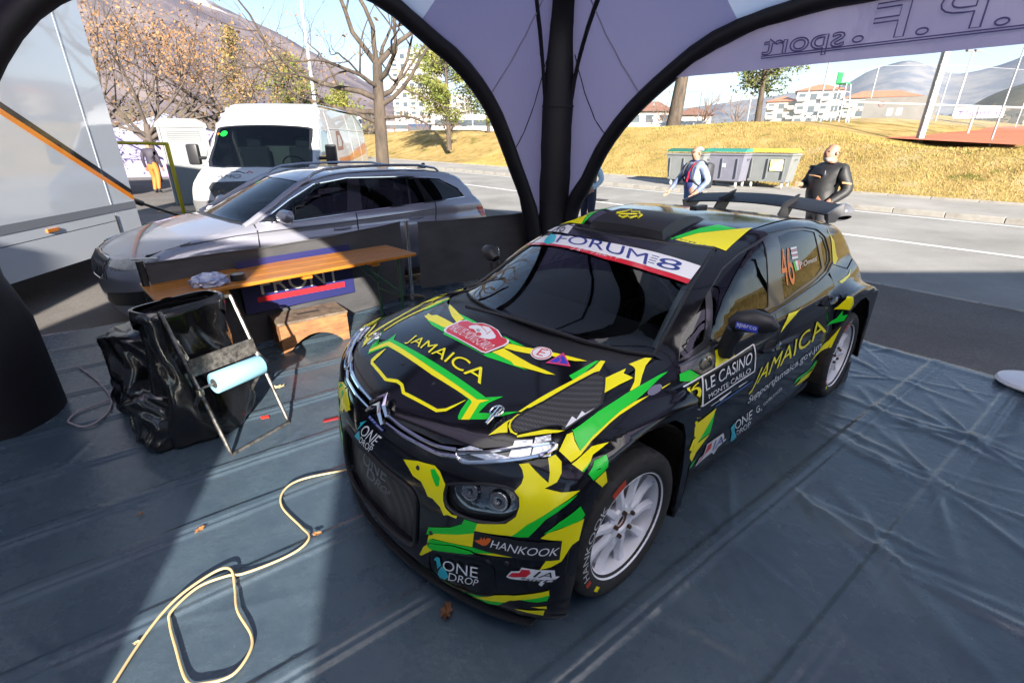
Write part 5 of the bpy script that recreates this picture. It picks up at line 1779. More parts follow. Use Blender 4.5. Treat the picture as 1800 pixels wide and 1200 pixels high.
SEAMS = [-5.6, -5.05, -4.5, -3.92, -3.36, -2.82, -2.4, -1.94, -1.38, -.80, -.30, .45, 1.3, 2.2]
def tarp_height(n, s):
    h = .006 + .010 * (fbm(n * .8, s * .8, 21, 3) - .35) + .004 * (fbm(n * 3.1, s * 1.6, 33, 3) - .5)
    # welded overlaps
    for k, s0 in enumerate(SEAMS):
        s1 = s0 + .02 * (fbm(n * .5, n * 0 + k, 40 + k, 2) - .5)
        h = h + .011 * sstep(-.045, -.022, s - s1) * (1 - sstep(.02, .034, s - s1)) + .009 * np.exp(-((s - s1 - .05) / .014) ** 2)
    # creases fanning out of pinched points along the seams on the right
    rg = np.random.default_rng(4)
    cre = []
    for (px_, py_, cnt, L) in ((2.38, 2.17, 14, .85), (1.72, 1.66, 12, .8), (2.95, 2.65, 12, .75), (2.6, 2.95, 8, .8), (1.55, 2.1, 8, .7), (1.05, 1.75, 6, .6), (3.1, 3.5, 8, .8), (.95, 1.2, 6, .6)):
        n0, s0 = ns(px_, py_)
        for i in range(cnt):
            a = rg.choice([0, math.pi]) + rg.normal(0, .42) + math.pi / 2 + .25
            cre.append((n0 + rg.normal(0, .05), s0 + rg.normal(0, .03), a, L * rg.uniform(.4, 1.2), rg.uniform(.003, .011), rg.uniform(.012, .035)))
    for i in range(60):
        cre.append((rg.uniform(-1.5, 5.1), rg.uniform(-6, 1.5), rg.uniform(0, 3.14), rg.uniform(.25, .9), rg.uniform(.002, .006), rg.uniform(.01, .03)))
    for n0, s0, a, L, amp, w in cre:
        dn, ds = n - n0, s - s0
        t = dn * math.cos(a) + ds * math.sin(a)
        q = -dn * math.sin(a) + ds * math.cos(a) - .10 * t * t * math.sin(a * 7 + L)
        mk = (t > -.05) & (t < L) & (np.abs(q) < .12)
        if mk.any():
            u = np.clip(t[mk] / L, 0, 1)
            h[mk] += amp * np.exp(-(q[mk] / (w * (.5 + u))) ** 2) * np.sin(np.clip(u * .92 + .08, 0, 1) * math.pi) ** .7
    edge = np.minimum(5.28 - n, s + 6.2)
    return np.maximum(h, .003) * sstep(-.02, .05, edge) + .004 + .025 * np.exp(-((5.16 - n) / .06) ** 2) * (fbm(s * 1.5, s * 0, 70, 2)) 

nn = np.linspace(-3.2, 5.28, 400)
ss = np.linspace(-6.2, 3.2, 860)
A, B = np.meshgrid(nn, ss, indexing='ij')
B = B + np.where(A > 5.0, 0, 0)
Z = tarp_height(A, B)
Aw = A + .05 * (fbm(B * 1.3, B * 0, 77, 3) - .5) * sstep(4.9, 5.28, A)
Bw = B + .06 * (fbm(A * 1.3, A * 0, 79, 3) - .5) * (1 - sstep(-6.2, -5.9, B))
X, Y = xy(Aw, Bw)
V = np.stack([X.ravel(), Y.ravel(), Z.ravel()], 1)
na, nb_ = A.shape
I = np.arange(na * nb_).reshape(na, nb_)
Fq = np.stack([I[:-1, :-1], I[:-1, 1:], I[1:, 1:], I[1:, :-1]], -1).reshape(-1, 4)
me = bpy.data.meshes.new('groundsheet')
me.vertices.add(len(V))
me.vertices.foreach_set('co', V.ravel())
me.loops.add(Fq.size)
me.loops.foreach_set('vertex_index', Fq.ravel())
me.polygons.add(len(Fq))
me.polygons.foreach_set('loop_start', np.arange(len(Fq)) * 4)
me.polygons.foreach_set('loop_total', np.full(len(Fq), 4))
me.polygons.foreach_set('use_smooth', [True] * len(Fq))
me.materials.append(tarp_mat())
me.update()
me.validate()
gs = link('groundsheet', me)
tag(gs, 'wrinkled grey blue vinyl sheet with welded seams laid under the tent', 'groundsheet')
# ------------------------------------------------------------------ inflatable tent
T_L, T_C = Vector((-3.6, 2.75, 0)), Vector((.54, 6.5, 0))
_e = (T_C - T_L).normalized()
_o = Vector((_e.y, -_e.x, 0))
T_LEN, T_DEP = (T_C - T_L).length, 6.3
T_R, T_B = T_C + _o * T_DEP, T_L + _o * T_DEP
T_APEX = (T_L + T_C + T_R + T_B) / 4 + Vector((0, 0, 4.35))
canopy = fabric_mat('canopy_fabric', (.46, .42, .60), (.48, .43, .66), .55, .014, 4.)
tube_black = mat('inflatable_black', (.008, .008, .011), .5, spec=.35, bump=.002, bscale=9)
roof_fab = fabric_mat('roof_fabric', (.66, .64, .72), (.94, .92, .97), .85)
wall_fab = fabric_mat('side_wall_fabric', (.10, .09, .16), (.05, .045, .10), .3)
letter_ink = mat('canopy_ink', (.09, .075, .20), .8)
arch_cr = spl([(.26, .0), (.27, .55), (.30, .88), (.53, 1.31), (.75, 1.70), (1.03, 2.02), (1.52, 2.39), (1.9, 2.61), (2.24, 2.71), (2.795, 2.80)])
arch_lc = spl([(.30, .0), (.33, .5), (.40, .85), (.70, 1.51), (1.06, 2.13), (1.5, 2.52), (1.77, 2.66), (2.17, 2.88), (2.5, 2.98), (2.795, 3.0)])

arch_l = spl([(.20, .0), (.21, .8), (.26, 1.35), (.40, 1.74), (.60, 2.06), (.81, 2.36), (1.04, 2.58), (1.6, 2.84), (2.2, 2.97), (2.795, 3.0)])
arch_r = spl([(.26, .0), (.27, 1.2), (.36, 1.9), (.6, 2.42), (1.0, 2.70), (1.4, 2.82), (2.0, 2.84), (2.795, 2.80)])
arch_b = spl([(.26, .0), (.27, 1.6), (.40, 2.3), (.7, 2.72), (1.1, 2.92), (1.6, 3.0), (2.2, 3.0), (2.795, 3.0)])
HALF = {('L', 'C'): arch_l, ('C', 'L'): arch_lc, ('C', 'R'): arch_cr, ('R', 'C'): arch_r, ('R', 'B'): arch_r, ('B', 'R'): arch_r, ('B', 'L'): arch_b, ('L', 'B'): arch_l}
def leg_curve(base):
    c = Vector((T_APEX.x, T_APEX.y, 0)) - base
    pts = [base + Vector((0, 0, 0)), base + Vector((0, 0, 1.2)), base + Vector((0, 0, 2.4)), base + c * .02 + Vector((0, 0, 3.1)), base + c * .12 + Vector((0, 0, 3.62)),
           base + c * .34 + Vector((0, 0, 4.02)), base + c * .66 + Vector((0, 0, 4.26)), base + c + Vector((0, 0, 4.35))]
    return catmull(pts, 5)

def arch_pts(A, B, prof, n=24):
    """Half arch from leg A to the middle of side A-B, bottom to top."""
    d = (B - A).normalized()
    ts = np.linspace(0, 1, n)
    x0_ = .20 if prof is arch_l else .26
    hl = (B - A).length / 2
    ds = x0_ + (hl - x0_) * ts ** 2.2
    return [A + d * float(x) + Vector((0, 0, float(prof(min(x, 2.795))))) for x in ds]

def build_tent(label):
    root = thing('inflatable_tent', label, 'tent', tuple((T_L + T_C + T_R + T_B) / 4))
    org = root.location.copy()
    def loc(P):
        return [Vector(p) - org for p in P]
    legs = {k: leg_curve(b) for k, b in (('L', T_L), ('C', T_C), ('R', T_R), ('B', T_B))}
    for k, cv in legs.items():
        rr = [(.46 if k == 'L' else .29) if i < 4 else (.40 if k == 'L' and i < 10 else .265) for i in range(len(cv))]
        mb = MB()
        mb.tube(loc(cv), rr, 28)
        leg = mb.build('inflatable_leg', tube_black, root, smooth=True)
        b = {'L': T_L, 'C': T_C, 'R': T_R, 'B': T_B}[k]
        for zz in (1.05, 2.15, 2.9):
            mb = MB()
            mb.lathe([(.2665, -.012), (.270, 0), (.2665, .012)], 28, loc([b + Vector((0, 0, zz))])[0])
            mb.build('welded_band', tube_black, leg, smooth=True)
        if k == 'L':
            mb = MB()
            mb.lathe([(0, .03), (.018, .03), (.028, .015), (.03, 0)], 14, loc([b + Vector((.24, -.22, .42))])[0], Matrix.Rotation(1.3, 3, 'X'))
            mb.build('air_valve', mat('brass_valve', (.35, .22, .04), .4, .7), leg, smooth=True)
    base = {'L': T_L, 'C': T_C, 'R': T_R, 'B': T_B}
    sides = [('L', 'C', arch_lc), ('C', 'R', arch_cr), ('R', 'B', arch_cr), ('B', 'L', arch_lc)]
    for a, b, prof in sides:
        for p, q in ((a, b), (b, a)):
            ar = arch_pts(base[p], base[q], HALF[(p, q)])
            n = len(ar)
            cv = legs[p]
            # leg curve resampled by index from just above the foot to the apex
            m_ = len(cv)
            lg = []
            for i in range(n):
                f = i / (n - 1)
                u = (.02 + .98 * f ** 1.15) * (m_ - 1)
                j = min(int(u), m_ - 2)
                lg.append(cv[j].lerp(cv[j + 1], u - j))
            nr = 15
            V, F = [], []
            rg = np.random.default_rng(ord(p) + ord(q))
            for i in range(n):
                for j in range(nr):
                    r = j / (nr - 1)
                    P = ar[i].lerp(lg[i], r)
                    sag = math.sin(r * math.pi) * math.sin(i / (n - 1) * math.pi) * -.10
                    wr = .018 * math.sin(i * 1.9 + j * 2.3 + rg.uniform(-1, 1)) * math.sin(r * math.pi)
                    V.append(P + Vector((0, 0, sag)) + (T_APEX - P).normalized() * wr)
            for i in range(n - 1):
                for j in range(nr - 1):
                    F.append((i * nr + j, i * nr + j + 1, (i + 1) * nr + j + 1, (i + 1) * nr + j))
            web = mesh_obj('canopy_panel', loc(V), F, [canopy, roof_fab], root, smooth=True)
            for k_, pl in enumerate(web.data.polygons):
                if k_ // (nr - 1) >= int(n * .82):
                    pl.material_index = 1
            # black edge tube of the arch and the dark seam nearer the leg
            mb = MB()
            mb.tube(loc(ar), [.10] * (n // 3) + [.085] * (n - n // 3), 12)
            mb.build('arch_edge', tube_black, web, smooth=True)
            mb = MB()
            seam = [V[i * nr + 9] for i in range(1, n)]
            mb.tube(loc(seam), .030, 6)
            mb.build('seam_piping', tube_black, web, smooth=True)
            i0 = int(n * .62)
            mb = MB()
            mb.tube(loc([V[i0 * nr + j] + Vector((0, 0, -.012)) for j in range(nr - 3)]), .009, 5)
            mb.build('webbing_strap', mat('strap_grey', (.28, .26, .36), .8), web)
            i1 = int(n * .46)
            mb = MB()
            pts = [V[i1 * nr + j] + Vector((0, 0, -.015 - .09 * math.sin(j / 10 * math.pi))) for j in range(11)]
            mb.tube(loc(pts), .006, 5)
            mb.build('guy_cord', tube_black, web)
    # valance with the team name above the opening towards the road
    d = (T_R - T_C).normalized()
    nx, nz = 40, 8
    V, F = [], []
    for i in range(nx + 1):
        x = 1.50 + (T_DEP - 3.0) * i / nx
        top = float(arch_cr(min(x, 2.795)) if x < T_DEP / 2 else arch_r(min(2.795, T_DEP - x)))
        for j in range(nz + 1):
            z = 2.345 + (max(top, 2.36) - 2.345) * j / nz
            V.append(T_C + d * x + Vector((0, 0, z)) + _e * (-.02 + .012 * math.sin(x * 5.1 + z * 9) + .006 * math.sin(x * 13)))
    for i in range(nx):
        for j in range(nz):
            F.append((i * (nz + 1) + j, (i + 1) * (nz + 1) + j, (i + 1) * (nz + 1) + j + 1, i * (nz + 1) + j + 1))
    val = mesh_obj('valance', loc(V), F, canopy, root, smooth=True)
    def on_val(u, v):
        return T_C + d * u + Vector((0, 0, v)) - _e * .045 - org
    for s, u1, u0, z0, z1 in (('F.P.F.', 3.06, 4.16, 2.462, 2.690), ('sport', 2.40, 3.0, 2.405, 2.560)):
        polys, _ = text_polys(s, 4, .02, 0)
        for q in polys:
            mb = MB()
            mb.tube([on_val(u0 - (u0 - u1) * a, z0 + (z1 - z0) * b_) for a, b_ in q], .0055, 5, closed=True)
            mb.build('outlined_letter', letter_ink, val)
    mb = MB()
    mb.tube([on_val(u, z) for u, z in ((2.40, 2.425), (4.16, 2.432), (4.16, 2.448), (2.40, 2.441))], .0045, 5, closed=True)
    mb.build('underline', letter_ink, val)
    # hanging side walls behind the camera
    for A, B, k0, k1, prof in ():
        V, F = [], []
        n = 36
        dd = (B - A)
        for i in range(n + 1):
            k = k0 + (k1 - k0) * i / n
            x = k * T_LEN
            top = float(prof(max(.27, min(x, T_LEN - x)))) + .05
            for j in range(9):
                V.append(A + dd * k + Vector((0, 0, top * j / 8)) + Vector((_e.x, _e.y, 0)) * .03 * math.sin(i * .9))
        for i in range(n):
            for j in range(8):
                F.append((i * 9 + j, (i + 1) * 9 + j, (i + 1) * 9 + j + 1, i * 9 + j + 1))
        mesh_obj('side_wall', loc(V), F, wall_fab, root, smooth=True)
    return root
tent = build_tent('large inflatable tent with black legs and a lilac canopy over the rally car')
# ------------------------------------------------------------------ things under the tent
steel = mat('polished_steel', (.55, .55, .56), .18, 1.)
black_metal = mat('black_painted_metal', (.02, .02, .022), .35, .3, rvar=.12, vscale=20)
def wood(name, c1, c2, rough, coat, scale=(1, 14, 14)):
    return mat(name, c1, rough, col2=c2, vscale=3.2, stretch=scale, coat=coat, bump=.001, bscale=24)
pine = wood('varnished_pine', (.42, .165, .018), (.28, .095, .010), .38, .25)
# barrier posts
P_A, P_B, P_D = Vector((-2.73, 3.44, 0)), Vector((-1.21, 5.52, 0)), Vector((.28, 6.55, 0))
p = thing('barrier_post', 'black barrier post at the left end beside the bin bag', 'post', tuple(P_A), 0, 'barrier posts')
mb = MB(); mb.tube([(0, 0, 0), (0, 0, .95)], .024, 16); mb.build('pole', black_metal, p, smooth=True)
mb = MB(); mb.lathe([(0, .03), (.05, .03), (.16, .012), (.17, 0)], 28); mb.build('base_plate', black_metal, p, smooth=True)
p = thing('barrier_post', 'shiny chrome barrier post on a round black base', 'post', tuple(P_B), 0, 'barrier posts')
mb = MB(); mb.tube([(0, 0, .01), (0, 0, .93)], .026, 20); mb.lathe([(0, .945), (.02, .943), (.028, .93), (.026, .92)], 16); mb.build('pole', steel, p, smooth=True)
mb = MB(); mb.lathe([(0, .035), (.04, .035), (.15, .020), (.172, .006), (.172, 0)], 32); mb.build('base_plate', mat('dark_cast_base', (.03, .03, .032), .3, .5), p, smooth=True)
barrier_fab = mat('barrier_mesh_fabric', (.042, .042, .046), .75, var=.25, vscale=2.2, bump=.004, bscale=5, stretch=(1, 1, 3))
def barrier_panel(name, A, B, x0, x1, z0, z1, label, seed, droop=.03):
    d = (B - A)
    L = d.length
    d.normalize()
    nrm = Vector((d.y, -d.x, 0))
    n, m_ = 40, 14
    V, F = [], []
    for i in range(n + 1):
        x = x0 + (x1 - x0) * i / n
        u = i / n
        for j in range(m_ + 1):
            v = j / m_
            z = z0 + (z1 - z0 - droop * math.sin(u * math.pi)) * v
            w = .018 * math.sin(u * 9 + seed + v * 2) * (1 - abs(2 * v - 1) * .4) + .012 * math.sin(u * 23 + v * 5 + seed)
            V.append(A + d * x + nrm * w + Vector((0, 0, z)))
    for i in range(n):
        for j in range(m_):
            F.append((i * (m_ + 1) + j, (i + 1) * (m_ + 1) + j, (i + 1) * (m_ + 1) + j + 1, i * (m_ + 1) + j + 1))
    root = thing(name, label, 'barrier', tuple(A))
    o = mesh_obj('fabric', [v - A for v in V], F, barrier_fab, root, smooth=True)
    mb = MB()
    mb.tube([V[i * (m_ + 1) + m_] - A for i in range(n + 1)], .008, 6)
    mb.build('top_hem', barrier_fab, root, smooth=True)
    return root, d, nrm
br1, bd1, bn1 = barrier_panel('crowd_barrier', P_A, P_B, .03, 2.50, .06, .925, 'dark fabric barrier with a blue FRONT panel behind the wooden table', 1)
br2, bd2, bn2 = barrier_panel('crowd_barrier', P_B, P_D, .14, 1.78, .11, .90, 'plain dark grey fabric barrier beside the centre tent leg', 4, .015)
def onb(u, v, lift=.045):
    return bd1 * u + bn1 * lift + Vector((0, 0, v))
ban_blue = mat('banner_navy', (.012, .014, .085), .6)
V = [onb(*q) for q in ((.64, .36), (1.76, .30), (1.76, .80), (.64, .83))]
mesh_obj('blue_panel', V, [(0, 1, 2, 3)], ban_blue, br1)
V = [onb(*q, .049) for q in ((.755, .445), (1.645, .385), (1.645, .437), (.755, .492))]
mesh_obj('red_bar', V, [(0, 1, 2, 3)], mat('banner_red', (.60, .012, .02), .6), br1)
flat_text('lettering', 'FRONT', mat('banner_white', (.72, .70, .64), .6), br1, lambda u, v: onb(.80 + u, .505 - .05 * u / .8 + v, .049), .80, .17, bold=.05)

# folding beer table: top corners measured on the ground plan
ta, tb = Vector((-.93, 4.60, 0)), Vector((-2.44, 3.11, 0))     # near edge, right end to left end
td = (tb - ta).normalized()
tn = Vector((td.y, -td.x, 0))
if tn.y < 0: tn = -tn
TL, TW, TH = (tb - ta).length, .56, .765
trz = math.atan2(td.y, td.x)
table = thing('folding_table', 'long orange varnished wooden table with green folding legs', 'table', tuple((ta + tb) / 2 + tn * TW / 2), trz)
sgn_n = 1 if (Matrix.Rotation(trz, 3, 'Z') @ Vector((0, 1, 0))).dot(tn) > 0 else -1
for k in range(3):
    mb = MB()
    w = TW / 3
    mb.box((0, -TW / 2 + w * (k + .5), TH - .0135), (TL, w - .003, .027), bev=.004)
    mb.build('plank', pine, table)
for x in (-TL * .30, TL * .30, 0):
    mb = MB(); mb.box((x, 0, TH - .045), (.08, TW - .06, .034)); mb.build('batten', pine, table)
green_leg = mat('green_leg_paint', (.012, .065, .030), .4, rvar=.1, vscale=18)
for x, s in ((-TL * .42, 1), (TL * .42, -1)):
    mb = MB()
    for y in (-TW * .38, TW * .38):
        mb.tube([(x, y, TH - .03), (x - s * .01, y, .02)], .014, 6)
    mb.tube([(x, -TW * .38, .35), (x, TW * .38, .35)], .010, 6)
    mb.tube([(x, -TW * .38, .02), (x, TW * .38, .02)], .012, 6)
    for y in (-TW * .30, TW * .30):
        mb.tube([(x, y, .40), (x + s * .33, y * .5, TH - .05)], .010, 6)
    mb.build('leg_frame', green_leg, table, smooth=True)
# things on the table
def rot_loc(root_p, rzv):
    return Matrix.Rotation(rzv, 3, 'Z')
rg = np.random.default_rng(3)
bm = bmesh.new()
bmesh.ops.create_icosphere(bm, subdivisions=4, radius=1.)
for v in bm.verts:
    c = v.co
    k = 1 + .5 * (float(fbm(np.array([c.x * 2.3 + 5]), np.array([c.y * 2.3 + c.z * 1.7]), 8, 4)[0]) - .5) + .3 * (float(vnoise(np.array([c.x * 6 + 9]), np.array([c.z * 6 + c.y * 5]), 5)[0]) - .5)
    v.co = Vector((c.x * .13 * k, c.y * .10 * k, max(-.012, c.z * .075 * k) + .012))
me = bpy.data.meshes.new('plastic_bag'); bm.to_mesh(me); bm.free()
me.materials.append(mat('clear_bag_plastic', (.55, .57, .66), .18, coat=.6, col2=(.10, .13, .30), vscale=14, bump=.01, bscale=30))
bag = link('plastic_bag', me); bag.location = (-2.27, 3.47, TH + .003); bag.rotation_euler = (0, 0, .8)
tag(bag, 'crumpled clear plastic bag of small parts on the table', 'plastic bag')
tape = thing('tape_roll', 'black roll of adhesive tape standing flat on the table', 'tape', (-2.13, 3.61, TH + .002))
mb = MB(); mb.lathe([(.040, .0), (.055, .0), (.055, .048), (.040, .048)], 32, close=True); mb.build('tape', mat('black_tape', (.015, .015, .016), .35), tape, smooth=True)
mb = MB(); mb.lathe([(.0365, .001), (.0398, .001), (.0398, .047), (.0365, .047)], 32, close=True); mb.build('core', mat('card_core', (.45, .42, .38), .8), tape, smooth=True)

# wooden step with a worn top
old_wood = wood('worn_brown_wood', (.30, .13, .045), (.12, .055, .022), .7, 0, (3, 12, 12))
scuffed = mat('scuffed_step_top', (.055, .040, .028), .85, col2=(.16, .12, .085), vscale=16, bump=.002, bscale=60)
stool = thing('step_stool', 'low worn brown wooden step with arched sides on the groundsheet', 'step stool', (-1.90, 4.20, 0.012), math.atan2(.36, .46))
SL, SW, SHh = .62, .34, .26
mb = MB(); mb.box((0, 0, SHh + .011), (SL, SW, .022), bev=.004); mb.build('top_board', scuffed, stool)
for y in (-SW / 2 + .011, SW / 2 - .011):
    q = [(-SL / 2 + .01, 0), (-SL / 2 + .075, 0)] + [(-SL / 2 + .075 + (SL - .15) * t, .13 * math.sin(t * math.pi) ** .7) for t in np.linspace(.02, .98, 12)] + [(SL / 2 - .075, 0), (SL / 2 - .01, 0), (SL / 2 - .01, SHh - .001), (-SL / 2 + .01, SHh - .001)]
    mb = MB(); mb.prism(q, y - .009, y + .009, lambda u, v, d: (u, d, v)); mb.build('side_board', old_wood, stool)
for x in (-SL / 2 + .02, SL / 2 - .02):
    mb = MB(); mb.box((x, 0, SHh / 2), (.018, SW - .05, SHh - .004)); mb.build('end_board', old_wood, stool)
mb = MB(); mb.box((0, 0, SHh + .0225), (.20, .045, .0012)); mb.build('hand_slot', mat('slot_dark', (.012, .010, .008), .9), stool)

# bin-bag holder: tubular frame, cross plate, blue paper roll
f1, f2 = Vector((-1.69, 2.39, .018)), Vector((-1.50, 2.75, .018))
t1, t2 = Vector((-1.96, 2.51, .88)), Vector((-1.77, 2.87, .87))
worn_tube = mat('worn_chrome_tube', (.30, .29, .28), .32, .8, col2=(.05, .045, .04), vscale=26)
hold = thing('bin_bag_holder', 'folding tubular stand holding a black bin bag and a paper roll', 'bag holder', (-1.75, 2.62, 0))
HO = Vector((-1.75, 2.62, 0))
mb = MB()
path = [t2 - HO, f2 - HO + Vector((-.01, .005, .03)), f2 - HO, f1 - HO, f1 - HO + Vector((-.01, .005, .03)), t1 - HO]
mb.tube(path, .0115, 8); mb.build('front_frame', worn_tube, hold, smooth=True)
mid1, mid2 = f1.lerp(t1, .46), f2.lerp(t2, .46)
back = (Vector((-.88, .47, 0))).normalized()
tf1, tf2 = t1 + back * -.02, t2 + back * -.02
mb = MB()
lp = [t1 - HO, t1 + back * .18 - HO + Vector((0, 0, -.05)), t2 + back * .18 - HO + Vector((0, 0, -.05)), t2 - HO]
mb.tube(lp, .011, 8); mb.build('bag_hoop', worn_tube, hold, smooth=True)
r1, r2 = Vector((-2.10, 2.60, .018)), Vector((-1.92, 2.96, .018))
mb = MB()
mb.tube([mid1 - HO, r1 - HO, r2 - HO, mid2 - HO], .0115, 8); mb.build('rear_frame', worn_tube, hold, smooth=True)
px1, px2 = f1.lerp(t1, .62) - HO, f2.lerp(t2, .62) - HO
mb = MB()
dx_ = (px2 - px1).normalized()
mb.add([px1 + Vector((.012, -.006, -.045)), px2 + Vector((.012, -.006, -.045)), px2 + Vector((0, 0, .055)), px1 + Vector((0, 0, .055)), px1 + Vector((.022, -.011, -.045)), px2 + Vector((.022, -.011, -.045)), px2 + Vector((.010, -.005, .055)), px1 + Vector((.010, -.005, .055))],
       [(0, 1, 2, 3), (7, 6, 5, 4), (0, 4, 5, 1), (1, 5, 6, 2), (2, 6, 7, 3), (3, 7, 4, 0)])
mb.build('cross_plate', mat('chipped_black_plate', (.02, .02, .02), .4, .3, col2=(.15, .14, .13), vscale=40), hold)
for a, b_ in ((f1, t1), (f2, t2)):
    mb = MB(); c = a.lerp(b_, .46) - HO; mb.lathe([(0, -.018), (.02, -.018), (.02, .018), (0, .018)], 12, c); mb.build('clamp', mat('brass_clamp', (.45, .40, .30), .35, .8), hold, smooth=True)
rl1, rl2 = px1 + Vector((.085, -.045, -.095)), px2 + Vector((.085, -.045, -.095))
ra, rb_ = rl1.lerp(rl2, .16), rl1.lerp(rl2, .90)
axisM = (rb_ - ra).normalized().to_track_quat('Z', 'Y').to_matrix()
mb = MB(); mb.tube([rl1.lerp(rl2, -.05), rl1.lerp(rl2, 1.02)], .007, 8)
mb.tube([px1 + Vector((.02, -.01, -.03)), rl1.lerp(rl2, -.05)], .006, 6); mb.tube([px2 + Vector((.02, -.01, -.03)), rl1.lerp(rl2, 1.02)], .006, 6)
mb.build('roll_spindle', worn_tube, hold, smooth=True)
roll = thing('paper_roll', 'pale blue paper towel roll hung on the bag stand', 'paper roll', tuple(HO + ra))
mb = MB(); mb.lathe([(.030, 0), (.062, 0), (.064, .003), (.064, (rb_ - ra).length - .003), (.062, (rb_ - ra).length), (.030, (rb_ - ra).length)], 36, (0, 0, 0), axisM); mb.build('paper', mat('blue_paper', (.19, .39, .50), .85, bump=.0008, bscale=160), roll, smooth=True)
mb = MB(); mb.lathe([(.010, -.003), (.0295, -.003), (.0295, .02), (.010, .02)], 24, (0, 0, 0), axisM); mb.build('core', mat('dark_core', (.03, .028, .026), .8), roll, smooth=True)

bin_plastic = mat('bin_liner_plastic', (.006, .006, .007), .20, coat=.5, bump=.004, bscale=7, bdetail=3, stretch=(1, 1, .5))
def sack(name, label, loc, rx, ry, h, seed, top=None, rz_=0., spread=.25, lean=(0, 0)):
    """Slumped bin liner: rings from the floor to the mouth, with folds."""
    nr, na = 30, 72
    V, F = [], []
    for i in range(nr + 1):
        v = i / nr
        z = h * v
        w = (1 + spread * (1 - v) ** 1.6) * (1 - .25 * (1 - v) ** 8)
        for k in range(na):
            a = 2 * math.pi * k / na
            fold = 1 + .10 * (float(vnoise(np.array([math.cos(a) * 2.3 + seed]), np.array([math.sin(a) * 2.3 + v * 2.2]), seed)[0]) - .5) * 2 + .055 * math.sin(a * 11 + seed + 5 * math.sin(v * 5 + seed)) * (.35 + .65 * v) + .05 * math.sin(a * 5 + v * 9 + seed)
            x, y = rx * w * fold * math.cos(a), ry * w * fold * math.sin(a)
            if top is not None:
                t = sstep(.6, 1., np.array(v)) * 1.
                tx, ty = top(a)
                x, y = x * (1 - t) + tx * t, y * (1 - t) + ty * t
            V.append((x + lean[0] * v, y + lean[1] * v, z + (.02 * math.sin(a * 3 + seed) * (1 if i else 0))))
    for i in range(nr):
        for k in range(na):
            k2 = (k + 1) % na
            F.append((i * na + k, i * na + k2, (i + 1) * na + k2, (i + 1) * na + k))
    if top is None:
        F.append(tuple(nr * na + k for k in range(na)))
    F.append(tuple(na - 1 - k for k in range(na)))
    o = mesh_obj(name, V, F, bin_plastic, smooth=True)
    o.location = loc
    o.rotation_euler = (0, 0, rz_)
    return tag(o, label, 'bin bag')
hc = (t1 + t2) / 2 + back * .09
brz = math.atan2(.36, .19)
def mouth(a):
    c, s = math.cos(a), math.sin(a)
    k = 1 / (abs(c / .22) ** 4 + abs(s / .105) ** 4) ** .25
    return c * k * 1.0, s * k * 1.0
sack('bin_bag', 'open black bin bag hanging from the tubular stand', (hc.x - .05, hc.y - .02, .012), .24, .15, .86, 3, mouth, brz, .42, (.0, .0))
# the folded-over lip of the hanging bag
mb = MB()
n = 64
V, F = [], []
for i in range(n):
    a = 2 * math.pi * i / n
    x, y = mouth(a)
    for dz, k in ((.01, 1.0), (.012, 1.09), (-.04, 1.12), (-.11 - .06 * math.sin(a * 3 + 1), 1.09 + .03 * math.sin(a * 9))):
        V.append((x * k, y * k, dz))
for i in range(n):
    for j in range(3):
        F.append((i * 4 + j, ((i + 1) % n) * 4 + j, ((i + 1) % n) * 4 + j + 1, i * 4 + j + 1))
lip = mesh_obj('bag_lip', V, F, bin_plastic, bpy.data.objects['bin_bag'], smooth=True)
lip.location = (0, 0, .86)
sack('bin_bag', 'tied full black bin bag slumped behind the bag stand', (-2.50, 3.02, .012), .27, .24, .56, 8, None, .4, .15, (.03, .05))
sack('bin_bag', 'small black bin bag bulging low against the bag stand', (-2.13, 2.62, .012), .20, .17, .34, 15, None, 1.1, .30, (-.02, .03))

# cables
cable_m = mat('tan_cable', (.44, .33, .17), .6)
def cable(name, pts, r, m, label):
    P = catmull([(x, y, z) for x, y, z in pts], 8)
    mb = MB(); mb.tube(P, r, 8)
    return tag(mb.build(name, m, None, smooth=True), label, 'cable')
def tz(x, y):
    n_, s_ = ns(np.array([x]), np.array([y]))
    return float(tarp_height(n_, s_)[0])
main = [(-.30, 2.42), (-.62, 2.34), (-.98, 2.223), (-1.167, 2.138), (-1.221, 2.046), (-1.182, 1.938), (-1.029, 1.802), (-.959, 1.73), (-.972, 1.661), (-1.048, 1.596), (-1.162, 1.52), (-1.228, 1.505), (-1.317, 1.448), (-1.356, 1.342), (-1.335, 1.294), (-1.254, 1.203), (-1.135, 1.081), (-1.069, 1.072), (-.986, 1.101), (-.966, 1.182), (-.993, 1.248), (-1.094, 1.343), (-1.161, 1.448), (-1.219, 1.53), (-1.286, 1.535), (-1.356, 1.434), (-1.39, 1.342), (-1.397, 1.224), (-1.384, 1.08), (-1.36, .9), (-1.3, .6)]
cable('power_cable', [(x, y, .014 + tz(x, y) + (.008 if 21 <= i <= 24 else 0)) for i, (x, y) in enumerate(main)], .0055, cable_m, 'tan cable looping over the groundsheet in front of the car')
thin = [(-3.60, 3.57), (-3.277, 3.348), (-2.956, 3.079), (-2.832, 2.918), (-2.774, 2.77), (-2.821, 2.686), (-2.937, 2.713), (-2.997, 2.769), (-3.019, 2.879), (-2.954, 2.997), (-2.894, 3.08), (-2.878, 3.184), (-2.93, 3.303), (-2.85, 3.42), (-2.6, 3.5)]
cable('thin_cable', [(x, y, .012 + tz(x, y) + (.006 if i in (10, 11) else 0)) for i, (x, y) in enumerate(thin)], .006, mat('pale_cable', (.34, .28, .30), .6), 'thin pale cable looped beside the left tent leg')

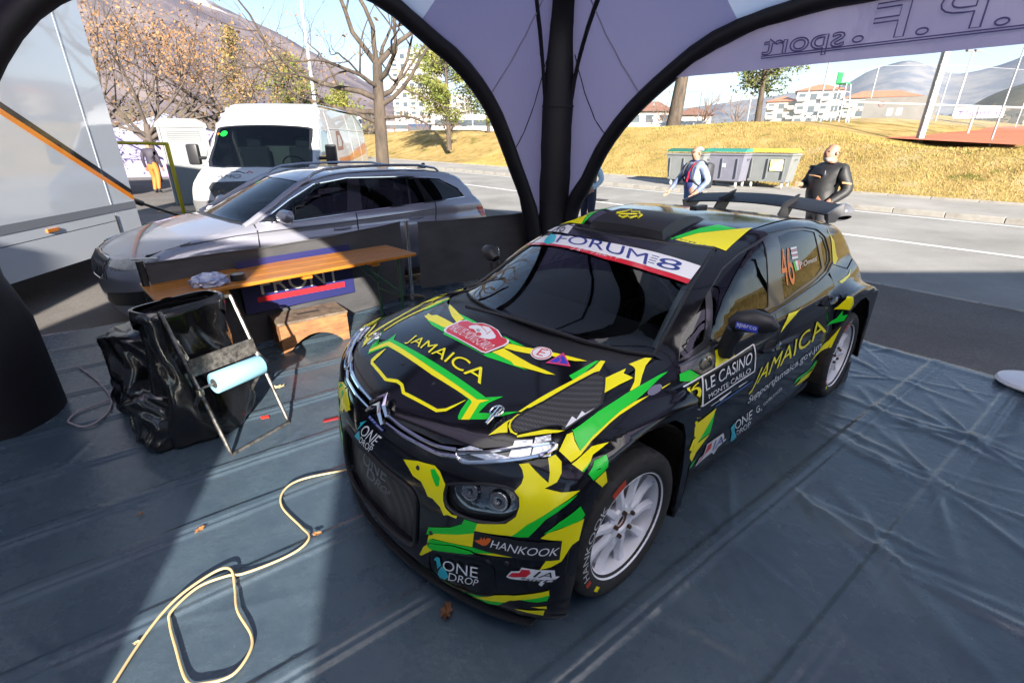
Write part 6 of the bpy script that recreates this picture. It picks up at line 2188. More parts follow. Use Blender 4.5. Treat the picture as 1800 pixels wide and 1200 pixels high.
# fallen leaves and scraps
leaf_m = mat('dead_leaf', (.36, .16, .05), .8, col2=(.20, .08, .03), vscale=40)
def leaf(label, x, y, size, rzv, seed, m=leaf_m):
    rg = np.random.default_rng(seed)
    pts = []
    for k in range(14):
        a = 2 * math.pi * k / 14
        r = size * (.55 + .45 * (k % 2)) * (1 if k % 4 else 1.2)
        pts.append((r * math.cos(a), r * .62 * math.sin(a), .012 + .35 * size * rg.uniform(0, 1) * abs(math.cos(a))))
    V = [(0, 0, .008)] + pts
    n = len(V)
    V2 = V + [(x_, y_, z_ - .0015) for x_, y_, z_ in V]
    F = [(0, 1 + k, 1 + (k + 1) % 14) for k in range(14)] + [(n, n + 1 + (k + 1) % 14, n + 1 + k) for k in range(14)]
    F += [(1 + k, n + 1 + k, n + 1 + (k + 1) % 14, 1 + (k + 1) % 14) for k in range(14)]
    o = mesh_obj('fallen_leaf', V2, F, m)
    o.location = (x, y, tz(x, y))
    o.rotation_euler = (0, 0, rzv)
    tag(o, label, 'leaf', 'dead leaves on the groundsheet')
leaf('pale dead leaf by the right foot of the bag stand', -1.79, 3.24, .05, .3, 1, mat('pale_leaf', (.50, .36, .20), .8))
leaf('small dead leaf on the sunlit sheet left of the cable', -1.51, 1.78, .028, 1.2, 2)
leaf('orange dead leaf lying on the seam beside the cable', -.93, 1.75, .024, .2, 3)
leaf('dark curled dead leaf on the sheet in front of the bumper', -.26, 1.35, .045, 1.5, 4, mat('dark_leaf', (.13, .05, .02), .8))
leaf('tiny dead leaf in the shade near the left seam', -1.88, 1.89, .016, .8, 5)
leaf('tiny pale leaf at the shadow edge near the cable end', -1.41, 1.22, .014, .5, 6, MATS['pale_leaf'])
mb = MB(); mb.box((0, 0, .002), (.05, .035, .0015)); o = mb.build('paper_scrap', mat('red_scrap', (.70, .04, .02), .6)); o.location = (-1.69, 2.81, .02); o.rotation_euler = (.05, .1, .6)
tag(o, 'small red paper scrap under the bag stand', 'scrap')
mb = MB(); mb.box((0, 0, .006), (.16, .028, .006), bev=.002); o = mb.build('plastic_tag', mat('dark_red_plastic', (.22, .012, .015), .4)); o.location = (-1.20, 2.79, .02); o.rotation_euler = (0, 0, .5)
tag(o, 'dark red plastic strip lying beside the front bumper', 'plastic strip')
# round white weight with a black pole at the right edge
rp = thing('pole_weight', 'round white weight with a black pole standing on the sheet edge', 'pole base', (4.04, 3.30, .03))
mb = MB(); mb.lathe([(0, .05), (.17, .05), (.20, .035), (.21, .012), (.20, 0)], 40); mb.build('weight', mat('white_weight', (.62, .64, .70), .35, var=.06, vscale=5), rp, smooth=True)
mb = MB(); mb.tube([(-.03, -.03, .045), (-.03, -.03, 2.28)], .024, 14); mb.build('pole', black_metal, rp, smooth=True)
# ribbed wheel chock behind the rear wheel
wc = thing('wheel_chock', 'black ribbed plastic chock behind the rear wheel', 'wheel chock')
cm = Matrix.Rotation(CAR_RZ, 3, 'Z')
c0 = cm @ Vector((-2.567, .78, 0)) + Vector((CAR_X, CAR_Y, .012))
wc.location = c0
wc.rotation_euler = (0, 0, CAR_RZ)
mb = MB(); mb.prism([(-.30, .17), (-.34, .17), (-.36, 0), (-.12, 0), (-.20, .035), (-.27, .10)], -.10, .10, lambda u, v, d: (u, d, v)); mb.build('block', satin_black, wc)
for k in range(5):
    mb = MB(); mb.box((-.352, -.08 + .04 * k, .085), (.03, .012, .15), rot=Matrix.Rotation(.10, 3, 'Y')); mb.build('rib', satin_black, wc)
# ------------------------------------------------------------------ forms of the estate car and the van
_es = spl([(.1, .80), (.25, .865), (.45, .905), (.65, .915), (.80, .905), (.92, .885), (1.0, .86), (1.2, .78), (1.5, .64)])
_eh = spl([(1.0, .56), (.86, .70), (.72, .78), (.5, .865), (.2, .945), (-.1, 1.0), (-.35, 1.03), (-1, 1.05), (-3, 1.1), (-4.1, 1.1)])
_ef = spl([(.05, .74), (.18, .86), (.35, .90), (.55, .905), (.68, .885), (.78, .82), (.9, .6)])
_et = spl([(.3, .78), (-.05, .93), (-.36, 1.085), (-.75, 1.275), (-1.05, 1.395), (-1.35, 1.445), (-1.8, 1.462), (-2.4, 1.45), (-2.85, 1.41), (-3.12, 1.365), (-3.24, 1.31), (-3.42, 1.08), (-3.56, .9)])
_er = spl([(.1, 3.5), (.3, 3.66), (.6, 3.72), (.8, 3.70), (1.0, 3.60), (1.3, 3.4)])
def estate(P):
    x, y, z = P[..., 0], P[..., 1], P[..., 2]
    ay = np.abs(y)
    S = _es(z) - .05 * np.clip(-2.6 - x, 0, 2) ** 2 - .06 * np.clip(x - .1, 0, 2) ** 2 - .012 * np.exp(-((z - .845) / .035) ** 2)
    low = ay - S
    low = smax(low, z - (_eh(x) - .08 * y * y - .05 * y ** 4), .08)
    low = smax(low, x - (_ef(z) - .26 * y * y - .5 * np.clip(ay - .62, 0, 1) ** 2), .06)
    low = smax(low, -x - (_er(z) - .16 * y * y), .08)
    low = smax(low, .16 - z, .05)
    xs = x + .36 * y * y * np.clip((x + 2.4) / 1.2, 0, 1)
    cab = z - (_et(xs) - .05 * y * y)
    gs = .862 - .42 * (z - .98) - .16 * np.clip(z - 1.2, 0, 1) ** 2 - .035 * np.clip(-2.4 - x, 0, 3) ** 2 - .05 * np.clip(x + .8, 0, 2) ** 2
    cab = smax(cab, ay - gs, .07)
    cab = smax(cab, .94 - z, .03)
    f = smin(low, cab, .03)
    for cx in (0., -2.84):
        r = np.sqrt((x - cx) ** 2 + (z - .34) ** 2)
        f = smin(f, smax(ay - .925, r - .40, .03), .02)
    return f

_vs = spl([(.2, .95), (.5, 1.0), (.9, 1.035), (1.3, 1.035), (1.7, 1.0), (2.1, .945), (2.35, .89), (2.6, .80)])
_vf = spl([(.25, .98), (.5, 1.04), (.75, 1.04), (.92, 1.0), (1.06, .90), (1.17, .70), (1.27, .48), (1.34, .36), (1.6, .10), (1.9, -.18), (2.08, -.36), (2.22, -.52), (2.36, -.78), (2.44, -1.1), (2.5, -1.9)])
def van_form(P):
    x, y, z = P[..., 0], P[..., 1], P[..., 2]
    ay = np.abs(y)
    f = ay - (_vs(z) - .05 * np.clip(x + .2, 0, 2) ** 2)
    f = smax(f, z - (2.475 - .05 * y * y - .010 * np.clip(-4 - x, 0, 1)), .11)
    f = smax(f, x - (_vf(z) - .13 * y * y - .5 * np.clip(ay - .78, 0, 1) ** 2), .05)
    f = smax(f, -4.70 - x, .06)
    f = smax(f, .28 - z, .04)
    return f
ESH = {
'pane_front': [(-.651,.832,1.035),(-.821,.764,1.166),(-1.097,.719,1.294),(-1.33,.709,1.337),(-1.524,.704,1.348),(-1.404,.844,1.022),(-.801,.86,.984)],
'pane_rear': [(-1.659,.705,1.347),(-2.315,.711,1.333),(-2.265,.846,1.018),(-1.597,.849,1.011)],
'pane_small': [(-2.342,.713,1.329),(-2.436,.717,1.319),(-2.519,.839,1.033),(-2.292,.845,1.022)],
'pane_quarter': [(-2.497,.719,1.314),(-2.786,.729,1.283),(-3.068,.774,1.153),(-3.169,.81,1.054),(-2.648,.836,1.038)],
'dlo': [(-.445,.8,.98),(-.808,.741,1.178),(-1.11,.699,1.317),(-1.516,.695,1.366),(-2.321,.704,1.347),(-2.831,.722,1.295),(-3.113,.77,1.156),(-3.189,.813,1.046),(-2.642,.843,1.023),(-1.592,.855,.998),(-.795,.867,.968)],
'screen': [(-.193,.219,1.01),(-.194,.553,.985),(-.339,.734,.972),(-.943,.526,1.303),(-.982,.534,1.319),(-.912,.153,1.343)],
'head': [(.821,.438,.69),(.784,.429,.727),(.649,.664,.766),(.481,.854,.781),(.501,.878,.755),(.64,.866,.69),(.824,.512,.647)],
'grille': [(.846,.021,.705),(.797,.388,.722),(.875,.337,.567),(.889,.221,.594)],
'intake': [(.882,.276,.403),(.677,.861,.497),(.647,.878,.449),(.671,.856,.369),(.859,.351,.283),(.887,.163,.294)],
'tail': [(-3.379,.857,.905),(-3.491,.847,.897),(-3.524,.84,.851),(-3.54,.86,.765),(-3.454,.872,.766)],
'crease': [(.341,.824,.833),(.031,.874,.859),(-.315,.886,.879),(-1.466,.889,.886),(-2.642,.885,.929)],
'seam1': [(-.391,.793,.966),(-.341,.887,.876),(-.317,.906,.785)],
'seam2': [(-1.501,.853,1.001),(-1.472,.889,.885),(-1.449,.907,.78)],
'seam3': [(-2.658,.846,1.016),(-2.583,.886,.92),(-2.524,.901,.804)],
'hoodline': [(.47,.851,.785),(.214,.864,.838),(-.056,.875,.875),(-.357,.868,.919)],
'handles': [(-1.306,.894,.823),(-2.329,.889,.838)],
'mirror': [(-.464,.787,.994),(-.653,.841,1.021)],
'rail': [(-1.172,.567,1.38),(-1.287,.585,1.404),(-1.5,.628,1.424),(-2.024,.644,1.427),(-2.554,.64,1.413),(-2.883,.66,1.372)],
}
VSH = {
'screen': [(.211,-.855,1.381),(-.377,-.879,1.995),(-.342,-.56,2.024),(-.363,.792,2.004),(-.363,.905,1.971),(.144,.975,1.401),(.28,.899,1.319),(.373,.611,1.302),(.341,-.791,1.301)],
'glass': [(.159,-.799,1.444),(-.301,-.799,1.939),(-.294,-.502,1.984),(-.326,.775,1.97),(-.321,.843,1.948),(.165,.923,1.402),(.289,.351,1.385),(.27,-.43,1.394)],
'head': [(.768,-.949,1.06),(.915,-.68,.97),(.955,-.671,.88),(.962,-.735,.818),(.918,-.9,.825)],
'grille': [(.935,-.656,.941),(.988,-.132,.944),(1.007,-.22,.883),(1.03,-.253,.781),(1.006,-.512,.695),(.969,-.664,.84)],
'doorwin': [(-.481,.972,1.929),(-.744,.966,1.968),(-.964,.974,1.914),(-.944,1.011,1.604),(-.945,1.017,1.555),(-.361,1.033,1.382),(-.025,1.03,1.395)],
'wave': [(-1.415,1.028,1.445),(-3.516,1.012,1.596),(-4.619,.997,1.731),(-4.465,1.028,1.451),(-2.828,1.034,1.347),(-1.537,1.035,1.312)],
'logo': [(-1.636,.965,1.974),(-1.973,.964,1.98),(-2.124,.995,1.746),(-1.991,1.016,1.562),(-1.404,1.018,1.547)],
'seams': [(-.923,.854,2.373),(-.413,.961,1.973),(.029,1.032,1.307)],
'seam2': [(-1.142,.921,2.224),(-1.102,1.027,1.454)],
'seam3': [(-2.798,.876,2.375),(-2.941,1.011,1.603)],
'mirL': [(.251,-.89,1.34)],
'mirR': [(-.139,1.029,1.436)],
'logo_txt': [(.719,-.673,1.132),(.828,-.039,1.107),(.571,-.098,1.227),(.464,-.746,1.243)],
}
# ------------------------------------------------------------------ parked estate car
SIDEP = {1: Dir((0, 1, 0), (1, 0, 0), (0, 0, 1)), -1: Dir((0, -1, 0), (1, 0, 0), (0, 0, 1))}
silver = mat('silver_paint', (.34, .34, .40), .28, .55, coat=1.)
car_glass = glass_mat('car_glass', (.35, .42, .48), .35)
estate_car = thing('estate_car', 'silver grey estate car parked behind the fabric barrier', 'car', (-3.50, 5.27, 0), 3.935)
def xz(pts):
    return [(p_[0], p_[2]) for p_ in pts]
def grow(q, k):
    q = np.array(q)
    c = q.mean(0)
    return [tuple(p_) for p_ in c + (q - c) * k]
def tub(pts, r, m, name, parent, n=6, closed=False, fn=None, off=0.):
    P = np.array(pts, float)
    if fn is not None:
        P = P + grad(fn, P) * off
    mb = MB()
    mb.tube(list(P), r, n, closed=closed)
    return mb.build(name, m, parent, smooth=True)
shut_line = mat('shut_line', (.008, .008, .009), .7)
xs_r = np.linspace(-3.20, -1.0, 16)
Pz, _ = surf(estate, TOPC, np.array([(x, .66) for x in xs_r]))
roof_edge = [(float(x), float(z)) for x, z in zip(xs_r, Pz[:, 2])]
# sides
def arch2(cx, r, cz=.34, n=12, lo=.20):
    a0 = math.asin((lo - cz) / r)
    return [(cx + r * math.cos(a), cz + r * math.sin(a)) for a in np.linspace(a0, math.pi - a0, n)]
for s_ in (1, -1):
    ch = SIDEP[s_]
    body = [(-3.60, .30), (-3.68, .55), (-3.66, .80), (-3.58, .95), (-3.42, 1.06), (-3.27, 1.27)] + roof_edge + [(-.98, 1.305), (-.66, 1.125), (-.38, .965), (-.05, .945), (.20, .90), (.40, .83), (.56, .775), (.58, .60), (.56, .42)] + [q for q in arch2(0, .37) if q[0] < .5] + [(-.40, .20), (-2.42, .20)] + arch2(-2.84, .37) + [(-3.3, .22)]
    side = panel('body_side', estate, ch, [body, xz(ESH['dlo'])], silver, estate_car, h=.05)
    for k in ('pane_front', 'pane_rear', 'pane_small', 'pane_quarter'):
        panel('side_window', estate, ch, [xz(ESH[k])], car_glass, side, h=.08, off=-.004, rim=0)
    panel('pillar_trim', estate, ch, [xz(ESH['dlo'])] + [xz(ESH[k]) for k in ('pane_front', 'pane_rear', 'pane_small', 'pane_quarter')], mat('gloss_black_trim', (.012, .012, .014), .15, coat=1.), side, h=.08, off=-.002, rim=.005)
    mir_ = lambda P: [(x, y * s_, z) for x, y, z in P]
    P, _ = surf(estate, ch, resample(np.array(xz(ESH['dlo'])), .05), .003)
    tub([q for q in P if not np.isnan(q).any()], .009, chrome, 'chrome_window_trim', side, closed=True)
    tub([(x, y * s_, z) for x, y, z in ((-.30, .775, .955), (-.37, .765, .985), (-.66, .690, 1.135), (-.86, .635, 1.245), (-1.02, .60, 1.325), (-1.12, .60, 1.365))], [.03, .034, .036, .038, .038, .03], silver, 'pillar', side, 8)
    for k in ('seam1', 'seam2', 'seam3'):
        z0, z1 = ESH[k][0], ESH[k][-1]
        pts = [(z0[0] + (z1[0] - z0[0]) * t, z0[2] + (.30 - z0[2]) * t) for t in np.linspace(0, 1, 12)]
        P, _ = surf(estate, ch, np.array(pts), .0)
        tub(P, .007, shut_line, 'door_seam', side, 5)
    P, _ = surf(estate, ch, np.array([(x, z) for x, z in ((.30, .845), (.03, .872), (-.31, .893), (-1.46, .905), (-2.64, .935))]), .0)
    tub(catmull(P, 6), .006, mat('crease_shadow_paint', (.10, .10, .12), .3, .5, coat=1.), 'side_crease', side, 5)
    for hx, hz in ((-1.291, .835), (-2.308, .855)):
        P, N = surf(estate, ch, np.array([(hx - .10, hz), (hx, hz), (hx + .10, hz)]), .018)
        tub(P, [.012, .017, .012], silver, 'door_handle', side, 8)
    mb = MB()
    mb.tube([(x, y * s_, z) for x, y, z in ((-.62, .86, 1.0), (-.62, .93, 1.03), (-.63, 1.0, 1.045), (-.66, 1.07, 1.04), (-.68, 1.09, 1.03))], [.03, .055, .082, .075, .03], 12)
    mb.V = [(max(x, -.70), y, 1.035 + (z - 1.035) * .9) for x, y, z in mb.V]
    mb.build('wing_mirror', silver, estate_car, smooth=True, sharp=50)
    rl = [(-1.10, .60, 1.372), (-1.18, .60, 1.425), (-1.30, .605, 1.462), (-1.6, .61, 1.482), (-2.1, .61, 1.487), (-2.6, .60, 1.472), (-2.86, .60, 1.43), (-2.92, .60, 1.39)]
    tub(mir_(rl), .016, mat('satin_rail', (.45, .45, .47), .25, .9), 'roof_rail', estate_car, 8)
    hp = [(sgx, z) for sgx, z in ()]
    q = FRONTC.uv(np.array(ESH['head']))
    q = [(s_ * u, v) for u, v in q]
    hl = panel('headlight', estate, FRONTC, [q], mat('dark_lamp_unit', (.05, .055, .06), .1, .3, coat=1., col2=(.28, .29, .31), vscale=9), estate_car, h=.04, off=.003, rim=0)
    P, _ = surf(estate, FRONTC, np.array([(s_ * (u * .94 + .03), v - .012) for u, v in FRONTC.uv(np.array(ESH['head']))[2:4]]), .008)
    tub(P, .010, mat('drl_white', (.8, .82, .85), .2), 'light_strip', hl)
    q = [(s_ * u, v) for u, v in FRONTC.uv(np.array(ESH['intake']))]
    panel('bumper_intake', estate, FRONTC, [q], mat('intake_black', (.010, .010, .011), .5), estate_car, h=.04, off=.003, rim=0)
    panel('tail_light', estate, ch, [xz(ESH['tail'])], mat('tail_red', (.50, .012, .02), .12, coat=1.), estate_car, h=.03, off=.006, rim=0)
    # wheels
    for cx in (0., -2.84):
        w = bpy.data.objects.new('wheel', None); COL.objects.link(w); w.parent = estate_car
        w.location = (cx, s_ * .80, .33)
        RXs = Matrix.Rotation(-s_ * math.pi / 2, 3, 'X')
        mb = MB(); mb.lathe([(.22, -.10), (.30, -.105), (.33, -.08), (.33, .08), (.30, .105), (.22, .10)], 40, (0, 0, 0), RXs); mb.build('tyre', rubber, w, smooth=True)
        mb = MB(); mb.lathe([(.22, -.08), (.225, .09), (.21, .085), (.20, .05)], 40, (0, 0, 0), RXs)
        for k in range(5):
            a = 2 * math.pi * k / 5
            mb.box((.115 * math.cos(a), s_ * .06, .115 * math.sin(a)), (.20, .02, .06), rot=Matrix.Rotation(-a, 3, 'Y'), bev=.006)
        mb.build('rim', mat('alloy_grey', (.45, .45, .47), .3, .9), w, smooth=True)
        mb = MB(); mb.box((cx, s_ * .62, .42), (.78, .34, .55)); mb.build('wheel_well', dark_void, estate_car)
# front, hood, roof, glass
fb = [(.82, 0, .735), (.80, .3, .745), (.66, .62, .785), (.585, .74, .795), (.56, .80, .70), (.55, .84, .45), (.50, .82, .22), (.72, .5, .18), (.84, 0, .18)]
hf = [tuple(q) for q in FRONTC.uv(np.array(fb))]
panel('front_bumper', estate, FRONTC, [hf + [(-u, v) for u, v in hf[-2:0:-1]]], silver, estate_car, h=.05)
hb = [(.80, 0), (.775, .3), (.63, .62), (.54, .745), (.35, .80), (0, .80), (-.30, .77), (-.22, .6), (-.16, .3), (-.14, 0)]
bonnet = panel('hood', estate, TOPC, [hb + [(u, -v) for u, v in hb[-2:0:-1]]], silver, estate_car, h=.05)
gq = [tuple(q) for q in FRONTC.uv(np.array([(.85, 0, .735), (.80, .36, .73), (.85, .33, .58), (.87, .25, .54), (.89, 0, .54)]))]
gr_ = panel('grille', estate, FRONTC, [gq + [(-u, v) for u, v in gq[-2:0:-1]]], mat('grille_black', (.008, .008, .009), .4), estate_car, h=.04, off=.004, rim=0)
for k in range(-7, 8):
    P, _ = surf(estate, FRONTC, np.array([(k * .045, .56), (k * .045, .64), (k * .045, .715)]), .010)
    tub(P, .005, mat('grille_bar', (.10, .10, .11), .3, .8), 'grille_bar', gr_, 5)
P, _ = surf(estate, FRONTC, np.array(gq + [(-u, v) for u, v in gq[-2:0:-1]]), .006)
tub(P, .009, chrome, 'grille_surround', gr_, 6, True)
cq = [(-.15, 0), (-.17, .3), (-.23, .6), (-.31, .77), (-.42, .74), (-.34, .5), (-.30, .25), (-.29, 0)]
panel('cowl', estate, TOPC, [cq + [(u, -v) for u, v in cq[-2:0:-1]]], satin_black, estate_car, h=.06, off=-.01, rim=0)
sq = [(-.93, 0, 1.365), (-.97, .33, 1.355), (-1.02, .56, 1.335), (-.94, .60, 1.30), (-.62, .69, 1.13), (-.36, .755, .985), (-.27, .5, 1.0), (-.22, .25, 1.015), (-.21, 0, 1.02)]
SC2 = Dir((.6, 0, .8), (0, 1, 0), (-.8, 0, .6))
su = [tuple(q) for q in SC2.uv(np.array(sq))]
panel('windscreen', estate, SC2, [su + [(-u, v) for u, v in su[-2:0:-1]]], glass_mat('estate_screen', (.45, .55, .62), .5), estate_car, h=.06, off=-.003, rim=0)
rq = [(-.945, 0), (-.985, .33), (-1.04, .57), (-1.10, .645), (-2.2, .645), (-3.10, .62), (-3.22, .3), (-3.25, 0)]
rf_ = panel('roof', estate, TOPC, [rq + [(u, -v) for u, v in rq[-2:0:-1]]], silver, estate_car, h=.06)
mb = MB(); mb.prism([(-3.0, 1.40), (-3.10, 1.47), (-3.13, 1.47), (-3.14, 1.39)], -.012, .012, lambda u, v, d: (u, d, v)); mb.build('shark_fin_aerial', satin_black, rf_)
panel('tailgate', estate, REARC, [[(-.72, .25), (.72, .25), (.70, .9), (.55, 1.30), (-.55, 1.30), (-.70, .9)]], silver, estate_car, h=.07)
mb = MB(); mb.box((-1.6, 0, .25), (4.2, 1.5, .06)); mb.box((-.05, 0, .55), (.6, 1.3, .5)); mb.build('floor_pan', dark_void, estate_car)
mb = MB(); mb.prism([(-.30, .95), (-.70, .98), (-.78, .9), (-.75, .6), (-.30, .6)], -.7, .7, lambda u, v, d: (u, d, v)); mb.build('dashboard', MATS['dash_flock'], estate_car)
for x in (-1.35, -2.35):
    for y in (-.38, .38):
        mb = MB(); mb.box((x, y, .52), (.5, .48, .16), bev=.04); mb.box((x - .27, y, .82), (.14, .46, .62), rot=Matrix.Rotation(-.2, 3, 'Y'), bev=.04); mb.box((x - .34, y, 1.20), (.10, .26, .16), bev=.03)
        mb.build('seat', mat('car_seat_grey', (.05, .05, .055), .8), estate_car)

# ------------------------------------------------------------------ white van
van_white = mat('van_white_paint', (.52, .52, .53), .25, coat=.8)
van = thing('panel_van', 'white high-roofed panel van facing the tent behind the estate car', 'van', (-4.66, 9.55, 0), -1.484)
FRV = Front(-1.0, 1.6, 3.5)
van_glass = glass_mat('van_screen', (.35, .45, .45), .45)
VSC = Dir((.75, 0, .66), (0, 1, 0), (-.66, 0, .75))
scr = [(u, v) for u, v in VSC.uv(np.array(VSH['screen']))]
xx = [u for u, v in scr]
half_s = [(0, VSC.uv(np.array([(.37, 0, 1.30)]))[0][1]), (.60, VSC.uv(np.array([(.373, .6, 1.30)]))[0][1]), (.87, VSC.uv(np.array([(.29, .87, 1.315)]))[0][1]), (.93, VSC.uv(np.array([(.15, .93, 1.40)]))[0][1]), (.875, VSC.uv(np.array([(-.363, .9, 1.975)]))[0][1]), (.79, VSC.uv(np.array([(-.36, .79, 2.005)]))[0][1]), (.55, VSC.uv(np.array([(-.342, .55, 2.024)]))[0][1]), (0, VSC.uv(np.array([(-.33, 0, 2.03)]))[0][1])]
SCR = half_s + [(-u, v) for u, v in half_s[-2:0:-1]]
GLS = grow(SCR, .93)
# front shell with the screen opening, roof, sides
fr_half = [(0, 2.31), (.4, 2.335), (.70, 2.42), (.80, 2.36), (.87, 2.10), (.93, 1.62), (.985, 1.25), (.99, 1.10), (.97, .90), (.96, .45), (.9, .36), (0, .36)]
VFR = Dir((1, 0, .15), (0, 1, 0), (-.15, 0, 1))
front_poly = fr_half + [(-u, v) for u, v in fr_half[-2:0:-1]]
scr3, _ = surf(van_form, VSC, np.array(SCR))
scr_v = [tuple(q) for q in VFR.uv(scr3)]
vbody = panel('cab_front', van_form, VFR, [front_poly, scr_v], van_white, van, h=.06)
panel('screen_border', van_form, VSC, [SCR, GLS], mat('screen_black', (.012, .012, .013), .2, coat=1.), van, h=.06, off=-.004, rim=.01)
panel('windscreen', van_form, VSC, [GLS], van_glass, van, h=.10, off=-.006, rim=0)
for s_ in (1, -1):
    ch = SIDEP[s_]
    sp = [(-4.66, .36), (-4.66, 2.36), (-1.0, 2.37), (-.80, 2.34), (-.60, 2.24), (-.42, 2.04), (-.10, 1.70), (.14, 1.42), (.32, 1.27), (.52, 1.16), (.70, 1.02), (.76, .85), (.76, .42)] + [q for q in arch2(0, .42, .36, 12, .30)] + [(-.5, .36), (-3.2, .36)] + arch2(-3.68, .42, .36, 12, .34)
    dw = [(-.10, 1.40), (-.40, 1.385), (-.93, 1.56), (-.96, 1.92), (-.74, 1.965), (-.50, 1.93)]
    vs_ = panel('body_side', van_form, ch, [sp, dw], van_white, van, h=.09)
    panel('door_window', van_form, ch, [dw], mat('dark_door_glass', (.02, .025, .03), .04, coat=1.), vs_, h=.1, off=-.006, rim=0)
    for xs_, zs in (((-1.12, -1.10), (2.30, .40)), ((-2.85, -2.94), (2.36, .40)), ((-3.8, -3.85), (2.36, .40)), ((.02, .05), (1.30, .45))):
        P, _ = surf(van_form, ch, np.array([(xs_[0] + (xs_[1] - xs_[0]) * t, zs[0] + (zs[1] - zs[0]) * t) for t in np.linspace(0, 1, 10)]), 0.)
        tub(P, .008, mat('van_seam', (.25, .25, .26), .5), 'panel_seam', vs_, 5)
    P, _ = surf(van_form, ch, np.array([(x, 1.99) for x in np.linspace(-4.6, -1.1, 8)]), 0.)
    tub(P, .010, mat('van_seam_light', (.6, .6, .62), .3), 'body_rib', vs_, 5)
    wv = [(x, z) for x, y, z in VSH['wave']]
    panel('orange_wave', van_form, ch, [[(-1.42, 1.42), (-2.4, 1.44), (-3.5, 1.60), (-4.58, 1.72), (-4.50, 1.46), (-2.85, 1.35), (-1.54, 1.31)]], mat('orange_wave_print', (.55, .17, .04), .3, coat=.6), vs_, h=.15, off=.003, rim=0)
    lg_ = [(x, z) for x, y, z in VSH['logo']]
    panel('brown_emblem', van_form, ch, [grow(lg_, .9), grow(lg_, .55)], mat('brown_emblem_print', (.22, .07, .05), .3, coat=.6), vs_, h=.12, off=.003, rim=0)
    mb = MB()
    mb.tube([(.02, s_ * 1.02, 1.46), (-.02, s_ * 1.16, 1.46)], .03, 8)
    mb.box((-.03, s_ * 1.24, 1.52), (.12, .20, .36), bev=.04)
    mb.build('door_mirror', satin_black, van, smooth=True, sharp=50)
    q = [(y * (1 if s_ < 0 else -1), v) for (y, v) in VFR.uv(np.array(VSH['head']))]
    hd = panel('headlight', van_form, VFR, [q], mat('van_lamp', (.55, .57, .6), .1, .6, coat=1., bump=.01, bscale=14), van, h=.04, off=.012, rim=.01)
    for cx in (0., -3.68):
        w = bpy.data.objects.new('wheel', None); COL.objects.link(w); w.parent = van
        w.location = (cx, s_ * .90, .36)
        RXs = Matrix.Rotation(-s_ * math.pi / 2, 3, 'X')
        mb = MB(); mb.lathe([(.20, -.11), (.33, -.115), (.36, -.09), (.36, .09), (.33, .115), (.20, .11)], 36, (0, 0, 0), RXs); mb.build('tyre', rubber, w, smooth=True)
        mb = MB(); mb.lathe([(0, .05), (.10, .06), (.15, .04), (.21, .09), (.215, .10)], 36, (0, 0, 0), RXs); mb.build('rim', MATS['alloy_grey'], w, smooth=True)
        mb = MB(); mb.box((cx, s_ * .70, .5), (.86, .34, .7)); mb.build('wheel_well', dark_void, van)
gq = [(0, .97), (.62, .955), (.66, .86), (.55, .70), (0, .66)]
panel('grille', van_form, VFR, [gq + [(-u, v) for u, v in gq[-2:0:-1]]], mat('van_grille', (.03, .03, .032), .45, bump=.03, bscale=16), van, h=.05, off=.008, rim=.01)
bq = [(0, .63), (.95, .66), (.97, .40), (0, .34)]
panel('front_bumper', van_form, VFR, [bq + [(-u, v) for u, v in bq[-2:0:-1]]], mat('van_bumper_grey', (.10, .10, .105), .6), van, h=.08, off=.015, rim=.02)
flat = [tuple(q) for q in VFR.uv(np.array(VSH['logo_txt']))]
text_on('lettering', van_form, VFR, 'AMO', [(-.60, 1.03), (-.18, 1.03), (-.18, 1.10), (-.60, 1.10)], mat('logo_dark', (.10, .10, .12), .4), vbody, off=.006)
P, _ = surf(van_form, VFR, np.array([(-.62, 1.10), (-.45, 1.15), (-.25, 1.155), (-.14, 1.12)]), .006)
tub(P, .006, MATS['logo_dark'], 'logo_arc', vbody, 5)
for u_, v_ in ((-.10, 1.16), (-.05, 1.145), (-.12, 1.135)):
    P, _ = surf(van_form, VFR, np.array([(u_, v_), (u_ + .035, v_ - .008)]), .006)
    tub(P, .008, vinyl['r'], 'logo_dash', vbody, 5)
rqv = [(-.56, 0), (-.60, .4), (-.76, .76), (-1.0, .84), (-4.66, .84), (-4.66, 0)]
panel('roof', van_form, TOPC if 0 else Top(3.2, .3), [rqv + [(u, -v) for u, v in rqv[-2:0:-1]]], van_white, van, h=.12)
mb = MB(); mb.box((-4.67, 0, 1.35), (.04, 1.9, 2.05), bev=.015); mb.build('rear_doors', van_white, van)
mb = MB(); mb.box((-2.0, 0, .40), (5.2, 1.8, .10)); mb.box((-1.25, 0, 1.25), (.05, 1.85, 1.8)); mb.build('load_floor', mat('van_interior', (.22, .22, .22), .8), van)
mb = MB(); mb.prism([(.30, 1.26), (-.10, 1.30), (-.25, 1.18), (-.22, .8), (.30, .8)], -.85, .85, lambda u, v, d: (u, d, v)); mb.build('dashboard', MATS['dash_flock'], van)
for y in (-.5, .45):
    mb = MB(); mb.box((-.95, y, 1.30), (.14, .55, .7), bev=.05); mb.box((-.97, y, 1.74), (.10, .28, .2), bev=.04); mb.build('seat', MATS['car_seat_grey'], van)
mb = MB(); mb.tube([(-.30 + .10 * math.sin(a), .45 + .21 * math.cos(a), 1.33 + .16 * math.sin(a)) for a in np.linspace(0, 2 * math.pi, 24, endpoint=False)], .016, 8, closed=True); mb.build('steering_wheel', satin_black, van, smooth=True)
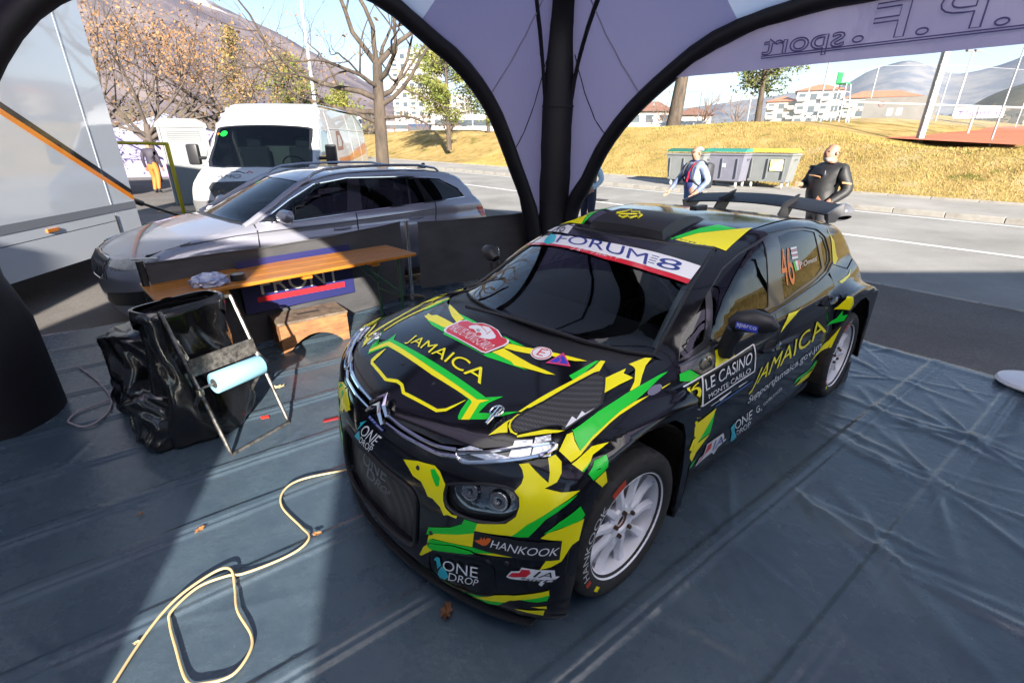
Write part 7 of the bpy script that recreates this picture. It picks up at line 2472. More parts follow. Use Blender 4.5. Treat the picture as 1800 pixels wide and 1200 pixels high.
for u_, v_, w_, c_ in ((-.72, 1.86, .13, 'g'), (-.83, 1.87, .05, 'o')):
    P, _ = surf(van_form, VSC, np.array([(u_, VSC.uv(np.array([(-.25, u_, v_)]))[0][1])]), -.012)
    el = [(u_ + w_ / 2 * math.cos(a), VSC.uv(np.array([(-.25, u_, v_)]))[0][1] + w_ / 2 * math.sin(a)) for a in np.linspace(0, 6.283, 16, endpoint=False)]
    panel('window_sticker', van_form, VSC, [el], vinyl[c_], van, h=.06, off=-.001, rim=0)
for a, b in (((.33, -.55, 1.32), (.36, .20, 1.33)), ((.33, .15, 1.32), (.25, .80, 1.36))):
    mb = MB(); mb.tube([a, b], [.012, .008], 6); mb.build('wiper', satin_black, van)

# ------------------------------------------------------------------ white race transporter on the left
truck_white = mat('transporter_gelcoat', (.50, .53, .58), .06, coat=1., spec=.8)
TA = Vector((-5.56, 7.26, 0))
TDv = (Vector((-5.32, 5.12, 0)) - TA).normalized()      # towards its front, out of frame to the left
TN = Vector((-TDv.y, TDv.x, 0))                          # outward normal of the visible side
if TN.x < 0: TN = -TN
truck = thing('race_transporter', 'tall glossy white race truck with orange and black stripe at the left', 'truck', tuple(TA))
def tk(u, v, d=0.):
    return TDv * u + TN * d + Vector((0, 0, v))
def tbox(u0, u1, v0, v1, d0, d1, m, name, parent=truck, bev=.0):
    mb = MB()
    V = [tk(u, v, d) for d in (d0, d1) for v in (v0, v1) for u in (u0, u1)]
    mb.add(V, [(0, 1, 3, 2), (4, 6, 7, 5), (0, 4, 5, 1), (2, 3, 7, 6), (0, 2, 6, 4), (1, 5, 7, 3)])
    me_o = mb.build(name, m, parent)
    return me_o
tbox(0, 11, .94, 4.0, -2.5, 0, truck_white, 'box_body')
tbox(0.0, .49, .40, .845, -2.5, .002, truck_white, 'rear_corner_panel')
tbox(.50, 3.2, .735, .845, -2.5, .002, truck_white, 'upper_skirt')
tbox(.50, 3.2, .36, .726, -.06, .002, truck_white, 'lower_skirt')
tbox(3.21, 11, .36, .845, -.06, .002, truck_white, 'lower_skirt')
tbox(0, 11, .848, .936, -2.4, .006, mat('grey_rub_strip', (.16, .17, .20), .4), 'rub_strip')
tbox(.3, 11, .45, .9, -2.3, -.3, dark_void, 'chassis')
for u in (.50, .515):
    tbox(u, u + .006, .95, 3.98, 0, .004, mat('panel_joint', (.40, .43, .47), .4), 'panel_joint')
def tpoly(q, m, name, d=.004):
    mb = MB(); mb.prism(q, 0.001, d, lambda u, v, dd: tk(u, v, dd)); return mb.build(name, m, truck)
sl = (2.10 - 1.06) / (1.72 + .0)
tpoly([(0, 1.02), (0, .945), (7.0, .945 + sl * 7.0), (7.0, 1.02 + sl * 7.0)], mat('orange_stripe', (.72, .22, .015), .2, coat=1.), 'orange_stripe')
tpoly([(0, 1.10), (0, 1.024), (7.0, 1.024 + sl * 7.0), (7.0, 1.10 + sl * 7.0)], mat('black_stripe', (.015, .015, .017), .2, coat=1.), 'black_stripe')
tbox(1.55, 1.72, .775, .812, .002, .018, mat('amber_marker', (.50, .16, .02), .3, coat=.6), 'side_marker')
tbox(.02, .12, .55, .575, .002, .014, MATS['amber_marker'], 'side_marker')
tbox(.85, .875, .45, .53, .002, .016, mat('latch_black', (.02, .02, .02), .5), 'skirt_latch')
tbox(.50, .52, .42, .80, .002, .012, MATS['latch_black'], 'skirt_hinge')
for u in (3.6, 4.8, 9.5):
    for dd in (-.25, -2.2):
        mb = MB(); RXs = TN.to_track_quat('Z', 'Y').to_matrix(); mb.lathe([(0, .02), (.2, .05), (.30, -.02), (.45, -.02), (.50, -.05), (.50, -.26), (.45, -.28), (0, -.28)], 36, tk(u, .50, dd), RXs); mb.build('wheel', rubber, truck, smooth=True)
# unseen trucks added behind the tent to cast shade; gaps let sun strips through
def shade_truck(label, x0, x1, y, h=4.0, d=2.5):
    root = thing('shade_truck', label, 'truck', ((x0 + x1) / 2, y - d / 2, 0))
    L = x1 - x0
    mb = MB(); mb.box((0, 0, .5 + (h - .5) / 2), (L, d, h - .5), bev=.03); mb.build('box_body', truck_white, root)
    mb = MB(); mb.box((0, 0, .30), (L - .2, d - .1, .38)); mb.build('skirt', satin_black, root)
    return root
shade_truck('unseen white box truck added behind the camera on the right to cast shade', 1.02, 13.5, -3.4)
shade_truck('unseen white box truck added behind the camera on the left to cast shade', -2.20, -.30, -3.4)
shade_truck('unseen white box truck added behind the camera at the far left to cast shade', -12.5, -3.12, -3.4)
# lowered tail lift behind it with yellow safety frame
lift = thing('tail_lift', 'lowered grey loading ramp with red striped edge behind the white truck', 'ramp', tuple(TA))
ramp_m = mat('ramp_aluminium', (.26, .26, .27), .5, .6, var=.2, vscale=4)
mb = MB(); mb.add([tk(-.05, .55, -2.4), tk(-.05, .55, -.05), tk(-2.6, .42, -.05), tk(-2.6, .42, -2.4), tk(-.05, .49, -2.4), tk(-.05, .49, -.05), tk(-2.6, .36, -.05), tk(-2.6, .36, -2.4)], [(0, 1, 2, 3), (7, 6, 5, 4), (0, 4, 5, 1), (1, 5, 6, 2), (2, 6, 7, 3), (3, 7, 4, 0)])
mb.build('platform', mat('ramp_dark', (.06, .06, .065), .6, var=.3, vscale=3), lift)
mb = MB(); mb.add([tk(-.05, .36, -.05), tk(-.05, .60, -.05), tk(-2.6, .47, -.05), tk(-2.6, .28, -.05), tk(-.05, .36, -.02), tk(-.05, .60, -.02), tk(-2.6, .47, -.02), tk(-2.6, .28, -.02)], [(0, 1, 2, 3), (7, 6, 5, 4), (0, 4, 5, 1), (1, 5, 6, 2), (2, 6, 7, 3), (3, 7, 4, 0)])
mb.build('edge_beam', ramp_m, lift)
for k in range(16):
    u0 = -.35 - k * .135
    z0 = .585 - .13 * (-u0 - .05) / 2.55
    mb = MB(); mb.prism([(u0, z0 - .04), (u0 - .06, z0 - .043), (u0 - .09, z0 - .008), (u0 - .03, z0 - .005)], -.0195, -.016, lambda u, v, d: tk(u, v, d)); mb.build('red_stripe', vinyl['r'], lift)
mb = MB(); mb.tube([tk(-.1, 1.05, -.35), tk(-.75, .82, -.35)], .045, 10); mb.tube([tk(-.75, .82, -.35), tk(-1.7, .50, -.35)], .022, 10); mb.build('hydraulic_strut', black_metal, lift, smooth=True)
# ------------------------------------------------------------------ people
skin_m = mat('skin', (.36, .19, .13), .55)
def person(label, loc, yaw, J, mats, scale=1., group=None):
    """One continuous skinned body. J: joint name -> (x, y, z, radius, radius2); mats: zone -> material. Facing local +x."""
    root = thing('person', label, 'person', loc, yaw, group)
    base = {
        'pelvis': (0, 0, .95, .165, .125), 'waist': (0, 0, 1.08, .155, .12), 'chest': (0, 0, 1.28, .18, .13), 'upper': (-.01, 0, 1.40, .15, .11), 'neck': (0, 0, 1.49, .062, .062), 'jaw': (.025, 0, 1.56, .072, .078), 'face': (.015, 0, 1.625, .082, .096), 'crown': (-.005, 0, 1.70, .072, .085), 'top': (-.01, 0, 1.735, .04, .045),
        'nose': (.112, 0, 1.615, .014, .014),
        'l_sho': (-.01, .185, 1.41, .085, .085), 'l_elb': (-.03, .25, 1.13, .06, .06), 'l_wri': (.06, .26, .88, .042, .042),
        'r_sho': (-.01, -.185, 1.41, .085, .085), 'r_elb': (-.03, -.25, 1.13, .06, .06), 'r_wri': (.06, -.26, .88, .042, .042),
        'l_hip': (0, .10, .88, .105, .105), 'l_kne': (.02, .11, .50, .075, .075), 'l_ank': (-.02, .11, .12, .055, .055), 'l_hee': (-.04, .11, .055, .05, .05), 'l_toe': (.15, .12, .045, .042, .042),
        'r_hip': (0, -.10, .88, .105, .105), 'r_kne': (.02, -.11, .50, .075, .075), 'r_ank': (-.02, -.11, .12, .055, .055), 'r_hee': (-.04, -.11, .055, .05, .05), 'r_toe': (.15, -.12, .045, .042, .042)}
    base.update(J)
    E = [('pelvis', 'waist', 'top'), ('waist', 'chest', 'top'), ('chest', 'upper', 'top'), ('upper', 'neck', 'skin'), ('neck', 'jaw', 'skin'), ('jaw', 'face', 'skin'), ('face', 'crown', 'skin'), ('crown', 'top', 'skin'), ('face', 'nose', 'skin')]
    for s in 'lr':
        E += [('upper', s + '_sho', 'sleeve'), (s + '_sho', s + '_elb', 'sleeve'), (s + '_elb', s + '_wri', 'sleeve'),
              ('pelvis', s + '_hip', 'legs'), (s + '_hip', s + '_kne', 'legs'), (s + '_kne', s + '_ank', 'legs'), (s + '_ank', s + '_hee', 'shoe'), (s + '_hee', s + '_toe', 'shoe')]
        e, w = Vector(base[s + '_elb'][:3]), Vector(base[s + '_wri'][:3])
        d = (w - e).normalized()
        side = d.cross(Vector((1, .2, .1))).normalized()
        palm = w + d * .06
        base[s + '_pal'] = (*palm, .036, .026)
        E.append((s + '_wri', s + '_pal', 'skin'))
        for k, (o, l) in enumerate(((-.026, .070), (-.009, .082), (.009, .078), (.025, .062))):
            f1_ = palm + side * o + d * .03
            f2_ = f1_ + d * l * .5 + Vector((.012, 0, 0))
            f3_ = f2_ + d * l * .35 + Vector((.026, 0, 0))
            for q, (nm, P, r) in enumerate(((f's{k}a', f1_, .010), (f's{k}b', f2_, .009), (f's{k}c', f3_, .008))):
                base[s + '_' + nm] = (*P, r, r)
            E += [(s + '_pal', f'{s}_s{k}a', 'skin'), (f'{s}_s{k}a', f'{s}_s{k}b', 'skin'), (f'{s}_s{k}b', f'{s}_s{k}c', 'skin')]
        t1_ = w + d * .03 + Vector((.035, 0, 0))
        t2_ = t1_ + d * .045 + Vector((.018, 0, 0))
        base[s + '_th'] = (*t1_, .011, .011)
        base[s + '_tt'] = (*t2_, .009, .009)
        E += [(s + '_wri', s + '_th', 'skin'), (s + '_th', s + '_tt', 'skin')]
    names = list(base)
    idx = {n: i for i, n in enumerate(names)}
    me = bpy.data.meshes.new('body')
    me.from_pydata([base[n][:3] for n in names], [(idx[a], idx[b]) for a, b, _ in E], [])
    ob = bpy.data.objects.new('body_tmp', me)
    COL.objects.link(ob)
    ob.modifiers.new('skin', 'SKIN').use_smooth_shade = True
    ob.modifiers.new('sub', 'SUBSURF').levels = 1
    for i, n in enumerate(names):
        sv_ = me.skin_vertices[0].data[i]
        sv_.radius = base[n][3:5]
        sv_.use_root = (n == 'pelvis')
    dg = bpy.context.evaluated_depsgraph_get()
    dg.update()
    bme = bpy.data.meshes.new_from_object(ob.evaluated_get(dg))
    bpy.data.objects.remove(ob)
    bme.name = 'body'
    zones = ['skin', 'top', 'sleeve', 'legs', 'shoe']
    bme.materials.clear()
    for zn in zones:
        bme.materials.append(mats.get(zn, mats.get('top')))
    A = np.array([base[a][:3] for a, b, _ in E]); B = np.array([base[b][:3] for a, b, _ in E])
    Z = [zones.index(z) for _, _, z in E]
    cen = np.array([p.center[:] for p in bme.polygons])
    AB = B - A
    t = np.clip(((cen[:, None] - A) * AB).sum(2) / np.maximum((AB ** 2).sum(1), 1e-9), 0, 1)
    dist = np.linalg.norm(cen[:, None] - (A + AB * t[..., None]), axis=2)
    near = dist.argmin(1)
    mi = np.array(Z)[near]
    mi[(cen[:, 2] > 1.505) & (np.abs(cen[:, 1]) < .12)] = 0
    mi[(cen[:, 2] < 1.505) & (cen[:, 2] > 1.2) & (mi == 0) & (np.abs(cen[:, 1]) < .15) & (cen[:, 0] < .16)] = 1
    bme.polygons.foreach_set('material_index', mi.astype(np.int32))
    bme.polygons.foreach_set('use_smooth', [True] * len(bme.polygons))
    bme.update()
    link('body', bme, root)
    # ears, eyes, mouth
    fx, fz = base['face'][0], base['face'][2]
    for s in (-1, 1):
        mb = MB(); mb.lathe([(0, .008), (.020, .006), (.026, 0), (.02, -.006)], 10, (fx - .012, s * .094, fz - .005), Matrix.Rotation(math.pi / 2, 3, 'X')); mb.build('ear', skin_m, root, smooth=True)
        mb = MB(); mb.lathe([(0, .006), (.010, .004), (.013, 0)], 10, (fx + .079, s * .034, fz + .012), Matrix.Rotation(math.pi / 2, 3, 'Y')); mb.build('eye', mat('eye_dark', (.03, .02, .018), .3), root, smooth=True)
    mb = MB(); mb.box((fx + .083, 0, fz - .052), (.008, .045, .008), bev=.002); mb.build('mouth', mat('lip', (.32, .12, .10), .6), root)
    root.scale = (scale,) * 3
    return root
def cap(name, parent, c, r, zc, m, back=0., n=18, front=.9):
    """Part of a skull-shaped shell: hair or beard."""
    mb = MB()
    V, F = [], []
    for i in range(9):
        a = math.pi * .5 * i / 8
        for k in range(n):
            b = 2 * math.pi * k / n
            V.append((c[0] + r[0] * math.sin(a) * math.cos(b), c[1] + r[1] * math.sin(a) * math.sin(b), c[2] + r[2] * math.cos(a)))
    for i in range(8):
        for k in range(n):
            F.append((i * n + k, (i + 1) * n + k, (i + 1) * n + (k + 1) % n, i * n + (k + 1) % n))
    mb.add(V, F)
    return mb.build(name, m, parent, smooth=True)

navy_j = mat('navy_jacket', (.03, .045, .16), .6, col2=(.06, .08, .24), vscale=6, bump=.004, bscale=14)
pale_j = mat('pale_jacket_sleeve', (.30, .37, .45), .6, col2=(.06, .09, .22), vscale=5, bump=.004, bscale=14)
jeans = mat('blue_jeans', (.08, .17, .36), .8, var=.25, vscale=9, bump=.003, bscale=20)
leather = mat('black_leather', (.016, .016, .018), .6, bump=.006, bscale=11)
dk_shoe = mat('dark_shoe', (.02, .02, .02), .6)
# walking man with a rucksack
pa = person('grey haired man in navy and white jacket walking with a black rucksack', (3.32, 9.22, .02), R(197), {
    'r_elb': (.10, -.30, 1.16, .062, .062), 'r_wri': (.26, -.33, .95, .04, .04), 'l_elb': (-.12, .27, 1.14, .066, .066), 'l_wri': (.06, .22, .95, .046, .046),
    'chest': (0, 0, 1.28, .20, .16), 'waist': (.01, 0, 1.08, .18, .155), 'pelvis': (0, 0, .95, .175, .15), 'upper': (-.01, 0, 1.41, .17, .12),
    'l_kne': (.12, .10, .50, .08, .08), 'l_ank': (.02, .10, .14, .055, .055), 'l_hee': (.0, .10, .07, .05, .05), 'l_toe': (.19, .11, .05, .042, .042), 'r_kne': (-.06, -.10, .50, .08, .08), 'r_ank': (-.22, -.10, .16, .055, .055), 'r_hee': (-.25, -.10, .10, .05, .05), 'r_toe': (-.08, -.11, .045, .042, .042)},
    {'skin': skin_m, 'top': navy_j, 'sleeve': pale_j, 'legs': jeans, 'shoe': dk_shoe}, .965)
cap('hair', pa, (-.03, 0, 1.665), (.085, .098, .07), 0, mat('grey_hair', (.26, .24, .23), .8))
mb = MB(); mb.box((-.24, .0, 1.22), (.17, .32, .46), bev=.06); bp_ = mb.build('backpack', mat('rucksack_black', (.018, .018, .022), .6, bump=.006, bscale=18), pa, smooth=True, sharp=50)
for s in (-1, 1):
    mb = MB(); mb.tube(catmull([(-.18, s * .12, 1.42), (-.02, s * .125, 1.49), (.13, s * .125, 1.38), (.15, s * .14, 1.20), (.02, s * .17, 1.06), (-.16, s * .14, 1.02)], 4), .016, 6); mb.build('shoulder_strap', MATS['rucksack_black'], bp_, smooth=True)
mb = MB(); mb.tube(catmull([(.085, .10, 1.46), (.16, .06, 1.30), (.185, .05, 1.12)], 4), .012, 6); mb.build('red_piping', vinyl['r'], pa, smooth=True)
mb = MB()
for s in (-1, 1):
    mb.tube([(.104, s * .036 + .020 * math.cos(a), 1.636 + .014 * math.sin(a)) for a in np.linspace(0, 6.283, 12, endpoint=False)], .0025, 5, closed=True)
    mb.tube([(.10, s * .06, 1.638), (.0, s * .096, 1.635)], .0025, 5)
mb.build('glasses', satin_black, pa)
# biker
pb = person('bald bearded man in a black leather jacket standing by the rear wing with a helmet', (4.46, 7.14, .0), R(186), {
    'chest': (.03, 0, 1.28, .215, .20), 'waist': (.06, 0, 1.10, .205, .20), 'pelvis': (.02, 0, .95, .185, .17), 'upper': (-.01, 0, 1.42, .18, .13),
    'r_elb': (.12, -.28, 1.18, .075, .075), 'r_wri': (.27, -.16, 1.20, .046, .046), 'l_elb': (-.13, .29, 1.15, .085, .085), 'l_wri': (.10, .27, 1.00, .05, .05),
    'l_sho': (-.02, .21, 1.42, .10, .10), 'r_sho': (-.02, -.21, 1.42, .10, .10), 'l_kne': (.05, .13, .50, .09, .09), 'r_kne': (-.03, -.12, .50, .09, .09), 'l_hip': (0, .11, .86, .125, .125), 'r_hip': (0, -.11, .86, .125, .125),
    'jaw': (.03, 0, 1.56, .08, .088), 'face': (.015, 0, 1.63, .09, .104)},
    {'skin': mat('ruddy_skin', (.38, .18, .12), .55), 'top': leather, 'sleeve': leather, 'legs': mat('grey_leather', (.05, .05, .055), .35, bump=.006, bscale=12), 'shoe': dk_shoe}, 1.005)
cap('beard', pb, (.055, 0, 1.565), (.062, .072, -.065), 0, mat('white_beard', (.42, .39, .36), .85))
mb = MB()
for c, rx_, ry_, rz2 in (((-.10, .30, .86), .15, .13, .13),):
    for i in range(1): mb.lathe([(rx_ * math.sin(a), rz2 * math.cos(a)) for a in np.linspace(0, math.pi * .72, 10)], 22, c, Matrix.Rotation(.5, 3, 'X'))
helmet = mb.build('helmet', mat('grey_helmet', (.10, .10, .11), .15, coat=1.), None, smooth=True)
helmet.location = (0, 0, 0)
hm = Matrix.Translation((4.46, 7.14, 0)) @ Matrix.Rotation(R(186), 4, 'Z')
helmet.matrix_world = hm
tag(helmet, 'grey motorcycle helmet held at the hip of the man in leather', 'helmet')
for zz_, w_ in ((1.30, .17),):
    mb = MB(); mb.tube([(.19, .11, 1.315), (.23, .03, 1.33), (.235, -.06, 1.33)], .012, 6); mb.build('tan_stripe', mat('tan_leather', (.45, .26, .13), .5), pb, smooth=True)
mb = MB(); mb.tube([(-.10, .345, 1.24), (-.04, .335, 1.25), (.0, .30, 1.255)], .014, 6); mb.build('tan_stripe', MATS['tan_leather'], pb, smooth=True)
mb = MB(); mb.lathe([(0, .006), (.04, .004), (.043, 0)], 18, (.165, .145, 1.365), Matrix.Rotation(math.pi / 2, 3, 'Y') @ Matrix.Rotation(.5, 3, 'X')); mb.build('round_patch', vinyl['w'], pb, smooth=True)
# person behind the centre leg
pc = person('person in dark trousers and pale blue shirt half hidden behind the centre tent leg', (1.50, 9.75, .02), R(215), {
    'l_elb': (-.06, .30, 1.16, .06, .06), 'l_wri': (.10, .22, .99, .042, .042)},
    {'skin': skin_m, 'top': mat('dark_waistcoat', (.03, .03, .034), .6), 'sleeve': mat('pale_blue_shirt', (.48, .62, .70), .7, bump=.004, bscale=14), 'legs': mat('navy_trousers', (.022, .026, .055), .75, bump=.003, bscale=16), 'shoe': dk_shoe}, .93)
cap('hair', pc, (-.02, 0, 1.655), (.10, .105, .10), 0, mat('dark_hair', (.03, .022, .018), .7))
# walker in orange trousers
pd = person('distant person in a dark jacket and orange trousers walking away', (-12.74, 17.95, 0), R(100), {
    'l_kne': (.12, .10, .50, .08, .08), 'r_kne': (-.04, -.10, .50, .08, .08), 'r_ank': (-.18, -.10, .16, .055, .055), 'r_hee': (-.20, -.10, .10, .05, .05), 'r_toe': (-.04, -.11, .045, .042, .042), 'chest': (0, 0, 1.28, .20, .15)},
    {'skin': skin_m, 'top': mat('dark_plum_jacket', (.03, .025, .04), .7), 'sleeve': MATS['dark_plum_jacket'], 'legs': mat('orange_trousers', (.42, .14, .025), .8, bump=.004, bscale=14), 'shoe': dk_shoe}, 1.0)
cap('hair', pd, (-.02, 0, 1.655), (.10, .105, .10), 0, mat('brown_hair', (.05, .03, .02), .7))
# ------------------------------------------------------------------ wheeled bins
bin_grey = mat('bin_grey_plastic', (.17, .18, .18), .5, var=.08, vscale=3)
bin_blue = mat('bin_bluegrey_plastic', (.15, .15, .19), .5, var=.08, vscale=3)
def wheelie(x, y, z, rz_, bodym, lidm, label, w=1.36, d=.86, h=1.02):
    root = thing('wheeled_bin', label, 'bin', (x, y, z), rz_, 'large wheeled bins on the pavement')
    mb = MB()
    q = [(-w / 2 * .88, .20), (w / 2 * .88, .20), (w / 2, h), (-w / 2, h)]
    V = []
    for yy, k in ((-d / 2, 1), (d / 2, 1)):
        for u, v in q:
            V.append((u, yy * (.82 if v < .5 else 1), v))
    mb.add(V, [(0, 1, 2, 3), (7, 6, 5, 4), (0, 4, 5, 1), (1, 5, 6, 2), (3, 7, 4, 0)])
    mb.build('bin_body', bodym, root)
    for u in (-.42, 0, .42):
        mb = MB(); mb.box((u * w * .9, -d / 2 - .004, .62), (.03, .03, .62), rot=Matrix.Rotation(.07, 3, 'X')); mb.build('rib', bodym, root)
    mb = MB(); mb.box((0, 0, h + .025), (w + .07, d + .07, .06), bev=.015); mb.build('rim', bodym, root)
    mb = MB()
    n = 9
    V, F = [], []
    for i in range(n):
        t = -1 + 2 * i / (n - 1)
        zz_ = h + .06 + .15 * math.sqrt(max(0, 1 - (t * .96) ** 2))
        for u in (-w / 2 - .01, -w / 4, 0, w / 4, w / 2 + .01):
            V.append((u, t * d / 2 * 1.02, zz_))
    for i in range(n - 1):
        for k in range(4):
            F.append((i * 5 + k, i * 5 + k + 1, (i + 1) * 5 + k + 1, (i + 1) * 5 + k))
    F.append(tuple(i * 5 for i in range(n)))
    F.append(tuple((n - 1 - i) * 5 + 4 for i in range(n)))
    mb.add(V, F); mb.build('lid', lidm, root, smooth=True, sharp=40)
    for u in (-1, 1):
        for v in (-1, 1):
            mb = MB(); mb.lathe([(0, -.022), (.06, -.022), (.075, -.016), (.075, .016), (.06, .022), (0, .022)], 16, (u * w * .36, v * d * .33, .078), Matrix.Rotation(math.pi / 2, 3, 'Y')); mb.box((u * w * .36, v * d * .33, .16), (.06, .06, .10)); mb.build('castor', mat('castor_grey', (.35, .35, .35), .5), root, smooth=True)
        mb = MB(); mb.tube([(u * (w / 2 + .02), -.1, h - .12), (u * (w / 2 + .09), -.1, h - .12)], .025, 8); mb.build('trunnion', bodym, root, smooth=True)
    return root
BZ = math.atan2(-.8, .6)
def zat(x, y):
    a, b = ns(np.array([x]), np.array([y]))
    return float(zground(a, b)[0])
for (x, y, bm_, lid_c, lab) in ((6.30, 18.10, bin_grey, (.02, .13, .09), 'grey wheeled bin with a dark green lid behind the walking man'), (7.42, 17.55, bin_blue, (.03, .20, .15), 'blue grey wheeled bin with a green lid in the middle of the row'), (8.72, 17.05, bin_grey, (.50, .42, .05), 'grey wheeled bin with a yellow lid at the right of the row')):
    o = wheelie(x, y, zat(x, y) + .0, BZ + .12, bm_, mat('bin_lid_%d' % int(x * 10), lid_c, .45), lab)
mb = MB()
st = bpy.data.objects['wheeled_bin.002']
mb.box((.28, -.432, .72), (.42, .004, .34), rot=Matrix.Rotation(.07, 3, 'X')); mb.build('yellow_notice', mat('yellow_notice', (.70, .62, .12), .6, col2=(.75, .74, .66), vscale=4), st)
mb = MB(); mb.box((.05, -.432, .70), (.14, .004, .12), rot=Matrix.Rotation(.07, 3, 'X')); mb.build('white_notice', vinyl['w'], bpy.data.objects['wheeled_bin.001'])
mb = MB(); mb.lathe([(0, .006), (.30, .006), (.32, 0)], 28); mh = mb.build('manhole_cover', mat('cast_iron', (.06, .05, .045), .6, .4), None); mh.location = (2.66, 15.3, zat(2.66, 15.3) - .0 if 0 else .17)
n_, s_ = ns(2.66, 15.3)
mh.location.z = float(zground(np.array([min(n_, N_KERB - .6)]), np.array([s_]))[0]) + .004
mh.location.x, mh.location.y = xy(min(n_, N_KERB - .6), s_)
tag(mh, 'round iron manhole cover in the road near the far kerb', 'manhole cover')

# ------------------------------------------------------------------ trees
bark = mat('bark', (.10, .075, .055), .95, col2=(.035, .027, .022), vscale=7, bump=.02, bscale=18, stretch=(1, 1, .25))
bark_grey = mat('bark_grey', (.11, .085, .07), .95, col2=(.05, .04, .035), vscale=5, bump=.01, bscale=14, stretch=(1, 1, .3))
def grow_branch(segs, tips, p, d, L, r, depth, rg, curl, up, split, minr):
    """Adds tapered bent branches; segs = list of (points, radii)."""
    n = 5
    pts, rad = [p.copy()], [r]
    q = p.copy()
    dd = d.copy()
    for i in range(n):
        dd = (dd + Vector(rg.normal(0, curl, 3)) + Vector((0, 0, up))).normalized()
        q = q + dd * (L / n)
        pts.append(q.copy())
        rad.append(r * (1 - .55 * (i + 1) / n))
    segs.append((pts, rad, depth))
    if depth <= 0 or r * .5 < minr:
        tips.append((q.copy(), dd.copy()))
        return
    k = split + (1 if rg.random() < .5 else 0)
    for j in range(k):
        i = int(rg.integers(2, n + 1))
        ang = rg.uniform(.45, 1.1)
        ax = dd.orthogonal().normalized()
        ax.rotate(Matrix.Rotation(rg.uniform(0, 6.28), 3, dd))
        nd = (dd * math.cos(ang) + ax * math.sin(ang)).normalized()
        grow_branch(segs, tips, pts[i].copy(), nd, L * rg.uniform(.55, .8), rad[i] * rg.uniform(.5, .72), depth - 1, rg, curl, up, split, minr)
    grow_branch(segs, tips, q.copy(), dd, L * .72, rad[-1], depth - 1, rg, curl, up, split, minr)

def leaf_cloud(centres, n_per, spread, size, rg, flat=1.):
    V, F = [], []
    for c, s in centres:
        k = int(n_per * s)
        P = rg.normal(0, spread, (k, 3)) * [1, 1, flat]
        A = rg.normal(0, 1, (k, 3)); A /= np.linalg.norm(A, axis=1)[:, None]
        B = np.cross(A, rg.normal(0, 1, (k, 3))); B /= np.maximum(np.linalg.norm(B, axis=1)[:, None], 1e-6)
        sz = size * rg.uniform(.5, 1.3, (k, 1))
        C0 = np.array(c) + P
        n0 = len(V)
        q = np.stack([C0 - A * sz, C0 + B * sz * .55, C0 + A * sz, C0 - B * sz * .55], 1).reshape(-1, 3)
        V += list(q)
        F += [(n0 + 4 * i, n0 + 4 * i + 1, n0 + 4 * i + 2, n0 + 4 * i + 3) for i in range(k)]
    return V, F

def tree(name, label, loc, trunk_h, r0, limbs, depth, seed, barkm, leafm=None, leaf_n=0, leaf_size=.06, leaf_frac=.5, leaf_spread=.3, curl=.16, up=.05, minr=.004, lean=(0, 0), L0=2.6, group=None, zlim=None, split=2):
    rg = np.random.default_rng(seed)
    root = thing(name, label, 'tree', loc, 0., group)
    segs, tips = [], []
    top = Vector((lean[0], lean[1], trunk_h))
    tp = [Vector((0, 0, -.2)), Vector((lean[0] * .2, lean[1] * .2, trunk_h * .3)), Vector((lean[0] * .6, lean[1] * .6, trunk_h * .7)), top]
    segs.append((catmull(tp, 4), list(np.linspace(r0 * 1.25, r0 * .72, 13)), 9))
    for (zf, azm, elv, L, rf) in limbs:
        base_ = Vector((lean[0] * zf, lean[1] * zf, trunk_h * zf))
        d = Vector((math.cos(azm) * math.cos(elv), math.sin(azm) * math.cos(elv), math.sin(elv)))
        grow_branch(segs, tips, base_, d, L, r0 * rf, depth, rg, curl, up, split, minr)
    mb = MB()
    for pts, rad, dp in segs:
        ns_ = 12 if dp == 9 else (8 if rad[0] > .05 else (5 if rad[0] > .012 else 3))
        mb.tube(pts, [max(q, .0035) for q in rad], ns_, cap=False)
    mb.build('trunk', barkm, root, smooth=True, sharp=180)
    if leafm is not None and leaf_n:
        cs = []
        for t, d in tips:
            if zlim and (t.z > zlim and rg.random() > .12):
                continue
            if rg.random() < leaf_frac:
                cs.append((tuple(t), rg.uniform(.3, 1.)))
        if cs:
            V, F = leaf_cloud(cs, leaf_n, leaf_spread, leaf_size, rg)
            mesh_obj('crown', V, F, leafm, root, kind=None)
    return root

tan_leaf = mat('tan_oak_leaf', (.27, .155, .07), .85, col2=(.17, .085, .035), vscale=2.)
limbs = [(.62, 3.3, .05, 1.7, .34), (.70, 2.7, .15, 2.1, .42), (.78, 3.5, .30, 2.4, .46), (.74, .1, .35, 1.9, .40), (.80, .5, .15, 1.9, .42), (.66, -.4, .05, 1.2, .30), (.9, 5.2, .5, 1.9, .40), (.92, 1.9, .55, 1.9, .40), (1., 2.9, .85, 2.1, .42), (1., .4, 1.0, 2.1, .44), (1., 4.6, 1.15, 2.0, .42), (.86, 4.2, .2, 1.7, .36)]
tree('bare_tree', 'large bare tree with a thick rough trunk behind the white van', (-3.5, 13.6, 0), 3.5, .165, limbs, 5, 4, bark, tan_leaf, 3, .07, .05, .10, .20, .035, .004, (.12, 0), 2.0)
def ring(n, z0, z1, el0, el1, L, rf, rg):
    return [(rg.uniform(z0, z1), 6.283 * k / n + rg.uniform(-.4, .4), rg.uniform(el0, el1), L * rg.uniform(.75, 1.25), rf * rg.uniform(.8, 1.2)) for k in range(n)]
rg = np.random.default_rng(8)
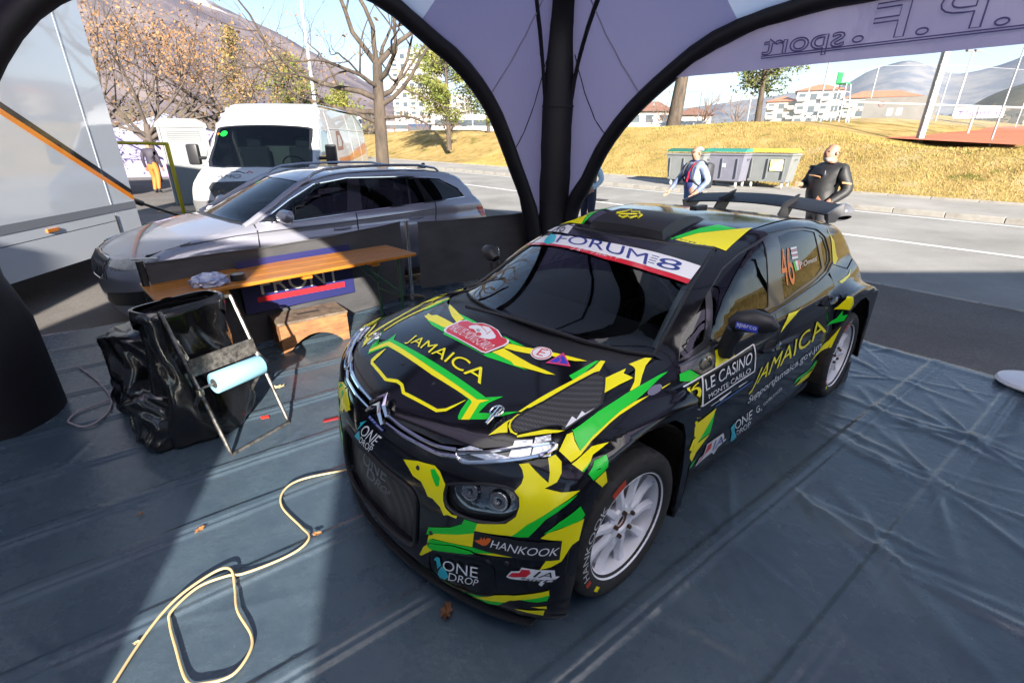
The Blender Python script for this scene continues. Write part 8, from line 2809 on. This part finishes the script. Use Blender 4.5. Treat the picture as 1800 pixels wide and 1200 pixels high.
tree('leafy_winter_tree', 'broad tree holding tan dead leaves behind the portable toilet', (-16.2, 22.9, 0), 2.4, .16, ring(10, .6, 1., .25, 1.2, 3.0, .5, rg), 4, 12, bark_grey, tan_leaf, 34, .070, .75, .40, .12, .05, .006, (.1, .1), 3., 'trees with tan leaves', 6.5)
tree('leafy_winter_tree', 'second tan leaved tree beside the white van roof', (-13.9, 26.0, 0), 2.6, .15, ring(10, .6, 1., .2, 1.15, 3.2, .5, rg), 4, 21, bark_grey, tan_leaf, 34, .070, .78, .42, .12, .05, .006, (-.1, 0), 3., 'trees with tan leaves', 6.2)
tree('leafy_winter_tree', 'taller thin topped tree rising left of the tan trees', (-21.5, 27.5, 0), 3., .15, ring(9, .6, 1., .4, 1.3, 3.4, .5, rg), 4, 31, bark_grey, tan_leaf, 18, .065, .45, .35, .10, .08, .006, (0, 0), 3., 'trees with tan leaves', 8)
# conifers: needle clumps along drooping boughs
def conifer(label, loc, h, rad, seed, m, dens=1., z0=.15, round_=False, trunk_r=.14, group=None, name='pine_tree'):
    rg = np.random.default_rng(seed)
    root = thing(name, label, 'tree', loc, 0., group)
    mb = MB()
    mb.tube([(0, 0, -.3), (rg.normal(0, .1), rg.normal(0, .1), h * .5), (0, 0, h * .97)], [trunk_r, trunk_r * .7, .03], 10, cap=False)
    cs = []
    nb = int(34 * dens + h * 4)
    for k in range(nb):
        f = z0 + (1 - z0) * (k + rg.random()) / nb
        a = rg.uniform(0, 6.283)
        env = (math.sin(min(1., (f - z0) / (1 - z0)) * math.pi * .9 + .25) if round_ else (1 - (f - z0) / (1 - z0)) ** .8 + .06)
        L = rad * env * rg.uniform(.65, 1.2)
        tipz = h * f + L * (.12 if round_ else -.10) + rg.normal(0, .1)
        p0, p1 = Vector((0, 0, h * f)), Vector((L * math.cos(a), L * math.sin(a), tipz))
        mb.tube([p0, p0.lerp(p1, .55) + Vector((0, 0, .08 * L)), p1], [.035, .02, .008], 4, cap=False)
        for t in np.linspace(.35, 1.05, max(3, int(L / .28))):
            c = p0.lerp(p1, t) + Vector(rg.normal(0, .10, 3))
            cs.append((tuple(c), rg.uniform(.6, 1.1)))
    mb.build('trunk', bark, root, smooth=True, sharp=180)
    V, F = leaf_cloud(cs, 20 * dens, .15 + .02 * rad, .085, rg, .75)
    mesh_obj('crown', V, F, m, root)
    return root
needle = mat('pine_needles', (.085, .125, .018), .75, col2=(.19, .17, .03), vscale=.8)
needle_gold = mat('golden_needles', (.24, .17, .04), .8, col2=(.12, .10, .03), vscale=.8)
needle_dark = mat('dark_needles', (.04, .07, .016), .75, col2=(.12, .12, .03), vscale=.8)
conifer('tall golden brown conifer among the bare trees on the left', (-18.2, 35.6, 0), 8.4, 2.0, 3, needle_gold, 1.1)
conifer('bushy green pine above the left half of the white van roof', (-14.5, 35.1, 0), 6.7, 2.3, 5, needle, 1.3, .2, True)
conifer('lower rounded green pine right of the lamp post', (-12.2, 37.5, 0), 5.2, 1.8, 6, needle, 1.2, .25, True)
conifer('large loose yellow green pine left of the tent leg', (-4.9, 39.7, 1.4), 7.6, 3.0, 7, needle, 1.5, .22, True, .2)
conifer('second loose green pine close to the tent leg', (-2.0, 43.5, 1.2), 6.0, 2.4, 9, needle, 1.3, .35, True, .2)
conifer('pine with a thick pale trunk standing on top of the mound', (9.35, 30.6, zat(9.35, 30.6)), 7.2, 2.3, 13, needle, 1.2, .40, True, .42)
conifer('pine whose low boughs hang under the lettered valance', (14.2, 30.5, zat(14.2, 30.5)), 6.0, 3.0, 15, needle_dark, 1.3, .28, True, .18)
# far bare trees, reddish twigs
red_twig = mat('reddish_twigs', (.16, .095, .07), .9)
rg = np.random.default_rng(44)
far_bare = [(20.5, 56.4, 2.0, 'bushy reddish bare tree beyond the mound'), (23.4, 55.2, 2.0, 'taller reddish bare tree beside the fence'), (-20.5, 62, 0, 'leafless brown tree left of the far coaches'), (-15.0, 66, 0, 'leafless brown tree behind the bare trunk'), (-10.2, 60, 0, 'leafless brown tree in front of the white tower'), (-6.5, 52, .8, 'small bare tree with pale trunk beside the coach'), (-.6, 50, .8, 'small bare tree near the tent leg'), (17.6, 62, 2., 'bare tree left of the reddish trees')]
for i, (x, y, z, lab) in enumerate(far_bare):
    tree('bare_tree', lab, (x, y, z), 2.0, .13, ring(8, .6, 1., .5, 1.25, 1.7, .55, rg), 4, 60 + i, red_twig, None, 0, .1, .5, .3, .14, .06, .009, (0, 0), 2., 'leafless trees in the distance')
shrub = mat('brown_copse', (.11, .08, .055), .95, col2=(.065, .06, .03), vscale=.4)
# a far-off wood in front of the mountain: one mass
rg = np.random.default_rng(99)
cs = []
for i in range(1500):
    a = rg.uniform(-.80, .10)
    D = rg.uniform(95, 190)
    hgt = rg.uniform(.0, 1.) ** .7 * rg.uniform(4, 9)
    cs.append(((D * math.sin(a), D * math.cos(a), hgt), 1.))
V, F = leaf_cloud(cs, 8, .9, .45, rg)
o = mesh_obj('distant_wood', V, F, shrub, kind='stuff'); o['label'] = 'brown leafless woodland along the valley floor'; o['category'] = 'wood'
cs = []
for i in range(500):
    a = rg.uniform(.18, .95)
    D = rg.uniform(110, 150)
    cs.append(((D * math.sin(a), D * math.cos(a), rg.uniform(0, 6.)), 1.))
V, F = leaf_cloud(cs, 8, .9, .4, rg)
o = mesh_obj('distant_shrubs', V, F, shrub, kind='stuff'); o['label'] = 'brown shrubs along the far side of the courts'; o['category'] = 'shrubs'

# ------------------------------------------------------------------ poles, fence, courts
white_pole = mat('white_pole', (.42, .44, .46), .5)
dark_pole = mat('grey_pole', (.25, .26, .28), .5, .4)
def pole(label, x, y, z, h, r, m, head=None, r2=None):
    root = thing('lamp_post' if head else 'pole', label, 'lamp post' if head else 'pole', (x, y, z))
    mb = MB(); mb.tube([(0, 0, -.3), (0, 0, h)], [r, r2 or r * .7], 10); mb.build('shaft', m, root, smooth=True)
    if head == 'arm':
        mb = MB(); mb.tube([(0, 0, h), (.3, 0, h + .12), (.7, 0, h + .15)], .04, 8); mb.build('arm', m, root, smooth=True)
        mb = MB(); mb.box((.9, 0, h + .14), (.5, .2, .09), bev=.03); mb.build('lantern', dark_pole, root)
    if head == 'flood':
        for k in (-1, 1):
            mb = MB(); mb.box((k * .35, 0, h + .05), (.5, .3, .18), rot=Matrix.Rotation(.4, 3, 'X'), bev=.03); mb.build('floodlight', dark_pole, root)
    return root
pole('white street light rising behind the white van roof', -11.87, 31.87, 0, 9.5, .11, white_pole, 'arm')
pole('thin white pole in front of the far coaches', -4.6, 60, .6, 5.0, .07, white_pole)
# tall square court mast
mast = thing('court_mast', 'tall thick white square mast at the edge of the tennis court', 'mast', (16.65, 21.25, zat(16.65, 21.25)))
mb = MB(); mb.box((0, 0, 2.2), (.20, .20, 4.6)); mb.build('shaft', white_pole, mast)
mb = MB(); mb.box((-.104, -.02, 2.2), (.012, .10, 4.4)); mb.build('cable_duct', dark_pole, mast)
for k in range(7):
    mb = MB(); mb.box((-.118, -.02, .4 + k * .6), (.02, .13, .04)); mb.build('clip', dark_pole, mast)
pole('slim grey fence post at the right end of the court', 17.62, 19.1, zat(17.62, 19.1), 3.4, .035, dark_pole)
pole('tall thin floodlight pole behind the umpire chair', 22.5, 39.0, zat(22.5, 39.0), 7.5, .07, dark_pole)
pole('distant floodlight mast with two lamps', 38.4, 46.1, 2.2, 6.6, .09, white_pole, 'flood')
# mesh fence with posts
fence = thing('court_fence', 'tall wire mesh fence on thin posts around the tennis court', 'fence')
fx = [(4.5, 41.5), (7.5, 40.6), (10.5, 39.6), (13.5, 38.4), (16.5, 37.0), (19.5, 35.4), (22.5, 33.6), (25.4, 31.6), (28.2, 29.4), (31, 27)]
mesh_m = bpy.data.materials.new('wire_fence_mesh'); mesh_m.use_nodes = True
nt = mesh_m.node_tree; nt.nodes.clear()
o_ = _n(nt, 'ShaderNodeOutputMaterial'); tr = _n(nt, 'ShaderNodeBsdfTransparent'); df = _n(nt, 'ShaderNodeBsdfDiffuse'); df.inputs[0].default_value = (.25, .28, .30, 1); mxs = _n(nt, 'ShaderNodeMixShader'); mxs.inputs[0].default_value = .13
nt.links.new(tr.outputs[0], mxs.inputs[1]); nt.links.new(df.outputs[0], mxs.inputs[2]); nt.links.new(mxs.outputs[0], o_.inputs[0])
for i, (x, y) in enumerate(fx):
    zb = zat(x, y)
    mb = MB(); mb.tube([(x, y, zb), (x, y, zb + 3.0)], .024, 8); mb.build('post', white_pole, fence, smooth=True)
    if i:
        x0, y0 = fx[i - 1]; z0 = zat(x0, y0)
        mesh_obj('mesh_panel', [(x0, y0, z0), (x, y, zb), (x, y, zb + 2.95), (x0, y0, z0 + 2.95)], [(0, 1, 2, 3)], mesh_m, fence)
        mb = MB(); mb.tube([(x0, y0, z0 + 2.97), (x, y, zb + 2.97)], .012, 6); mb.build('top_rail', white_pole, fence, smooth=True)
# umpire chair
uc = thing('umpire_chair', 'tall white tubular umpire chair with a green seat', 'umpire chair', (16.7, 27.3, zat(16.7, 27.3)), .6)
for s in (-1, 1):
    for t in (-1, 1):
        mb = MB(); mb.tube([(s * .55, t * .45, 0), (s * .22, t * .25, 1.75)], .028, 8); mb.build('leg', white_pole, uc, smooth=True)
for k in range(4):
    mb = MB(); f = .2 + k * .2; mb.tube([(-.55 + .33 * f, -.45 + .2 * f, 1.75 * f), (.55 - .33 * f, -.45 + .2 * f, 1.75 * f)], .02, 6); mb.build('rung', white_pole, uc, smooth=True)
mb = MB(); mb.box((0, 0, 1.78), (.5, .5, .06), bev=.01); mb.box((0, .24, 2.05), (.5, .05, .5), bev=.01); mb.build('seat', mat('umpire_green', (.02, .22, .06), .5), uc)
# banners on the far fence
def banner(label, A, B, h, z, m):
    A, B = Vector((*A, 0)), Vector((*B, 0))
    root = thing('fence_banner', label, 'banner', (A.x, A.y, z))
    d = (B - A); L = d.length; d.normalize(); nrm = Vector((d.y, -d.x, 0))
    mb = MB(); mb.prism([(0, 0), (L, 0), (L, h), (0, h)], 0, .02, lambda u, v, q: d * u + nrm * q + Vector((0, 0, v))); mb.build('sheet', m, root)
    return root, d, nrm, L
b1, d1, n1, L1 = banner('wide grey windbreak banner with pale squares on the court fence', (21.9, 33.2), (24.9, 31.2), 1.35, 2.95, mat('grey_banner', (.16, .15, .14), .8, var=.15, vscale=1.5))
for u in (.35, .48):
    mb = MB(); mb.prism([(L1 * u, .35), (L1 * u + .28, .35), (L1 * u + .28, .75), (L1 * u, .75)], .021, .026, lambda a, v, q: d1 * a + n1 * q + Vector((0, 0, v))); mb.build('pale_square', white_pole, b1)
mb = MB(); mb.tube([d1 * (L1 * .25 + .14 * math.cos(a)) + n1 * .03 + Vector((0, 0, 1.0 + .14 * math.sin(a))) for a in np.linspace(0, 6.283, 20, endpoint=False)], .018, 5, closed=True); mb.build('ring_logo', mat('dull_red', (.25, .06, .05), .7), b1)
b2, d2, n2, L2 = banner('white sponsor banner with violet lettering on the right court fence', (26.9, 32.2), (28.6, 30.8), .62, 3.12, mat('white_banner', (.72, .70, .74), .7))
flat_text('lettering', 'Tecnifibre', mat('violet_ink', (.10, .03, .22), .7), b2, lambda u, v: d2 * (.45 + u) + n2 * .03 + Vector((0, 0, .18 + v)), 1.55, .26, bold=.02)
mb = MB(); mb.prism([(.14, .44), (.40, .44), (.40, .36), (.31, .36), (.27, .16), (.22, .16), (.25, .36), (.14, .36)], .021, .027, lambda a, v, q: d2 * a + n2 * q + Vector((0, 0, v))); mb.build('emblem', MATS['violet_ink'], b2)
# nets with white tapes
for lab, A, B, z0 in (('tennis net with a white tape across the right court', (17.6, 27.8), (25.5, 21.6), None),):
    A, B = Vector(A), Vector(B)
    nt_ = thing('tennis_net', lab, 'net', (0, 0, 0))
    za, zb = zat(A.x, A.y), zat(B.x, B.y)
    mesh_obj('net_mesh', [(A.x, A.y, za + .1), (B.x, B.y, zb + .1), (B.x, B.y, zb + .95), (A.x, A.y, za + .95)], [(0, 1, 2, 3)], mesh_m, nt_)
    mb = MB(); mb.tube([(A.x, A.y, za + .96), (B.x, B.y, zb + .96)], .05, 6); mb.build('net_tape', white_pole, nt_)
    for P in (A, A.lerp(B, .5), B):
        z_ = zat(P.x, P.y)
        mb = MB(); mb.tube([(P.x, P.y, z_), (P.x, P.y, z_ + 1.0)], .045, 8); mb.build('net_post', white_pole, nt_, smooth=True)
bench = thing('court_bench', 'low white bench in front of the court fence', 'bench', (12.2, 38.0, zat(12.2, 38.0)), -.4)
mb = MB(); mb.box((0, 0, .45), (3.2, .4, .06), bev=.01); mb.box((0, .2, .75), (3.2, .05, .35), bev=.01); mb.build('seat', white_pole, bench)
for u in (-1.4, 0, 1.4):
    mb = MB(); mb.box((u, 0, .22), (.06, .36, .44)); mb.build('leg', white_pole, bench)

# ------------------------------------------------------------------ buildings
wall_white = mat('render_white', (.44, .42, .39), .85, var=.06, vscale=.3)
wall_cream = mat('render_cream', (.42, .36, .28), .85, var=.06, vscale=.3)
tile_red = mat('roof_tiles', (.50, .15, .07), .8, var=.2, vscale=1.2)
pane_m = mat('window_pane', (.06, .075, .09), .1, coat=.5)
def block(name, label, c, rz_, w, d, h, floors, cols, wm, roofm=None, roof_h=0., balcony=True, win=(.55, .5), stagger=None):
    root = thing(name, label, 'building', c, rz_)
    mb = MB(); mb.box((0, 0, h / 2 - 1.5), (w, d, h + 3.)); mb.build('wall', wm, root)
    fh = h / floors
    cw = w / cols
    mbw = MB(); mbw.box((0, 0, 0), (cw * win[0], .16, fh * win[1])); 
    pw = mbw.build('window', pane_m, root)
    pw.location = (-w / 2 + cw * .5, -d / 2 - .02, fh * .5)
    mbb = MB(); mbb.box((0, -.45, -.25), (cw * .78, .95, .10)); mbb.box((0, -.9, .22), (cw * .78, .06, .8))
    pb_ = mbb.build('balcony', wm, root) if balcony else None
    if pb_: pb_.location = pw.location + Vector((0, 0, -fh * .25))
    for f in range(floors):
        for k in range(cols):
            if f == 0 and k == 0: continue
            o = pw.copy(); COL.objects.link(o); o.parent = root; o.location = (-w / 2 + cw * (k + .5), -d / 2 - .02, fh * (f + .5))
            if pb_ and (k % 2 == 0):
                o = pb_.copy(); COL.objects.link(o); o.parent = root; o.location = (-w / 2 + cw * (k + .5), -d / 2 - .02, fh * (f + .25))
    if roofm:
        mb = MB(); ov = .6
        V = [(-w / 2 - ov, -d / 2 - ov, h), (w / 2 + ov, -d / 2 - ov, h), (w / 2 + ov, d / 2 + ov, h), (-w / 2 - ov, d / 2 + ov, h), (-w / 2 + d * .35, 0, h + roof_h), (w / 2 - d * .35, 0, h + roof_h)]
        mb.add(V, [(0, 1, 5, 4), (1, 2, 5), (2, 3, 4, 5), (3, 0, 4), (3, 2, 1, 0)]); mb.build('roof', roofm, root)
    else:
        mb = MB(); mb.box((0, 0, h + .25), (w + .3, d + .3, .5)); mb.build('parapet', wm, root)
    return root
block('apartment_tower', 'tall white apartment tower far behind the bare tree', (-40, 226, 0), -.15, 17, 14, 34.5, 10, 5, wall_white, None, 0)
block('apartment_block', 'lower wing of the white apartment tower', (-27, 232, 0), -.15, 16, 12, 19, 6, 5, wall_white, None, 0)
block('apartment_block', 'cream flats with an orange roof at the left of the terrace', (72.5, 143, 2.5), -.50, 7, 10, 9.0, 4, 3, wall_cream, tile_red, 1.6)
block('apartment_block', 'tallest cream flats with an orange roof in the terrace', (79.5, 139, 2.5), -.50, 10, 12, 11.2, 4, 4, wall_white, tile_red, 1.8)
block('apartment_block', 'long cream flats with an orange roof at the right of the terrace', (90.5, 132.2, 2.5), -.50, 15, 11, 9.2, 4, 6, wall_cream, tile_red, 1.8)
block('town_house', 'white gabled house seen beneath the tent arch', (22.6, 87, 2.0), -.25, 6.5, 6, 4.2, 2, 3, wall_white, mat('brown_roof', (.20, .10, .07), .8), 1.6, False)
block('town_house', 'second small white house beside the gabled one', (29, 85, 2.0), -.25, 5, 6, 3.6, 1, 2, wall_white, MATS['brown_roof'], 1.2, False)
block('apartment_block', 'pale distant flats on the hillside at the far right', (150, 148, 4), -.8, 9, 9, 15, 5, 3, wall_cream, None, 0, False)
# ------------------------------------------------------------------ far vehicles
def coach(label, loc, rz_, L, h, m, name='coach'):
    root = thing(name, label, 'coach' if name == 'coach' else 'van', loc, rz_, 'vehicles parked beyond the mound')
    mb = MB(); mb.box((0, 0, .35 + (h - .35) / 2), (L, 2.4, h - .35), bev=.18); mb.build('body', m, root, smooth=True, sharp=40)
    mb = MB(); mb.box((0, -1.202, h * .66), (L * .9, .02, h * .26)); mb.build('side_windows', pane_m, root)
    mb = MB(); mb.box((L / 2 + .002, 0, h * .62), (.02, 2.0, h * .34)); mb.build('windscreen', pane_m, root)
    for u in (-.32, .32):
        for v in (-1, 1):
            mb = MB(); mb.lathe([(0, -.12), (.40, -.12), (.45, -.08), (.45, .08), (.40, .12), (0, .12)], 18, (u * L, v * 1.08, .45), Matrix.Rotation(math.pi / 2, 3, 'X')); mb.build('wheel', rubber, root, smooth=True)
    return root
coach('long white coach parked beyond the mound left of the tent leg', (-6.5, 73, 2.0), .08, 9.5, 3.1, van_white)
coach('small white van parked beyond the mound behind the bare trunk', (-17.4, 78, 2.1), .05, 5.6, 2.3, van_white, 'parked_van')
coach('second small white van next to the bare trunk', (-11.5, 82, 2.1), .02, 5.0, 2.2, van_white, 'parked_van')
coach('dark blue van parked between the white vehicles', (-12.8, 76, 2.0), -.1, 4.4, 2.0, mat('dark_blue_paint', (.03, .05, .10), .3, coat=.6), 'parked_van')
coach('black van partly hidden behind the white truck', (-15.2, 17.6, 0), -.9, 4.6, 1.7, mat('black_car_paint', (.012, .012, .014), .2, coat=1.), 'parked_van')

# ------------------------------------------------------------------ left background
wc_ = thing('portable_toilet', 'grey portable toilet with a white roof left of the van', 'toilet', (-9.72, 15.25, 0), .62)
mb = MB(); mb.box((0, 0, 1.05), (1.15, 1.2, 2.10), bev=.03); mb.build('cabin', mat('toilet_grey', (.17, .18, .185), .5), wc_)
mb = MB(); V = []
for x in (-.62, .62):
    for y in (-.64, .64): V.append((x, y, 2.10))
V += [(x, y, 2.20) for x in (-.60, .60) for y in (-.62, .62)] + [(-.45, 0, 2.34), (.45, 0, 2.34)]
mb.add(V, [(0, 1, 5, 4), (3, 2, 6, 7), (0, 4, 6, 2), (1, 3, 7, 5), (4, 5, 8), (6, 9, 7), (4, 8, 9, 6), (5, 7, 9, 8), (0, 2, 3, 1)]); mb.build('roof', mat('toilet_roof', (.42, .42, .42), .5), wc_)
for k in range(5):
    mb = MB(); mb.box((0, -.612, 1.78 + k * .055), (.80, .03, .022)); mb.build('vent_slat', mat('toilet_slat', (.22, .23, .23), .5), wc_)
for u in (-.56, .56):
    mb = MB(); mb.box((u, -.61, 1.05), (.05, .05, 2.08)); mb.build('corner_post', MATS['toilet_slat'], wc_)
mb = MB(); mb.box((-.585, -.1, 1.2), (.01, .22, .9)); mb.build('pink_notice', mat('pink_print', (.55, .25, .45), .6), wc_)
fr_ = thing('safety_frame', 'bent yellow pipe safety frame above the loading ramp', 'safety rail', tuple(TA))
ypipe = mat('yellow_pipe', (.52, .42, .012), .45)
mb = MB(); mb.tube([tk(-2.1, .44, -.45), tk(-2.05, 1.70, -.42)], .035, 10); mb.build('post', ypipe, fr_, smooth=True)
mb = MB(); mb.tube([tk(-2.05, 1.70, -.40), tk(-2.0, 1.74, -2.3)], .028, 10); mb.build('top_rail', ypipe, fr_, smooth=True)
mb = MB(); mb.tube([tk(-2.0, 1.74, -2.3), tk(-2.05, .44, -2.32)], .035, 10); mb.build('post', ypipe, fr_, smooth=True)
def marquee(label, c, rz_, w, d, h, hp, m):
    root = thing('marquee', label, 'marquee', c, rz_, 'white marquees')
    mb = MB(); V = [(-w / 2, -d / 2, h), (w / 2, -d / 2, h), (w / 2, d / 2, h), (-w / 2, d / 2, h), (0, 0, hp)]
    mb.add(V, [(0, 1, 4), (1, 2, 4), (2, 3, 4), (3, 0, 4)]); mb.build('roof', m, root)
    for x0, y0, x1, y1 in ((-w / 2, -d / 2, w / 2, -d / 2), (w / 2, -d / 2, w / 2, d / 2), (-w / 2, -d / 2, -w / 2, d / 2)):
        n = 14
        V, F = [], []
        for i in range(n + 1):
            t = i / n
            off_ = .04 * math.sin(i * 2.1)
            for z in (0, h):
                V.append((x0 + (x1 - x0) * t + (off_ if x0 == x1 else 0), y0 + (y1 - y0) * t + (off_ if y0 == y1 else 0), z))
        for i in range(n): F.append((2 * i, 2 * i + 2, 2 * i + 3, 2 * i + 1))
        mesh_obj('side_wall', V, F, mat('marquee_lilac', (.20, .18, .30), .8), root, smooth=True)
    return root
mq = mat('marquee_white', (.40, .39, .44), .7)
marquee('white peaked marquee with lilac walls behind the walker', (-18.9, 28.6, 0), .5, 5, 5, 2.1, 3.1, mq)
marquee('larger white marquee behind the truck at the far left', (-23.8, 26.4, 0), .5, 6, 6, 2.3, 3.6, mq)
gs_ = thing('rubber_mat', 'tan board lying on the ground beside the portable toilet', 'board', (-8.6, 13.6, .0), .3)
mb = MB(); mb.box((0, 0, .02), (1.8, 1.1, .04), bev=.005); mb.build('board', mat('tan_board', (.40, .28, .18), .8, var=.1, vscale=3), gs_)
# ------------------------------------------------------------------ thin mountain air
mb = MB(); mb.box((0, 2400, 449), (13000, 7600, 902))
hz = mb.build('haze', None if 0 else mat('haze_air', (1, 1, 1)), None, kind='stuff')
hm_ = MATS['haze_air']; nt = hm_.node_tree; nt.nodes.clear()
ho = _n(nt, 'ShaderNodeOutputMaterial'); pv = _n(nt, 'ShaderNodeVolumePrincipled')
pv.inputs['Color'].default_value = (.72, .80, 1., 1); pv.inputs['Density'].default_value = .00007; pv.inputs['Anisotropy'].default_value = .2
nt.links.new(pv.outputs[0], ho.inputs['Volume'])
